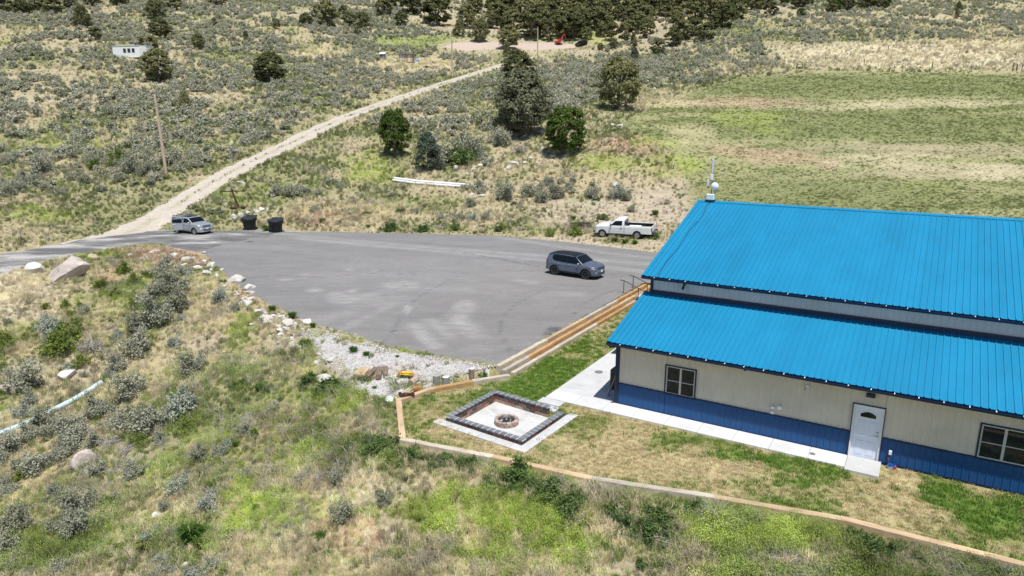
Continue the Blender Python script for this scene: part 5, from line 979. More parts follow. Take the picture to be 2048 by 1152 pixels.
# gravel bed items
def gz(x, y): return ground(x, y)
def at(px, py, z=None):
    p = hit(px, py) if z is None else onz(px, py, z); return p
for i, (px, py, L, w, h, rz, mt, lb) in enumerate([(725, 751, 1.0, .52, .28, 84, WT, 'pale sawn square timber offcut, leftmost in the row on the gravel'), (744, 751, 1.25, .26, .26, 80, WD, 'dark weathered railway tie offcut lying second from left in the row on gravel'), (759, 749, 1.15, .27, .24, 97, WD, 'cracked dark tie offcut lying third from left in the row on gravel'), (771, 746, 1.1, .25, .2, 102, WD, 'thin dark tie offcut, rightmost in the row on the gravel')]):
    p = at(px, py); bm = bmesh.new(); bmesh.ops.create_cube(bm, size=1)
    for v in bm.verts: v.co = Vector((v.co.x * L, v.co.y * w, v.co.z * h))
    bmesh.ops.bevel(bm, geom=bm.edges[:], offset=.02, segments=1, affect='EDGES'); bmesh.ops.subdivide_edges(bm, edges=[e for e in bm.edges if e.calc_length() > .5], cuts=4)
    for v in bm.verts: v.co += Vector([rd.uniform(-.012, .012) for _ in range(3)])
    m = bpy.data.meshes.new('timber_offcut'); bm.to_mesh(m); bm.free(); m.materials.append(mt); tag(mk('timber_offcut', m, None, (p[0], p[1], p[2] + h / 2 - .02), R(rz)), lb, 'timber')
BARK = M('log_bark', (.30, .28, .26), .95, 0, .35, 8, .8, 20, .1, stretch=(3, 3, .6)); ENDG = M('cut_wood', (.50, .41, .30), .9, 0, .25, 9); PALEW = M('pale_cut', (.62, .60, .56), .9, var=.1)
def log(name, p, q, r, label, barkm=BARK, endm=ENDG, cat='log', group=None):
    p, q = Vector(p), Vector(q); d = q - p; o = thing(name, label, cat, p, 0, group); o.rotation_euler = d.to_track_quat('Z', 'Y').to_euler(); L = d.length; n = 16; mb = MB(); rr_ = [r * (1 + rd.uniform(-.07, .07)) for _ in range(n)]
    for k in range(5):
        for j in range(n): a = 2 * math.pi * j / n; s = rr_[j] * (1 + rd.uniform(-.02, .02)) * (1.05 if k in (0,) else 1); mb.v.append((s * math.cos(a), s * math.sin(a), L * k / 4))
    mb.f += [(k * n + j, k * n + (j + 1) % n, (k + 1) * n + (j + 1) % n, (k + 1) * n + j) for k in range(4) for j in range(n)]; mb.build('bark', barkm, o)
    for z, s in ((L + .004, 1), (-.004, -1)):
        mb = MB(); mb.add([(rr_[j] * .96 * math.cos(2 * math.pi * j / n), rr_[j] * .96 * math.sin(2 * math.pi * j / n), z) for j in range(n)], [tuple(range(n)) if s > 0 else tuple(range(n - 1, -1, -1))]); mb.build('cut_end', endm, o)
    return o
p = at(873, 768); log('log_stool', (p[0], p[1], p[2] - .02), (p[0], p[1], p[2] + .42), .16, 'grey upright log stool left of the white topped one behind the edging', BARK, M('grey_cut', (.36, .35, .34)))
p = at(892, 770); log('log_stool', (p[0], p[1], p[2] - .02), (p[0], p[1], p[2] + .40), .175, 'upright log stool with a white top right of the grey one behind the edging', BARK, PALEW)
p = at(943, 757); log('stump_post', (p[0], p[1], p[2] - .05), (p[0] + .02, p[1], p[2] + .5), .14, 'short split stump with a white top at the end of the timber edging', M('brown_bark', (.26, .18, .12), .9, 0, .4, 6), PALEW)
def world(px, py, dz=0): q = at(px, py); return (q[0], q[1], q[2] + dz)
log('firewood', world(822, 772, .14), world(834, 762, .16), .15, 'thick brown log lying near the yellow toy by the edging', M('tan_bark', (.40, .31, .24), .9, 0, .25, 6), ENDG)
log('firewood', world(826, 783, .12), world(843, 781, .14), .13, 'reddish cut log lying on the corner of the timber edging', M('red_bark', (.36, .15, .06), .9, 0, .3, 6), ENDG)
log('firewood', world(795, 772, .1), world(806, 768, .14), .16, 'pale grey log lying left of the yellow toy', M('pale_bark', (.5, .48, .45), .9, 0, .2, 6), ENDG)
for i, (a, b, w) in enumerate([((771, 760), (797, 750), .10), ((838, 763), (866, 764), .11), ((846, 772), (855, 766), .09), ((737, 806), (752, 797), .09)]):
    p, q = world(*a, .05), world(*b, .06); d = Vector(q) - Vector(p); o = MB().bbox((0, 0, 0), (d.length, w, .04), .006).build('scrap_board', [PALEW, WG, WT, WG][i], None, loc=(Vector(p) + Vector(q)) / 2, rot=math.atan2(d.y, d.x)); tag(o, ['thin pale board lying on gravel right of the tie offcuts', 'weathered board lying beside the grey log stool', 'short tan board lying among firewood behind the edging', 'narrow grey board in the dry weeds left of the edging corner'][i], 'board')
p = at(813, 790, .2); FB = thing('kindling_box', 'low rusty box of split kindling on the edging timber', 'box', (p[0], p[1], .18), .4)
MB().box((0, 0, .01), (.62, .42, .02)).build('tray_floor', RUST, FB)
for x, y, a, b in ((0, -.21, .62, .02), (0, .21, .62, .02), (-.31, 0, .02, .4), (.31, 0, .02, .4)): MB().box((x, y, .06), (a, b, .12)).build('tray_side', RUST, FB)
for i in range(11): MB().bbox((0, 0, 0), (.34, .06, .05), .01).build('stick', [WT, ENDG, WO][i % 3], FB, loc=(rd.uniform(-.18, .18), rd.uniform(-.12, .12), .06 + i * .018), rot=(0, rd.uniform(-.3, .3), rd.uniform(0, 3.1)))
YL = M('yellow_plastic', (.60, .40, .02), .4, var=.05); p = at(813, 757); TY = thing('toy_truck', 'bright yellow plastic toy with orange ends on the gravel by the logs', 'toy', (p[0], p[1], p[2] + .17), R(-12)); TY.scale = (.78,) * 3
MB().bbox((0, 0, .05), (.85, .2, .12), .04).build('chassis', YL, TY); MB().bbox((-.05, .05, .16), (.6, .22, .09), .03, rz=.2).build('blade_arm', YL, TY); MB().bbox((.3, 0, .17), (.2, .2, .14), .03).build('cab', YL, TY); MB().bbox((-.45, 0, .12), (.12, .24, .16), .03).build('bucket', M('orange_plastic', (.62, .2, .01), .4), TY); MB().bbox((.46, 0, .1), (.08, .22, .12), .03).build('bumper', MATS['orange_plastic'], TY)
for x in (-.25, .25):
    for y in (-.13, .13): MB().lathe([(0, -.035), (.1, -.035), (.1, .035), (0, .035)], 12, (x, y, -.05), 'Y').build('wheel', BLACK, TY)
mb = MB(); mb.lathe([(0, .03), (.1, .028), (.17, .1), (.18, .12), (.15, .09), (.1, .0), (0, 0)], 16); p = at(778, 803); o = mb.build('metal_bowl', WHITE, None, loc=(p[0], p[1], p[2] + .05), rot=(.5, .3, 0)); tag(o, 'upturned white bowl lying outside the edging corner', 'bowl')
# ------------------------------------------------------------------ bins
BINM = M('bin_plastic', (.022, .023, .026), .55, var=.2)
for i, (px, py, lb) in enumerate([(500, 459.5, 'large black round waste bin beside the gravel drive, left of the pair'), (553, 464.5, 'large black round waste bin at the corner of the pad, right of the pair')]):
    p = at(px, py); b = thing('waste_bin', lb, 'waste bin', p, R(-8 + 10 * i), 'black waste bins')
    MB().lathe([(0, .02), (.5, .02), (.54, .06), (.66, .95), (.66, 1.0)], 28).build('tub', BINM, b, True); MB().lathe([(.66, .96), (.78, .98), (.79, 1.28), (.74, 1.3)], 28).build('collar', BINM, b, True)
    mb = MB(); mb.lathe([(.80, 1.27), (.81, 1.33), (.7, 1.36), (.3, 1.375), (0, 1.38)], 28); mb.v = [(x, y, z + .09 * y) for x, y, z in mb.v]; mb.build('lid', BINM, b, True); MB().bbox((0, .74, 1.42), (1.15, .14, .12), .03).build('hinge_bar', BINM, b); MB().bbox((.0, -.1, 1.385), (.5, .3, .025), .01, rx=.09).build('lid_hatch', BLACK, b)
    for a in np.linspace(0, 2 * math.pi, 13)[:-1]: MB().box((.605 * math.cos(a), .605 * math.sin(a), .5), (.03, .04, .84), rz=a, ry=.12).build('rib', BINM, b)
    for x in (-.42, .42): MB().lathe([(0, -.05), (.11, -.05), (.11, .05), (0, .05)], 12, (x, .42, .11), 'X').build('wheel', BLACK, b)
# rusty leaning post
p = at(478, 417); TP = thing('rusty_post', 'leaning rusty T shaped iron post with a crossbar behind the waste bins', 'post', p)
MB().tube([(0, 0, -.1), (-.3, 0, 1.0), (-.62, .05, 2.0)], [.13, .12, .1], 10).build('shaft', RUST, TP); MB().tube([(-1.9, .0, 1.92), (-.62, .05, 1.98), (.75, .0, 2.02)], .06, 8).build('crossbar', RUST, TP)
MB().lathe([(0, .18), (.1, .12), (.1, -.06), (0, -.1)], 10, (-1.9, 0, 1.92)).build('hook', RUST, TP); MB().lathe([(0, .18), (.1, .12), (.1, -.06), (0, -.1)], 10, (.75, 0, 2.05)).build('hook', RUST, TP); MB().bbox((-.63, .05, 2.08), (.3, .2, .26), .05).build('head', RUST, TP); MB().tube([(-.75, 0, 2.2), (-.75, 0, 2.75), (-.6, 0, 2.9), (-.52, 0, 2.7), (-.55, 0, 2.2)], .022, 6).build('loop', STEEL, TP)
MB().bbox((-.5, -.25, .12), (1.0, .5, .2), .06, rz=.2, ry=.12).build('base_block', RUST, TP); MB().bbox((.45, .1, .14), (.6, .4, .26), .1, rz=-.4).build('base_lump', RUST, TP)
mb = MB(); mb.lathe([(0, .05), (.6, .045), (.82, .0), (.85, -.05)], 22); mb.v = [(x * 1.05, y * 1.4 + .1 * math.sin(x * 4), z) for x, y, z in mb.v]; p = at(434, 422); tag(mb.build('tarp_patch', M('dark_gravel', (.07, .07, .072), .95, 0, .4, 9, .8, 30), None, loc=p), 'flat dark round pile of crushed asphalt behind the silver SUV', 'pile')
# wrapped pipe bundle
a, b = at(788, 362), at(942, 376); d = Vector(b) - Vector(a); PB_ = thing('pipe_bundle', 'long low bundle of white pipes lying in the grass behind the pad', 'pipe bundle', a, math.atan2(d.y, d.x)); PBM = M('white_pvc', (.70, .70, .69), .5, 0, .1, 2)
for i, (y, z) in enumerate(((-.3, .14), (0, .14), (.3, .14), (-.15, .37), (.15, .37))):
    x0 = rd.uniform(-.1, .3); L = d.length - rd.uniform(0, .6); MB().tube([(x0, y, z), (x0 + L * .33, y, z + (ground(a[0] + d.x * .33, a[1] + d.y * .33) - a[2])), (x0 + L * .66, y, z + (ground(a[0] + d.x * .66, a[1] + d.y * .66) - a[2])), (x0 + L, y, z + b[2] - a[2])], .15, 10).build('pipe', PBM, PB_)
# black metal rack in front of the pickup
a, b = at(1143, 459), at(1182, 456); d = Vector(b) - Vector(a); RK = thing('metal_rack', 'low dark metal rack lying on the bank in front of the white pickup', 'rack', a, math.atan2(d.y, d.x)); L = d.length
for z in (.12, .55): MB().box((L / 2, 0, z), (L, .06, .07)).build('rail', RUST, RK); MB().box((L / 2, .8, z), (L, .06, .07)).build('rail', RUST, RK)
for i in range(7): MB().box((L * i / 6, 0, .33), (.05, .05, .5)).build('upright', RUST, RK); MB().box((L * i / 6, .4, .55), (.05, .8, .05)).build('crosspiece', RUST, RK)
MB().box((L / 2, .4, .60), (L * .96, .74, .03)).build('deck_plate', BLACK, RK); MB().box((L / 2, .03, .36), (L * .96, .02, .22)).build('side_plate', BLACK, RK)
# pale blue irrigation pipe
PIPE = [world(*q, .12) for q in [(-70, 905), (0, 872), (60, 848), (122, 817), (160, 797), (205, 768)]]; mb = MB(); mb.tube([tuple(q) for q in smooth_line(PIPE, 4)], .15, 12); tag(mb.build('irrigation_pipe', M('pale_blue_pvc', (.46, .58, .68), .5, 0, .12, 3), None, smooth=True), 'long pale blue pipe lying among sagebrush at the left edge', 'pipe')
# ------------------------------------------------------------------ utility poles
POLE = M('pole_wood', (.47, .355, .26), .9, 0, .3, 5, stretch=(6, 6, .5)); POLETOP = M('pole_cap', (.5, .49, .47), .8)
for (px, py, h, lean, lb, xarm) in [(333, 350, 9.4, -.03, 'tall weathered utility pole beside the dirt road at left', 0), (905, 156, 9.6, 0, 'brown utility pole standing beside the middle of the dirt road', 0), (1075, 123, 9.6, 0, 'utility pole with a short arm near the dirt clearing', 1), (471, 81, 6.8, -.04, 'slender far utility pole on the sage hillside at upper left', 0)]:
    p = at(px, py); o = thing('utility_pole', lb, 'utility pole', p); MB().tube([(0, 0, -.5), (lean * h * .5, 0, h * .5), (lean * h, 0, h)], [.2, .175, .14], 10).build('shaft', POLE, o); MB().tube([(lean * h, 0, h), (lean * h, 0, h + .25)], [.09, .05], 8).build('insulator', POLETOP, o)
    MB().box((lean * h * .9, -.14, h * .9), (.14, .1, .3)).build('bracket', STEEL, o)
    if xarm: MB().tube([(0, 0, h - .5), (-1.3, 0, h - .3)], .05, 6).build('arm', STEEL, o)
# ------------------------------------------------------------------ far hillside: site trailer, shed, scrap
def wallbox(root, L, Wd, H, mat, name='wall'): MB().box((0, 0, H / 2), (L, Wd, H)).build(name, mat, root)
p = at(268, 114); TR = thing('site_trailer', 'white flat roofed site trailer with three dark windows on the hillside', 'trailer', (p[0], p[1], p[2] - .2), R(-9)); TM = M('trailer_white', (.78, .78, .76), .6, 0, .08, 2)
wallbox(TR, 8.6, 2.6, 2.5, TM); MB().box((0, 0, 2.56), (8.75, 2.75, .14)).build('roof', M('trailer_roof', (.48, .48, .48), .7), TR)
for x in (-1.2, -.1, 1.0): w = MB().box((x, -1.32, 1.55), (.8, .06, .95)).build('window', VINYL, TR); MB().box((x, -1.345, 1.55), (.68, .04, .82)).build('pane', GLASS, w)
for i in range(5): MB().box((3.35, -1.325, .5 + i * .42), (1.6, .05, .30)).build('cladding_board', TM, TR)
for x in (-3.6, 0, 3.6): MB().box((x, 0, -.3), (.4, 2.2, .9)).build('support', UNDER, TR)
p = at(814, 124); SH = thing('wooden_shed', 'small shed of pale vertical boards with a dark flat roof on the far slope', 'shed', (p[0], p[1], p[2] - .1), R(-14)); rs = random.Random(9)
for i in range(13): MB().box((-1.95 + i * .325, -.95, 1.02), (.315, .05, 2.04 + rs.uniform(-.05, .05))).build('board', [PALEW, WG, WT][rs.randrange(3)], SH)
for s, x in ((1, 2.1), (-1, -2.1)):
    for i in range(6):
        if s > 0 and i in (1, 2): continue
        MB().box((x, -.8 + i * .325, 1.0), (.05, .315, 2.0)).build('board', WG, SH)
MB().box((0, .1, 1.0), (4.0, 1.7, 1.9)).build('dark_inside', UNDER, SH); MB().box((0, 0, 2.12), (4.6, 2.5, .14), rx=R(3)).build('roof', M('tar_roof', (.06, .055, .055), .9), SH); MB().box((0, .95, 1.0), (4.1, .05, 2.0)).build('rear_wall', WG, SH)
p = at(766, 120); OH = thing('outhouse', 'tiny white roofed outhouse on the far slope left of the shed', 'hut', (p[0], p[1], p[2] - .1), R(-10)); MB().box((0, 0, .85), (1.3, 1.2, 1.7)).build('wall', M('grey_board', (.22, .22, .21), .9, 0, .3, 6), OH); MB().box((-.35, -.61, 1.2), (.5, .03, .6)).build('opening', UNDER, OH)
MB().add([(-.8, -.8, 1.7), (.8, -.8, 1.7), (.8, .8, 1.7), (-.8, .8, 1.7), (-.8, 0, 2.3), (.8, 0, 2.3)], [(0, 1, 5, 4), (2, 3, 4, 5), (1, 2, 5), (3, 0, 4), (3, 2, 1, 0)]).build('roof', WHITE, OH)
p = at(784, 123); TB = thing('bath_tub', 'white tub standing between the outhouse and the shed', 'tub', (p[0], p[1], p[2] - .1), .1); MB().lathe([(0, .1), (.42, .12), (.55, .65), (.6, .68), (.52, .62), (.4, .2), (0, .18)], 14).build('bowl', WHITE, TB); MB().box((0, 0, .1), (.9, .5, .16)).build('base', WHITE, TB)
p = at(834, 122); mb = MB(); mb.add([(-.8, -.5, 0), (.8, -.5, 0), (1.0, .4, .05), (-.6, .5, .1), (-.3, -.1, .55), (.4, .05, .5)], [(0, 1, 5, 4), (1, 2, 5), (2, 3, 4, 5), (3, 0, 4)]); tag(mb.build('blue_tarp', M('tarp_blue', (.06, .22, .48), .5), None, loc=p), 'crumpled blue tarp on the ground right of the shed', 'tarp')
p = at(870, 137); SP_ = thing('scrap_heap', 'heap of dark grey scrap and panels below the shed', 'scrap heap', p); 
for i in range(7): MB().bbox((rs.uniform(-2.2, 2), rs.uniform(-.5, .6), .2 + .06 * i), (rs.uniform(1, 2.4), rs.uniform(.4, .9), .12), .02, rz=rs.uniform(-.3, .3), rx=rs.uniform(-.2, .2)).build('panel', [MATS['grey_board'], STEEL, UNDER][i % 3], SP_)
p = at(718, 144); tag(MB().bbox((0, 0, .3), (2.2, .8, .5), .08).build('water_tank', M('tank_pale', (.5, .56, .62)), None, loc=p), 'small pale tank lying in the sage left of the road', 'tank')
# field fence
FP = M('fence_post', (.09, .075, .06), .9, 0, .3); FPG = M('thin_post', (.22, .21, .19), .9)
for px, py, h, r in [(1728, 131, 1.5, .1), (1864, 137, 1.7, .12), (1895, 136, 1.2, .05), (1926, 137, 1.2, .05), (1958, 138, 1.2, .05), (1990, 140, 1.2, .05), (2025, 141, 1.7, .13), (2033, 142, 1.6, .13), (2043, 143, 1.5, .1), (1810, 135, 1.2, .05), (1670, 120, 1.3, .08), (1701, 113, 1.4, .1), (1651, 121, 1.2, .07), (1776, 103, 1.6, .1), (1849, 93, 1.6, .1), (1920, 86, 1.6, .1), (1984, 77, 1.5, .1), (2043, 67, 1.5, .1)]:
    p = at(px, py); q = thing('fence_post', None, 'fence post', p, 0, 'wire fence posts round the far field'); big = r > .06
    q['label'] = 'stout dark wooden post in the wire fence above the field' if big else 'thin grey stake in the wire fence above the field'
    MB().tube([(0, 0, -.3), (rs.uniform(-.05, .05), 0, h)], [r, r * .9], 7).build('shaft', FP if big else FPG, q); MB().box((0, -r, h * .75), (.03, .03, .06)).build('staple', STEEL, q)
p = at(1593, 139); q2 = at(1620, 134); d = Vector(q2) - Vector(p); GA = thing('field_gate', 'open dark timber gate frame at the corner of the field', 'gate', p, math.atan2(d.y, d.x)); L = d.length
for x in (0, L * .42, L * .55, L): MB().tube([(x, 0, -.2), (x, 0, 1.5)], .1, 7).build('post', FP, GA)
for a, b in ((0, .42), (.55, 1)):
    for z in (.6, 1.2): MB().box((L * (a + b) / 2, 0, z), (L * (b - a), .07, .1)).build('rail', FP, GA)
for px, py in ((237, 394), (239, 391)): 
    pass
p = at(238, 392); tag(MB().tube([(0, 0, -.2), (-.06, 0, 1.3)], .05, 6).build('old_stake', FPG, None, loc=p), 'short old stake in the grass left of the dirt road', 'stake')
# ------------------------------------------------------------------ foliage pieces
def cards(name, C, Nn, S, mat, aspect=1.0, rng=None, tri=False):
    """many small leaf faces as one mesh: centres, normals, sizes"""
    rng = rng or RNG; k = len(C); C = np.asarray(C, float); Nn = Nn / (np.linalg.norm(Nn, axis=1, keepdims=True) + 1e-9)
    a = rng.normal(size=(k, 3)); u = np.cross(Nn, a); u /= np.linalg.norm(u, axis=1, keepdims=True) + 1e-9; v = np.cross(Nn, u); S = np.asarray(S)[:, None]
    if tri: P = np.stack([C - u * S * .5 * aspect - v * S * .4, C + u * S * .5 * aspect - v * S * .4, C + v * S * .6], 1); m = 3
    else: P = np.stack([C - u * S * .5 * aspect, C - v * S * .5, C + u * S * .5 * aspect, C + v * S * .5], 1); m = 4
    me = bpy.data.meshes.new(name); me.vertices.add(k * m); me.vertices.foreach_set('co', P.astype(np.float32).ravel()); me.loops.add(k * m); me.loops.foreach_set('vertex_index', np.arange(k * m, dtype=np.int32))
    me.polygons.add(k); me.polygons.foreach_set('loop_start', np.arange(0, k * m, m, dtype=np.int32)); me.update(calc_edges=True); me.materials.append(mat); return me
def rdir(k, rng): d = rng.normal(size=(k, 3)); return d / np.linalg.norm(d, axis=1, keepdims=True)
TRUNK = M('trunk_bark', (.16, .125, .10), .95, 0, .35, 8); DEADW = M('dead_wood', (.34, .31, .28), .95, 0, .25, 6); SAGEW = M('sage_stem', (.24, .215, .19), .95, 0, .3, 9)
LJ = leaf_mat('juniper_leaf', (.095, .104, .048), (.21, .21, .10), .12, None, 1.1); LP = leaf_mat('pinyon_leaf', (.15, .16, .10), (.16, .17, .108), .12, None, .9); LD = leaf_mat('green_leaf', (.062, .105, .026), (.09, .13, .034), .25, None, 1.1); LB_ = leaf_mat('blue_juniper_leaf', (.085, .115, .085), (.10, .125, .09), .12, None, 1.2); LG = leaf_mat('aspen_leaf', (.06, .11, .025), (.10, .14, .04), .25, None, 1.)
def tree_mesh(seed, mat, h=5., w=4.5, kind='J', nclump=120, nleaf=62, ls=.27):
    rng = np.random.default_rng(seed); cc = []; rr2 = []; zc0 = h * (.10 if kind != 'P' else .05)
    lob = rng.uniform(0, 6.28, 4); la = rng.uniform(.06, .2, 4)
    for i in range(nclump):
        t = rng.uniform(0, 1) ** .8; a = rng.uniform(0, 6.28)
        prof = {'J': (math.sin(math.pi * (t * .86 + .12)) ** .62), 'C': (1 - t) ** .72 * .95 + .12, 'P': math.sin(math.pi * (t * .9 + .08)) ** .8, 'D': math.sin(math.pi * (t * .84 + .10)) ** .5}[kind]
        r = w / 2 * prof * (1 + sum(la[q] * math.sin((q + 2) * a + lob[q] + t * 3) for q in range(4)) * .6) * (.5 + .5 * rng.uniform(0, 1) ** .35)
        cc.append((r * math.cos(a), r * math.sin(a), zc0 + t * (h - zc0) * (.97 + .06 * rng.uniform()))); rr2.append(w * rng.uniform(.10, .17))
    cc = np.array(cc); rr2 = np.array(rr2); k = nclump * nleaf; idx = np.repeat(np.arange(nclump), nleaf); d = rdir(k, rng); d[:, 2] = np.abs(d[:, 2]) * .8 + d[:, 2] * .2
    C = cc[idx] + d * rr2[idx][:, None] * rng.uniform(.35, 1.05, (k, 1)); C[:, 2] = np.maximum(C[:, 2], .12)
    ax = np.c_[C[:, 0], C[:, 1], (C[:, 2] - h * .4) * .8]; ax /= np.linalg.norm(ax, axis=1, keepdims=True) + 1e-6
    N = d * .7 + ax * .5 + rng.normal(size=(k, 3)) * .55; crown = cards('crown', C, N, rng.uniform(.6, 1.25, k) * ls, mat, .75, rng)
    mb = MB(); mb.tube([(0, 0, -.3), (w * .02, 0, h * .2), (0, w * .02, h * .5), (0, 0, h * .85)], [w * .05, w * .042, w * .03, w * .008], 8)
    for i in rng.choice(nclump, 16, replace=False):
        c = cc[i]; z = min(c[2] * .6, h * .5); mb.tube([(0, 0, z * .8 + .05), tuple(c * np.array([.5, .5, 0]) + np.array([0, 0, (z + c[2]) / 2])), tuple(c)], [w * .022, w * .014, w * .004], 5)
    return crown, mb.mesh('trunk', TRUNK)
TREES = {'J': [tree_mesh(20 + i, LJ, 5, [4.6, 4.2, 5, 4.0, 4.8][i]) for i in range(5)], 'P': [tree_mesh(40, LP, 10, 8.6, 'P', 210, 70, .40)], 'D': [tree_mesh(50 + i, LD, 5, 4.4, 'D', 130, 62, .27) for i in range(2)], 'B': [tree_mesh(60, LB_, 5, 4.6, 'C', 115, 60, .26)], 'F': [tree_mesh(70 + i, LJ, 5, 4.6, 'J', 66, 40, .46) for i in range(5)], 'G': [tree_mesh(80 + i, LG, 5, 4.0, 'D', 60, 36, .44) for i in range(3)], 'T': [tree_mesh(90 + i, LJ, 5, 4.9, 'C', 110, 60, .26) for i in range(2)]}
rt = random.Random(21)
def plant_tree(px, py, wpx, hpx, kind, name, label, cat='tree', group=None):
    p = hit(px, py); dist = math.hypot(p[1], p[2] - CAMZ); h = hpx * dist / FPX / .98; w = wpx * dist / FPX; v = rt.choice(TREES[kind]); b = v[0]
    o = thing(name, label, cat, (p[0], p[1], p[2] - .1), rt.uniform(0, 6.28), group)
    base = {'P': (8.6, 10)}.get(kind, (4.5, 5)); s = (w / base[0] * .93, w / base[0] * .93, h / base[1])
    for nm, me in (('crown', v[0]), ('trunk', v[1])): c = mk(nm, me, o); c.scale = s
    return o, p
for t in [(318, 163, 62, 56, 'J', 'juniper_tree', 'round dark juniper just below the white site trailer'), (540, 168, 68, 54, 'J', 'juniper_tree', 'broad juniper alone in the sagebrush right of the trailer'), (398, 99, 23, 28, 'J', 'juniper_tree', 'small juniper right of the site trailer'), (323, 78, 40, 36, 'J', 'juniper_tree', 'juniper standing above the right end of the site trailer'), (313, 38, 32, 34, 'J', 'juniper_tree', 'upright juniper on the hillside high above the trailer'), (166, 54, 31, 36, 'T', 'juniper_tree', 'upright juniper left of and above the site trailer'), (371, 222, 24, 36, 'T', 'juniper_tree', 'small narrow juniper right of the tall leaning utility pole'),
          (790, 314, 56, 84, 'D', 'leafy_tree', 'leafy upright tree right of the dirt road, leftmost of the tree group'), (856, 341, 60, 68, 'B', 'blue_juniper', 'bluish green spreading juniper above the white pipe bundle'), (1036, 168, 62, 58, 'J', 'juniper_tree', 'round topped juniper directly behind the big grey pinyon'), (1044, 270, 116, 114, 'P', 'pinyon_tree', 'largest grey green pinyon with bare limbs in the middle'), (1130, 309, 82, 86, 'D', 'leafy_tree', 'dense bright green round tree right of the big pinyon'), (1237, 219, 78, 90, 'J', 'juniper_tree', 'tall broad juniper at the edge of the field'),
          (1017, 98, 38, 40, 'J', 'juniper_tree', 'dark juniper in front of the dirt clearing'), (1014, 113, 15, 24, 'T', 'juniper_tree', 'tiny juniper below the dirt clearing'), (1269, 123, 19, 24, 'B', 'juniper_tree', 'small bluish juniper near the gully right of the far road'), (919, 73, 25, 28, 'T', 'juniper_tree', 'small juniper behind the left end of the dirt clearing'), (961, 84, 31, 38, 'J', 'juniper_tree', 'juniper behind the middle of the dirt clearing'), (1916, 22, 12, 16, 'T', 'juniper_tree', 'upper of two small junipers on the far right slope'), (1913, 37, 9, 15, 'T', 'juniper_tree', 'lower of two small junipers on the far right slope')]: plant_tree(*t)
far = [(552, 58, 15, 18), (653, 56, 46, 44), (612, 53, 25, 22), (687, 32, 15, 18), (492, 80, 10, 16), (429, 52, 10, 14), (350, 20, 28, 22), (432, 10, 40, 26), (109, 26, 32, 24), (193, 80, 25, 22), (297, 96, 34, 22), (10, 26, 34, 26), (45, 28, 30, 24), (72, 20, 30, 22), (240, 10, 36, 22), (185, 14, 28, 22), (140, 16, 26, 20), (768, 32, 30, 28), (803, 51, 24, 24), (873, 50, 56, 44), (823, 28, 38, 32), (782, 13, 30, 22), (934, 56, 36, 40), (950, 26, 30, 30), (965, 57, 18, 20), (997, 48, 40, 36), (1028, 58, 30, 32), (1062, 74, 54, 46), (1098, 83, 22, 38), (1042, 42, 36, 34), (1066, 34, 30, 28), (1127, 76, 42, 44), (1148, 78, 48, 48), (1175, 80, 16, 22), (1223, 80, 28, 30), (1254, 86, 38, 38), (1293, 76, 32, 34), (1202, 74, 24, 26), (1201, 100, 12, 12), (1226, 97, 17, 18), (1267, 99, 14, 16), (1315, 112, 28, 30), (1346, 92, 32, 28), (1366, 80, 36, 34), (1387, 72, 32, 30), (885, 14, 30, 20), (725, 60, 30, 30), (700, 50, 26, 24), (716, 70, 14, 16), (1410, 84, 34, 32), (1430, 60, 30, 28)]
kf = random.Random(5)
for i in range(135):
    x = kf.uniform(985, 1450); y = kf.uniform(2, 66)
    if y > 66 - max(0, (x - 1180) * .0) or (1200 < x < 1240 and 40 < y < 60) or (1300 < x < 1345 and 40 < y < 75): continue
    if (1080 < x < 1120 and y < 20) or (1060 < x < 1075 and y > 40): continue
    if any(abs(x - q[0]) < 12 and abs(y - q[1]) < 8 for q in far): continue
    w = kf.uniform(26, 42); far.append((x, y, w, w * kf.uniform(.85, 1.05)))
for i in range(60):
    x = kf.uniform(1430, 1780); y = kf.uniform(0, 1) * (40 - (x - 1430) * .07)
    if any(abs(x - q[0]) < 16 and abs(y - q[1]) < 8 for q in far): continue
    w = kf.uniform(18, 32); far.append((x, y + 8, w, w * kf.uniform(.75, .95), 'G' if kf.random() < .35 else 'F'))
lefts = sorted(q[0] for q in far if q[0] < 720); ORDN = 'first second third fourth fifth sixth seventh eighth ninth tenth eleventh twelfth thirteenth fourteenth fifteenth sixteenth seventeenth eighteenth nineteenth twentieth'.split()
for q in far:
    left = q[0] < 720; k = q[4] if len(q) > 4 else 'F'
    plant_tree(q[0], q[1], q[2], q[3], k, 'juniper_tree' if k == 'F' else 'leafy_tree', ('dark juniper on the upper left hillside, %s from the left edge' % ORDN[min(lefts.index(q[0]), 19)]) if left else ('bright green leafy tree among the junipers at upper right' if k == 'G' else 'dark juniper in the wood along the top of the hill'), 'tree', 'junipers of the upper left hillside' if left else ('leafy trees at upper right' if k == 'G' else 'junipers of the hilltop wood'))
fps = sorted((o for o in COL.objects if o.name.startswith('fence_post')), key=lambda o: o.location.x / o.location.y)
for wd in ('stout dark wooden post', 'thin grey stake'):
    l_ = [o for o in fps if o['label'].startswith(wd)]
    for i, o in enumerate(l_): o['label'] = '%s in the wire fence above the field, %s from the left' % (wd, ORDN[min(i, 19)])
# fallen limb by the pinyon
p = hit(1070, 268); DL = thing('fallen_limb', 'bare grey fallen limb at the foot of the big pinyon', 'dead branch', p)
for k in range(7): a = rt.uniform(-.5, .9); L = rt.uniform(1.5, 4.5); MB().tube([(0, 0, .3), (L * .5 * math.cos(a), L * .4 * math.sin(a), rt.uniform(.3, .9)), (L * math.cos(a), L * math.sin(a), rt.uniform(.2, 1.6))], [.11, .07, .02], 6).build('branch', DEADW, DL)
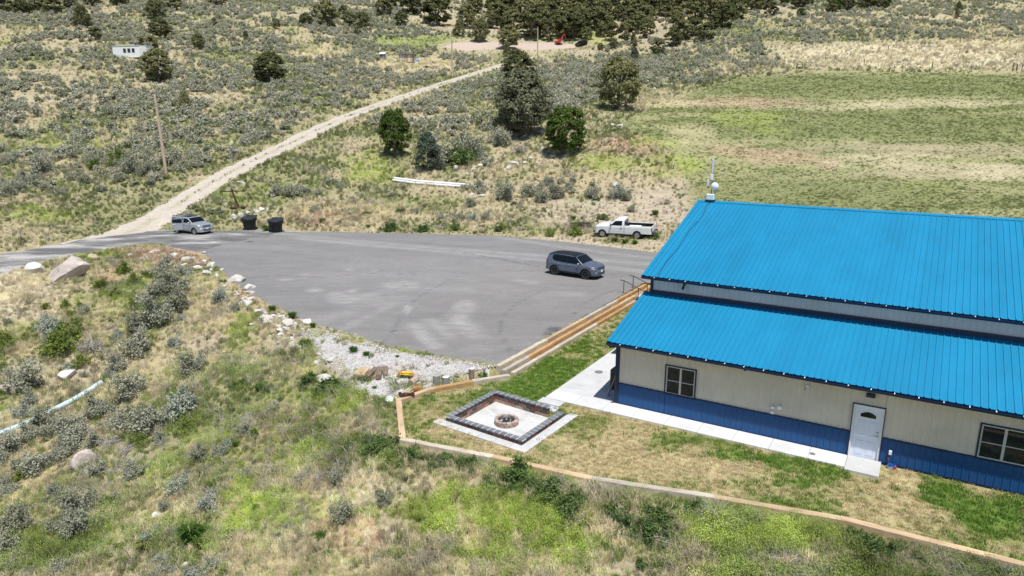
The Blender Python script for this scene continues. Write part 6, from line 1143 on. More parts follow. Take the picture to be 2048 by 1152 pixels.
# ------------------------------------------------------------------ shrubs
LS = leaf_mat('sage_leaf', (.30, .305, .22), (.43, .425, .33), .22, (.36, .37, .285), 2.2); LSF = leaf_mat('far_sage_leaf', (.36, .38, .24), (.53, .51, .40), .3, (.45, .445, .345)); LR = leaf_mat('rabbitbrush_leaf', (.15, .21, .045), (.23, .28, .075), .25, None, 2.); LW = leaf_mat('weed_leaf', (.095, .155, .05), (.15, .205, .075), .25, None, 2.5); LSB = leaf_mat('pale_sage_leaf', (.34, .37, .31), (.41, .44, .37), .15, None, 2.); LT = leaf_mat('tuft_leaf', (.07, .15, .03), (.12, .19, .045), .3, None, 2.)
def bush_mesh(seed, mat, w=1.0, h=.75, nst=34, per=30, ls=.055, asp=.28, flat=.55, stems=True, up=.8):
    """sprays of narrow leaves on a twiggy frame"""
    rng = np.random.default_rng(seed); a = rng.uniform(0, 6.28, nst); e = rng.uniform(.05, 1.4, nst); L = rng.uniform(.35, 1.18, nst); lp = rng.uniform(0, 6.28, 3); L *= 1 + .28 * np.sin(2 * a + lp[0]) + .22 * np.sin(3 * a + lp[1])
    tip = np.c_[np.cos(a) * np.cos(e) * w / 2 * L, np.sin(a) * np.cos(e) * w / 2 * L, np.sin(e) ** .7 * h * L * .92 + h * .08]
    k = nst * per; idx = np.repeat(np.arange(nst), per); cr = w * rng.uniform(.035, .10, nst); C = tip[idx] * rng.uniform(.72, 1.0, (k, 1)) + rng.normal(size=(k, 3)) * cr[idx][:, None]; C[:, 2] = np.abs(C[:, 2])
    D = tip[idx] / (np.linalg.norm(tip[idx], axis=1, keepdims=True) + 1e-6); S = rng.uniform(.6, 1.3, k) * ls; Nn = rng.normal(size=(k, 3)) + D * .5; Nn /= np.linalg.norm(Nn, axis=1, keepdims=True) + 1e-9
    v = D * up + rng.normal(size=(k, 3)) * .8 + np.array([0, 0, .3]); v -= Nn * (v * Nn).sum(1, keepdims=True); v /= np.linalg.norm(v, axis=1, keepdims=True) + 1e-9; u = np.cross(Nn, v)
    S = S[:, None]; P = np.stack([C - v * S * 1.0, C + u * S * asp * 1.8, C + v * S * 1.1, C - u * S * asp * 1.8], 1)
    me = bpy.data.meshes.new('foliage'); me.vertices.add(k * 4); me.vertices.foreach_set('co', P.astype(np.float32).ravel()); me.loops.add(k * 4); me.loops.foreach_set('vertex_index', np.arange(k * 4, dtype=np.int32)); me.polygons.add(k); me.polygons.foreach_set('loop_start', np.arange(0, k * 4, 4, dtype=np.int32)); me.update(calc_edges=True); me.materials.append(mat)
    mb = MB()
    for i in range(min(nst, 24)): q = tip[i]; m_ = q * .5 + rng.normal(size=3) * w * .04; mb.tube([(0, 0, -.05), (m_[0], m_[1], abs(m_[2])), tuple(q * 1.06)], [w * .022, w * .013, w * .004], 4, False)
    return me, mb.mesh('stems', SAGEW)
def dead_mesh(seed, w=1.0):
    rng = np.random.default_rng(seed); mb = MB()
    for i in range(26):
        a = rng.uniform(0, 6.28); e = rng.uniform(.1, 1.0); L = w * rng.uniform(.35, .7); d = np.array([math.cos(a) * math.cos(e), math.sin(a) * math.cos(e), math.sin(e)]); m_ = d * L * .5 + rng.normal(size=3) * .06 * w; q = d * L + rng.normal(size=3) * .1 * w
        mb.tube([(0, 0, 0), (m_[0], m_[1], abs(m_[2])), (q[0], q[1], abs(q[2]))], [w * .022, w * .016, w * .004], 5, False)
        for _ in range(3): b = m_ + rng.normal(size=3) * .16 * w; mb.tube([(m_[0], m_[1], abs(m_[2])), (b[0], b[1], abs(b[2]))], [w * .009, w * .003], 4, False)
    return mb.mesh('branches', DEADW), None
def tuft_mesh(seed, mat, n=150, h=.6, w=.7, wd=.016):
    rng = np.random.default_rng(seed); mb = MB()
    for i in range(n):
        a = rng.uniform(0, 6.28); r0 = rng.uniform(0, .12); ln = rng.uniform(.2, 1.) * w / 2; z = h * rng.uniform(.6, 1.) ; x0, y0 = r0 * math.cos(a), r0 * math.sin(a); c, s = math.cos(a), math.sin(a); b = rng.uniform(0, 6.28); ux, uy = math.cos(b) * wd, math.sin(b) * wd
        mb.add([(x0 - ux, y0 - uy, 0), (x0 + ux, y0 + uy, 0), (x0 + c * ln * .45 + ux, y0 + s * ln * .45 + uy, z * .75), (x0 + c * ln * .45 - ux, y0 + s * ln * .45 - uy, z * .75), (x0 + c * ln, y0 + s * ln, z * (1 - .35 * ln / w * 2))], [(0, 1, 2, 3), (3, 2, 4)])
    return mb.mesh('blades', mat), None
BUSH = {'sage': [bush_mesh(100 + i, LS, 1, [.72, .8, .62, .75, .68][i], 60, 62, .034, .36) for i in range(5)], 'pale': [bush_mesh(110 + i, LSB, 1, .6, 54, 52, .034, .3) for i in range(2)], 'rab': [bush_mesh(120 + i, LR, 1, .66, 54, 56, .036, .36) for i in range(3)], 'weed': [bush_mesh(130 + i, LW, 1, .46, 52, 44, .042, .5) for i in range(4)], 'dead': [dead_mesh(140 + i) for i in range(3)], 'tuft': [tuft_mesh(150 + i, LT, 170, .6, 1.1) for i in range(3)], 'bunch': [tuft_mesh(160, LT, 200, .7, 1.3, .02), tuft_mesh(161, leaf_mat('bunch_leaf', (.20, .25, .07), (.26, .28, .10), .3), 200, .7, 1.3, .02)], 'far': [bush_mesh(170 + i, LSF, 1, [.75, .85, .7, .8, .65, .78][i], 30, 24, .092, .46) for i in range(6)]}
KN = {'sage': ('sagebrush', 'shrub'), 'pale': ('pale_sagebrush', 'shrub'), 'rab': ('rabbitbrush', 'shrub'), 'weed': ('leafy_weed', 'weed'), 'dead': ('dead_brush', 'dead brush'), 'tuft': ('grass_clump', 'grass clump'), 'bunch': ('bunch_grass', 'grass clump')}
NEARB = [(350, 588, 60, 'sage'), (314, 655, 66, 'sage'), (294, 605, 60, 'dead'), (318, 600, 46, 'sage'), (359, 622, 52, 'sage'), (273, 662, 38, 'sage'), (277, 712, 58, 'sage'), (349, 696, 32, 'pale'), (262, 795, 60, 'sage'), (51, 780, 64, 'sage'), (99, 665, 46, 'pale'), (472, 624, 24, 'sage'), (441, 603, 38, 'pale'), (366, 553, 32, 'pale'), (386, 748, 52, 'sage'), (236, 745, 42, 'sage'), (330, 560, 46, 'sage'),
 (205, 577, 36, 'rab'), (250, 549, 32, 'rab'), (270, 570, 30, 'rab'), (300, 555, 26, 'rab'), (270, 617, 28, 'rab'), (166, 620, 24, 'rab'), (140, 631, 16, 'rab'), (92, 618, 18, 'rab'), (120, 708, 64, 'rab'), (133, 680, 52, 'rab'), (75, 660, 28, 'rab'), (157, 652, 20, 'rab'), (164, 732, 32, 'rab'), (10, 694, 44, 'rab'), (55, 682, 26, 'rab'), (100, 690, 30, 'sage'),
 (545, 623, 26, 'tuft'), (585, 637, 28, 'tuft'), (612, 692, 36, 'tuft'), (564, 711, 18, 'tuft'), (626, 655, 20, 'tuft'), (446, 568, 24, 'tuft'), (707, 704, 30, 'tuft'), (733, 712, 22, 'tuft'), (664, 778, 44, 'weed'), (620, 766, 34, 'weed'), (672, 650, 20, 'tuft'), (600, 715, 16, 'tuft'), (795, 715, 12, 'tuft'), (640, 795, 24, 'rab'),
 (195, 832, 52, 'sage'), (368, 825, 70, 'pale'), (294, 860, 72, 'sage'), (150, 885, 62, 'sage'), (68, 945, 62, 'sage'), (270, 955, 44, 'sage'), (363, 978, 42, 'pale'), (438, 915, 30, 'sage'), (417, 1022, 46, 'pale'), (486, 946, 16, 'pale'), (109, 990, 30, 'sage'), (198, 948, 42, 'sage'), (160, 1028, 58, 'sage'), (154, 1068, 58, 'sage'), (34, 1060, 62, 'sage'), (109, 1063, 26, 'sage'), (578, 1058, 20, 'sage'), (315, 1158, 28, 'sage'), (386, 1160, 38, 'pale'), (677, 958, 44, 'sage'), (684, 1044, 44, 'sage'), (20, 905, 52, 'sage'), (133, 868, 52, 'sage'), (120, 920, 42, 'sage'), (10, 1110, 50, 'sage'), (230, 860, 40, 'sage'), (320, 880, 30, 'sage'), (20, 990, 40, 'sage'), (240, 1000, 30, 'sage'), (330, 850, 40, 'sage'), (90, 850, 44, 'sage'), (60, 880, 40, 'sage'),
 (373, 865, 40, 'rab'), (219, 1010, 28, 'rab'), (51, 1020, 32, 'rab'), (75, 1094, 28, 'rab'), (280, 888, 32, 'rab'), (44, 960, 32, 'rab'), (533, 834, 22, 'weed'), (506, 872, 32, 'weed'), (560, 802, 18, 'weed'), (386, 1088, 64, 'bunch'), (294, 1098, 48, 'bunch'), (185, 700, 62, 'dead'), (225, 890, 54, 'dead'), (225, 655, 26, 'dead'), (255, 905, 40, 'dead'), (150, 990, 44, 'dead'), (790, 785, 30, 'dead'),
 (764, 900, 74, 'weed'), (826, 912, 46, 'weed'), (890, 922, 42, 'weed'), (932, 930, 50, 'weed'), (1034, 955, 70, 'weed'), (1105, 985, 74, 'weed'), (1140, 1020, 74, 'weed'), (729, 838, 18, 'weed'), (964, 754, 22, 'weed'), (1070, 975, 50, 'weed'), (1165, 1000, 40, 'weed'), (1320, 1040, 60, 'weed'), (1299, 1065, 62, 'weed'), (1235, 1038, 60, 'weed'), (1400, 1018, 42, 'weed'), (1705, 1072, 42, 'weed'), (1735, 1098, 62, 'weed'), (1773, 1108, 52, 'weed'), (1578, 1036, 32, 'weed'), (1426, 1160, 32, 'weed'), (1998, 1148, 42, 'weed'), (1830, 1120, 40, 'weed'), (1350, 1022, 30, 'weed'), (800, 930, 30, 'weed'), (990, 940, 30, 'weed'),
 (700, 900, 40, 'weed'), (845, 463, 26, 'weed'), (536, 462, 20, 'weed'), (1230, 483, 20, 'tuft'), (1250, 486, 20, 'tuft'), (1270, 488, 18, 'tuft'), (1150, 470, 30, 'rab'), (1312, 478, 16, 'weed'), (1100, 472, 20, 'rab'), (1000, 462, 20, 'weed'), (910, 460, 22, 'weed'), (780, 462, 30, 'weed'), (880, 330, 60, 'sage'), (920, 330, 60, 'weed'), (945, 318, 50, 'sage'), (1000, 290, 50, 'sage'), (1040, 305, 40, 'dead'), (575, 392, 30, 'sage'), (600, 390, 36, 'sage'), (555, 390, 22, 'sage'), (635, 388, 30, 'dead'), (920, 440, 26, 'sage'), (1235, 395, 34, 'pale'), (1110, 395, 40, 'sage'), (1060, 392, 40, 'sage'), (1085, 405, 34, 'sage'), (1010, 400, 40, 'sage'), (240, 335, 50, 'rab'), (260, 345, 40, 'sage'), (340, 330, 46, 'sage'), (190, 340, 30, 'rab'), (85, 350, 46, 'sage'), (1625, 1080, 24, 'weed')]
rz_ = random.Random(77)
for i in range(40): NEARB.append((rz_.uniform(-20, 470), rz_.uniform(800, 1165), rz_.uniform(16, 40), rz_.choice(['sage', 'sage', 'sage', 'dead', 'pale', 'rab'])))
for i in range(56): NEARB.append((rz_.uniform(330, 800), rz_.uniform(740, 1165), rz_.uniform(14, 34), rz_.choice(['tuft', 'weed', 'rab', 'dead', 'sage', 'tuft'])))
for i in range(44): NEARB.append((rz_.uniform(780, 2040), rz_.uniform(1040, 1170), rz_.uniform(14, 34), rz_.choice(['tuft', 'weed', 'dead', 'tuft', 'rab'])))
for i in range(22): NEARB.append((rz_.uniform(0, 400), rz_.uniform(590, 790), rz_.uniform(12, 30), rz_.choice(['sage', 'dead', 'rab', 'rab', 'pale'])))
for i in range(30): NEARB.append((rz_.uniform(600, 1380), rz_.uniform(400, 462), rz_.uniform(10, 24), rz_.choice(['sage', 'dead', 'weed', 'tuft', 'pale'])))
ALLB = []
for px, py, w, k in NEARB:
    p = hit(px, py); P1 = (p[:1], p[1:2])
    if sdf(LAWN, *P1)[0] < .35 or sdf(PAD, *P1)[0] < .1: continue
    w = w * .78 if (k == 'weed' and py > 800) else w; s = w * math.hypot(p[1], p[2] - CAMZ) / FPX; ALLB.append((p[0], p[1], p[2], s, k, s / p[1] * 3))
SAGEA = [([(-1100, -220), (870, -220), (870, 108), (1000, 116), (860, 163), (700, 212), (560, 272), (430, 333), (300, 372), (150, 392), (-1100, 425)], .50), ([(870, 187), (1010, 142), (1180, 110), (1330, 110), (1345, 150), (1240, 190), (1130, 228), (985, 262), (900, 292), (760, 258), (735, 248)], .58), ([(1180, 100), (1400, 60), (1560, 40), (3300, 10), (3300, 66), (1900, 78), (1650, 108), (1500, 138), (1380, 165), (1300, 130)], .34), ([(1500, -220), (3300, -220), (3300, 20), (1500, 45)], .30), ([(920, 372), (1220, 362), (1290, 400), (1060, 432), (900, 402)], .22), ([(880, 300), (1000, 285), (1010, 335), (870, 350)], .4), ([(530, 365), (690, 366), (660, 396), (540, 396)], .25), ([(860, -220), (1510, -220), (1510, 60), (860, 80)], .12), ([(1230, 110), (1500, 90), (1560, 130), (1400, 170), (1290, 180)], .3)]
CLEARP = [(830, 130, 95, 15), (990, 92, 125, 14), (640, 108, 70, 10), (120, 92, 60, 12), (1000, 55, 110, 20), (60, 292, 80, 14), (1180, 72, 90, 12), (830, 86, 90, 10), (330, 118, 90, 6), (1560, 85, 40, 16), (1850, 108, 300, 28), (560, 60, 60, 8), (268, 108, 38, 12)]
nc = 118000; cx = RNG.uniform(-330, 350, nc); cy = RNG.uniform(66, 460, nc); cz = land(cx, cy); qx, qy = project(cx, cy, cz); dn = np.zeros(nc)
for poly, dd in SAGEA: dn = np.where(sdf(poly, qx, qy) < 0, np.maximum(dn, dd), dn)
for a, b, rx, ry in CLEARP: dn *= sstep(.7, 1.3, ((qx - a) / rx) ** 2 + ((qy - b) / ry) ** 2)
dn *= sstep(.36, .55, fbm(cx / 6, cy / 6, 61, 4)) * 1.1; rdist, _ = sdl(_rl, cx, cy); dn *= sstep(3.0, 5.5, rdist)
keep = RNG.uniform(0, 1, nc) < dn / (nc / (680 * 394) * 1.12)
for x, y, z in zip(cx[keep], cy[keep], cz[keep]): s = float(RNG.uniform(.75, 1.0) + RNG.uniform(0, 1) ** 2.5 * .95); ALLB.append((x, y, z, s, 'far', s / y))
hand = [b for b in ALLB if b[4] != 'far']; wild = sorted((b for b in ALLB if b[4] == 'far'), key=lambda b: -b[5])
wild = [b for b in wild]; nsage = sum(b[4] in ('sage', 'pale') for b in hand); solo = [b for b in wild if -20 < project(np.array([b[0]]), np.array([b[1]]), np.array([b[2]]))[0][0] < 2068][:300 - nsage]; ids = {id(b) for b in solo}; rest = [b for b in wild if id(b) not in ids]
rb = random.Random(31)
def region(x, y, z, k):
    px, py = [float(v[0]) for v in project(np.array([x]), np.array([y]), np.array([z]))]
    if py > 560 or y < 48: return 'on the wild slope left of the pad' if px < 560 else ('below the lawn edging' if py > 860 else 'on the gravel beside the pad')
    if py > 500: return 'on the wild slope left of the pad'
    if px < 720 and py < 400 and px < 1.6 * (620 - py): return 'on the hillside left of the dirt road'
    return 'on the ground between the pad and the field'
ORD = 'nearest second third fourth fifth sixth seventh eighth ninth tenth eleventh twelfth thirteenth fourteenth fifteenth sixteenth seventeenth eighteenth nineteenth twentieth'.split()
MARKS = [(140, 540, 'the largest boulder'), (100, 825, 'the pale blue pipe'), (167, 905, 'the cracked pale rock'), (470, 562, 'the corner of the driveway and pad'), (613, 680, 'the row of white pad rocks'), (750, 745, 'the tie offcuts'), (800, 840, 'the corner of the lawn edging'), (1044, 880, 'the fire pit'), (1250, 460, 'the white pickup'), (526, 445, 'the waste bins'), (333, 340, 'the leaning utility pole'), (865, 370, 'the white pipe bundle'), (1040, 260, 'the big pinyon'), (1730, 940, 'the white door'), (386, 1070, 'the large bunch grass'), (1360, 765, 'the left window'), (648, 750, 'the bright white round rock'), (2000, 890, 'the right window'), (17, 770, 'the big rock at the left edge')]
DESC = {'sage': 'grey green sagebrush', 'pale': 'pale silvery sagebrush', 'rab': 'bright green rabbitbrush', 'weed': 'dark green leafy weed', 'dead': 'bare grey dead brush', 'tuft': 'green clump of tall grass', 'bunch': 'dense bunch grass'}
def where_labels(items):
    """items: (key, word, x, y, z) -> label naming the nearest landmark, the side and the order from it"""
    grp = {}
    for key, word, x, y, z in items:
        px, py = [float(v[0]) for v in project(np.array([x]), np.array([y]), np.array([z]))]; d, i = min((math.hypot(px - m[0], (py - m[1]) * 1.4), i) for i, m in enumerate(MARKS)); dx, dy = px - MARKS[i][0], (py - MARKS[i][1]) * 1.4
        rel = ('right of' if dx > 0 else 'left of') if abs(dx) > abs(dy) else ('below' if dy > 0 else 'above'); grp.setdefault((word, i, rel), []).append((d, key))
    out = {}
    for (word, i, rel), l in grp.items():
        for n_, (d, key) in enumerate(sorted(l)): out[key] = '%s %s %s' % (word, rel, MARKS[i][2]) if len(l) == 1 else '%s, %s %s %s' % (word, ORD[min(n_, 19)], rel, MARKS[i][2])
    return out
def plant(b, k, v, label=None):
    x, y, z, s, _, _ = b; nm, cat = KN[k]; rg = region(x, y, z, k); desc = DESC[k]
    o = thing(nm, label or '%s %s' % (desc, rg), cat, (x, y, z - .03), rb.uniform(0, 6.28), '%s %s' % (nm.replace('_', ' '), rg)); sc = (s * rb.uniform(.95, 1.1), s * rb.uniform(.9, 1.05), s * rb.uniform(.85, 1.15))
    for m, n2 in zip(v, ('foliage', 'stems')):
        if m: c = mk(m.name.split('.')[0] if k in ('dead', 'tuft', 'bunch') else n2, m, o); c.scale = sc
WL = where_labels([(i, DESC[b[4]], b[0], b[1], b[2]) for i, b in enumerate(hand)])
for i, b in enumerate(hand): plant(b, b[4], rb.choice(BUSH[b[4]]), WL[i])
for b in solo: plant(b, 'sage', rb.choice(BUSH['sage'] if b[1] < 95 else BUSH['far']))
k = len(rest); A = np.array([b[:4] for b in rest]); so_ = scatter('far_sagebrush', A[:, :3] - [0, 0, .03], np.c_[np.zeros(k), np.zeros(k), RNG.uniform(0, 6.28, k)], A[:, 3:4] * RNG.uniform(.85, 1.15, (k, 3)), RNG.integers(0, 6, k), None, [m[0] for m in BUSH['far']]); tag(so_, 'distant grey sagebrush covering the hillsides', 'shrubs')
print('bushes', len(hand), len(solo), k, 'trees', len(far))
# ------------------------------------------------------------------ rocks
def rock_mat(nm, a, b):
    m = bpy.data.materials.new(nm); m.use_nodes = True; n = NT(m); s = n.bsdf; s.inputs['Roughness'].default_value = .92; s.inputs['Specular IOR Level'].default_value = .15
    v = n.coord('Object'); f = n.noise(2.2, v, 7, .65, .4); c = n.ramp(f, [(.3, a), (.6, b)]); vo = n.new('ShaderNodeTexVoronoi', feature='DISTANCE_TO_EDGE'); vo.inputs['Scale'].default_value = 2.2; n.link(v, vo.inputs['Vector'])
    ck = n.ramp(vo.outputs[0], [(0, (.82, .8, .77)), (.04, (1, 1, 1))]); c = n.mix(1., c, ck, 'MULTIPLY'); c = n.mix(1., c, n.ramp(n.rnd(), [(0, (.85, .84, .82)), (1, (1.08, 1.07, 1.05))]), 'MULTIPLY'); n.link(c, s.inputs['Base Color']); n.bump(n.noise(9, v, 6, .7), .6, .06); return m
LIME = rock_mat('limestone', (.46, .42, .38), (.66, .64, .60)); BOUL = rock_mat('pink_boulder', (.36, .30, .27), (.56, .50, .46)); TANR = rock_mat('tan_rock', (.40, .31, .22), (.52, .43, .32))
def rock_mesh(seed, mat, sub=3):
    rng = np.random.default_rng(seed); bm = bmesh.new(); bmesh.ops.create_icosphere(bm, subdivisions=sub, radius=.5); P = np.array([v.co[:] for v in bm.verts]); D = rdir(11, rng); off = rng.uniform(.24, .40, 11)
    for d, o in zip(D, off):
        t = P @ d; m = t > o; P[m] -= (t[m] - o)[:, None] * d * .9
    n = fbm(P[:, 0] * 5 + seed, P[:, 1] * 5 + P[:, 2] * 3.7, seed, 3) - .5; P *= (1 + n[:, None] * .22)
    for v, p in zip(bm.verts, P): v.co = p
    me = bpy.data.meshes.new('rock'); bm.to_mesh(me); bm.free(); me.materials.append(mat); return me
ROCKS = [rock_mesh(i, LIME) for i in range(6)]; SMALL = [rock_mesh(20 + i, LIME, 1) for i in range(5)]; rk = random.Random(13)
def put_rock(px, py, w, label, group=None, me=None, flat=.7, long=1.0, rz=None, z=None):
    p = hit(px, py) if z is None else onz(px, py, z); s = w * math.hypot(p[1], p[2] - CAMZ) / FPX; o = mk('rock', me or rk.choice(ROCKS), None, (p[0], p[1], p[2] + s * flat * .13), (rk.uniform(-.25, .25), rk.uniform(-.25, .25), rk.uniform(0, 6.28) if rz is None else rz)); o.scale = (s * 1.12 * long, s * rk.uniform(.85, 1.1), s * flat); return tag(o, label, 'rock', group)
bo = rock_mesh(70, BOUL, 4); b1 = put_rock(140, 556, 84, 'largest pinkish grey boulder beside the driveway at left', None, bo, .52, 1.0, .25); b1.rotation_euler = (.25, -.32, .3); b1.location.z += .35; b1.scale.z *= 1.25
put_rock(72, 542, 38, 'upright white boulder left of the largest boulder by the driveway', None, None, .85); put_rock(188, 518, 26, 'tan boulder right of the largest boulder by the driveway', None, rock_mesh(71, TANR), .8)
put_rock(17, 780, 46, 'big pale rock at the left edge above the blue pipe', None, rock_mesh(72, BOUL), .7); put_rock(167, 925, 44, 'cracked pale rock among the sagebrush near the blue pipe', None, rock_mesh(73, BOUL), .9); put_rock(648, 760, 28, 'bright white round rock in weeds left of the tie offcuts', None, None, .9); put_rock(802, 788, 24, 'white rock beside the kindling box at the edging', None, None, .7); put_rock(135, 752, 40, 'flat pale rock on the slope below the green shrubs', None, None, .6)
G1 = 'white rocks edging the asphalt pad'
for px, py, w in [(259, 511, 12), (310, 507, 22), (350, 512, 17), (374, 521, 22), (369, 534, 22), (409, 525, 15), (424, 533, 20), (414, 548, 18), (474, 563, 38), (499, 577, 25), (501, 587, 17), (503, 600, 19), (496, 611, 30), (393, 538, 18), (523, 628, 30), (533, 639, 26), (564, 636, 18), (578, 649, 28), (612, 648, 28), (592, 653, 18), (562, 662, 18), (562, 671, 18), (586, 671, 15), (583, 681, 12), (592, 694, 20), (664, 722, 22), (548, 634, 14), (604, 660, 12), (575, 660, 12), (618, 662, 12), (570, 640, 14), (540, 645, 12)]: put_rock(px, py, w, 'white limestone rock in the row edging the asphalt pad', G1)
G4 = 'rubble along the edge of the pad'
for i in range(70):
    t = rk.uniform(0, 1); i0 = min(int(t * 6), 5); f_ = t * 6 - i0; LNP = [(405, 520), (430, 545), (475, 590), (505, 625), (560, 660), (600, 690), (660, 725)]; a, b = LNP[i0], LNP[i0 + 1]
    put_rock(a[0] + (b[0] - a[0]) * f_ + rk.gauss(-4, 12), a[1] + (b[1] - a[1]) * f_ + rk.gauss(2, 7), rk.uniform(6, 17), 'small white rubble stone on the rocky edge of the asphalt pad', G4, rk.choice(SMALL), .95)
G2 = 'small pale rocks on the wild slope'
for px, py, w in [(99, 577, 10), (405, 712, 10), (198, 774, 14), (313, 1034, 22), (355, 1102, 16), (342, 868, 12), (328, 787, 10), (370, 1132, 14), (51, 1152, 16), (1610, 1150, 18), (290, 660, 10), (240, 690, 12), (270, 672, 9), (450, 705, 9), (500, 735, 10), (150, 718, 14), (60, 735, 10)]: put_rock(px, py, w, 'small pale rock lying on the wild grassy slope', G2)
G3 = 'white rocks scattered behind the pad'
for px, py, w in [(753, 261, 8), (912, 337, 18), (960, 333, 13), (946, 342, 15), (1030, 332, 24), (1018, 337, 15), (1049, 327, 13), (982, 267, 8), (1086, 301, 18), (1232, 372, 20), (1021, 385, 15), (963, 394, 15), (944, 390, 11), (482, 367, 15), (763, 334, 8), (1073, 327, 8), (1000, 313, 10), (470, 437, 20), (484, 433, 18), (498, 429, 18), (512, 425, 16), (524, 421, 16), (536, 419, 10), (372, 323, 10), (296, 333, 10), (20, 381, 10), (106, 373, 8), (175, 366, 10), (345, 371, 6), (1240, 253, 14), (1225, 252, 12), (1215, 455, 10), (1010, 340, 8), (980, 345, 8), (1105, 314, 12), (1060, 318, 10), (970, 352, 8), (935, 350, 8), (1160, 262, 8), (655, 375, 9)]: put_rock(px, py, w, 'white rock lying in the rough grass between the pad and hillside', G3)
for i in range(46):
    x, y = rk.gauss(1310, 32), rk.gauss(160, 10); put_rock(x, y, rk.uniform(5, 12), 'white rock in the stony gully beside the far field', 'white rocks in the gully', rk.choice(SMALL))
for g_, w_ in ((G2, 'small pale rock'), (G3, 'white rock in rough grass')):
    os_ = [o for o in COL.objects if o.get('group') == g_]; wl = where_labels([(o.name, w_, *o.location) for o in os_])
    for o in os_: o['label'] = wl[o.name]
os_ = sorted((o for o in COL.objects if o.get('group') == G1), key=lambda o: -o.location.y)
for i, o in enumerate(os_): o['label'] = 'white limestone rock edging the pad, %s from the driveway end' % (ORDN[i] if i < 20 else ORDN[len(os_) - 1 - i] + ' from the gravel end, not').replace(' from the gravel end, not', '') if i < 20 else 'white limestone rock edging the pad, %s from the gravel end' % ORDN[min(len(os_) - 1 - i, 19)]
# ------------------------------------------------------------------ gravel bed
GPX = [(612, 668), (650, 668), (700, 684), (780, 704), (880, 722), (985, 737), (1000, 746), (940, 756), (865, 770), (800, 790), (760, 795), (715, 775), (690, 745), (650, 715)]
GP = [tuple(hit(*q)[:2]) for q in GPX]
structure(flat_sheet('gravel_bed', GP, .02, M('gravel_base', (.42, .40, .38), .95, 0, .35, 5, .8, 40, .1), .3, .6, .25))
n = 26000; P = np.array(GP); x = RNG.uniform(P[:, 0].min() - 1, P[:, 0].max() + 1, n); y = RNG.uniform(P[:, 1].min() - 1, P[:, 1].max() + 1, n); d = sdf(GP, x, y) + (fbm(x / 1.2, y / 1.2, 4, 3) - .5) * 2; m = (d < .35) & (sdf(LAWN, x, y) > .25) & (sdf(PAD, x, y) > .15); x, y = x[m], y[m]; n = len(x)
g = RNG.uniform(.55, 1.1, (n, 1)); gc = np.array([(.56, .54, .52)]) * g + RNG.normal(size=(n, 3)) * .015
GM = bpy.data.materials.new('gravel_stone'); GM.use_nodes = True; _n = NT(GM); _n.bsdf.inputs['Roughness'].default_value = .9; _n.link(_n.attr('col', 'INSTANCER').outputs['Color'], _n.bsdf.inputs['Base Color'])
GS = [rock_mesh(40 + i, GM, 1) for i in range(4)]
go = scatter('gravel', np.c_[x, y, land(x, y) + .02], RNG.uniform(0, 6.28, (n, 3)), RNG.uniform(.04, .11, (n, 1)) * RNG.uniform(.7, 1.3, (n, 3)), RNG.integers(0, 4, n), gc, GS); tag(go, 'pale crushed gravel beside the asphalt pad', 'gravel')
# ------------------------------------------------------------------ grasses
IM = inst_mat('grass_blade')
def grass_mesh(seed, n, l0, l1, spread, wd, foot):
    rng = np.random.default_rng(seed); mb = MB()
    for i in range(n):
        a = rng.uniform(0, 6.28); r0 = foot * math.sqrt(rng.uniform()); b0 = rng.uniform(0, 6.28); x0, y0 = r0 * math.cos(b0), r0 * math.sin(b0); L = rng.uniform(l0, l1); s = rng.uniform(.05, spread); c, q = math.cos(a), math.sin(a); b = rng.uniform(0, 6.28); ux, uy = math.cos(b) * wd / 2, math.sin(b) * wd / 2
        mb.add([(x0 - ux, y0 - uy, -.02), (x0 + ux, y0 + uy, -.02), (x0 + c * L * s * .4 + ux * .8, y0 + q * L * s * .4 + uy * .8, L * .62), (x0 + c * L * s * .4 - ux * .8, y0 + q * L * s * .4 - uy * .8, L * .62), (x0 + c * L * s, y0 + q * L * s, L * (1 - .25 * s))], [(0, 1, 2, 3), (3, 2, 4)])
    return mb.mesh('tuft', IM)
def forb_mesh(seed, n=190, h=.5, w=.5, ls=.024):
    rng = np.random.default_rng(seed); t = rng.uniform(.25, 1, n); a = rng.uniform(0, 6.28, n); r = w / 2 * np.sqrt(rng.uniform(0, 1, n)) * (.5 + .5 * t); C = np.c_[r * np.cos(a), r * np.sin(a), h * t * (1 - .3 * (r / w * 2) ** 2)]
    return cards('forb', C, rng.normal(size=(n, 3)) + [0, 0, .6], rng.uniform(.6, 1.5, n) * ls, IM, .6, rng)
GPR = [grass_mesh(i, 40, .18, .42, .7, .013, .13) for i in range(3)] + [grass_mesh(10 + i, 34, .16, .38, .6, .019, .12) for i in range(3)] + [forb_mesh(20 + i) for i in range(3)] + [grass_mesh(30 + i, 26, .05, .10, .8, .014, .10) for i in range(3)] + [grass_mesh(40 + i, 22, .3, .6, 1.5, .012, .06) for i in range(3)]
TYPE = {'dry': 0, 'green': 3, 'lime': 6, 'pink': 0, 'olive': 3, 'pale': 0, 'bare': 0, 'dark': 3}; TY = np.array([TYPE[c] for c in CLS])
def pickcls(Wt, rng): c = np.cumsum(Wt, 1); return (rng.uniform(0, 1, (len(Wt), 1)) < c).argmax(1)
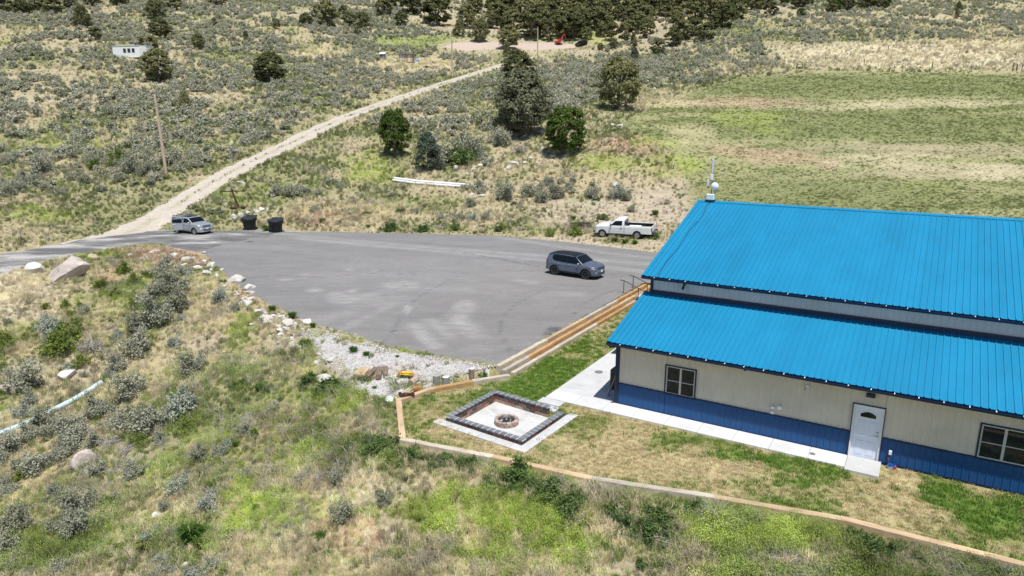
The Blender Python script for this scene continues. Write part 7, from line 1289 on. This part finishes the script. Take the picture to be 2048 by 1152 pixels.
def meadow(name, n, d0, d1, half, label):
    D = d0 * (d1 / d0) ** RNG.uniform(0, 1, n); x = D * RNG.uniform(-half, half, n); y = D; z = land(x, y); keep = (np.minimum(sdf(PAD, x, y), 9) + np.where(sdf(DRIVE, x, y) < 1.2, np.where(sdf(PAD, x, y) < 1.2, -9, 0), 0) > -.05) & (sdf(LAWN, x, y) > .12) & (sdf(DRIVE, x, y) + (fbm(x / .8, y / .8, 3, 2) - .5) * 1.2 > .1)
    rdd, _ = sdl(_rl, x, y); keep &= (rdd > 1.75 + (fbm(x / 1.5, y / 1.5, 8, 2) - .5) * .6) | ((rdd < .32) & (y > 78) & (fbm(x / 2, y / 2, 18, 2) > .5)); keep &= (sdf(GP, x, y) > .2) | (RNG.uniform(0, 1, n) < .035 + .5 * (fbm(x / 1.3, y / 1.3, 15, 3) > .62)); keep &= sdf(CLEAR, x, y) > 0
    x, y, z = x[keep], y[keep], z[keep]; Wt = zones(x, y, z); c = pickcls(Wt, RNG); bare = Wt[:, 6]; k2 = RNG.uniform(0, 1, len(x)) > bare * .8
    x, y, z, c = x[k2], y[k2], z[k2], c[k2]; n = len(x); fld = sdf(FIELD, *project(x, y, z)) < 0
    u = RNG.uniform(0, 1, (n, 1)); big = fbm(x / 1.7, y / 1.7, 91, 3)[:, None]; col = (GR1[c] * u + GR2[c] * (1 - u)) * (.42 + 1.16 * big) * RNG.uniform(.7, 1.25, (n, 1)); col = np.where(fld[:, None], (col * .3 + (GR1[c] * .5 + GR2[c] * .5) * .7) * 1.12, col)
    s = RNG.uniform(.6, 1.15, n) * (1 + np.clip((y - 45) / 110, 0, 1.1)); s = np.where(fld, s * .8, s); s = np.where(c == 6, s * .7, s); s *= .45 + 1.15 * fbm(x / 1.8, y / 1.8, 33, 3); edge = np.minimum(sdf(PAD, x, y), sdf(DRIVE, x, y)); s *= .55 + .45 * sstep(0, 1.5, edge); s *= .6 + .4 * sstep(.1, .9, sdf(LAWN, x, y)); s = np.where(rdd[keep][k2] < 2.4, s * .5, s)
    idx = TY[c] + RNG.integers(0, 3, n); mixg = (c == 1) & (RNG.uniform(0, 1, n) < .25); idx = np.where(mixg, 6 + RNG.integers(0, 3, n), idx); ml = (c == 2) & (RNG.uniform(0, 1, n) < .45); idx = np.where(ml, 3 + RNG.integers(0, 3, n), idx); tw = (RNG.uniform(0, 1, n) < .16 * sstep(.5, .62, fbm(x / 1.9, y / 1.9, 71, 3))) & ~fld; idx = np.where(tw, 12 + RNG.integers(0, 3, n), idx); col = np.where(tw[:, None], np.array([(.52, .48, .42)]) * RNG.uniform(.6, 1.1, (n, 1)), col)
    sc = np.c_[s * RNG.uniform(.85, 1.3, n), s * RNG.uniform(.85, 1.3, n), s * RNG.uniform(.75, 1.2, n) * np.where(fld, .5, 1)]
    o = scatter(name, np.c_[x, y, z - .02], np.c_[RNG.normal(size=(n, 2)) * .12, RNG.uniform(0, 6.28, n)], sc, idx, np.clip(col, .01, 1), GPR); tag(o, label, 'grass'); print(name, n)
meadow('wild_grass', 118000, 11, 62, 1.15, 'dry and green wild grasses and weeds on the near slope'); meadow('hill_grass', 200000, 62, 460, 1.25, 'dry grass of the hillside and the far field')
P = np.array(LAWN); n = 60000; x = RNG.uniform(-10, 24, n); y = RNG.uniform(14, 52, n); q = np.c_[x, y] - C0[:2]; e = q @ EV[:2]; nn_ = q @ NV[:2]
keep = (sdf(LAWN, x, y) < -.10) & ~((e > -.05) & (nn_ > -.02)) & ~((e > -3.0) & (e < 9.2) & (nn_ > -1.1)) & ~((e > 9.1) & (e < 10.33) & (nn_ > -1.32)) & ~((e > -3.1) & (e < -1.9) & (nn_ > -1.68)) & (sdf([tuple(v[:2]) for v in Q], x, y) > .0)
_ap = sdf([tuple((v + (v - pc) * .135)[:2]) for v in Q], x, y); keep &= ~((_ap < 0) & (((np.c_[x, y] - pc[:2]) @ (Q[3] - Q[1])[:2]) > 0)) & ~((e < -4.5) & (nn_ > 16.2) & (nn_ < 18.3)) & ~((e < -5.6) & (nn_ > .4)); x, y = x[keep], y[keep]; n = len(x)
Wt = lawn_w(x, y); c = pickcls(Wt, RNG); u = RNG.uniform(0, 1, (n, 1)); col = (LCOL1[c] * u + LCOL2[c] * (1 - u)) * RNG.uniform(.8, 1.2, (n, 1)); s = RNG.uniform(.7, 1.25, n) * np.where(c == 0, 1.25, .9)
lo_ = scatter('lawn_grass', np.c_[x, y, np.full(n, -.012)], np.c_[RNG.normal(size=(n, 2)) * .1, RNG.uniform(0, 6.28, n)], s[:, None] * RNG.uniform(.8, 1.2, (n, 3)), 9 + RNG.integers(0, 3, n), col, GPR); tag(lo_, 'patchy short lawn, part green and part dry', 'grass'); print('lawn', n)
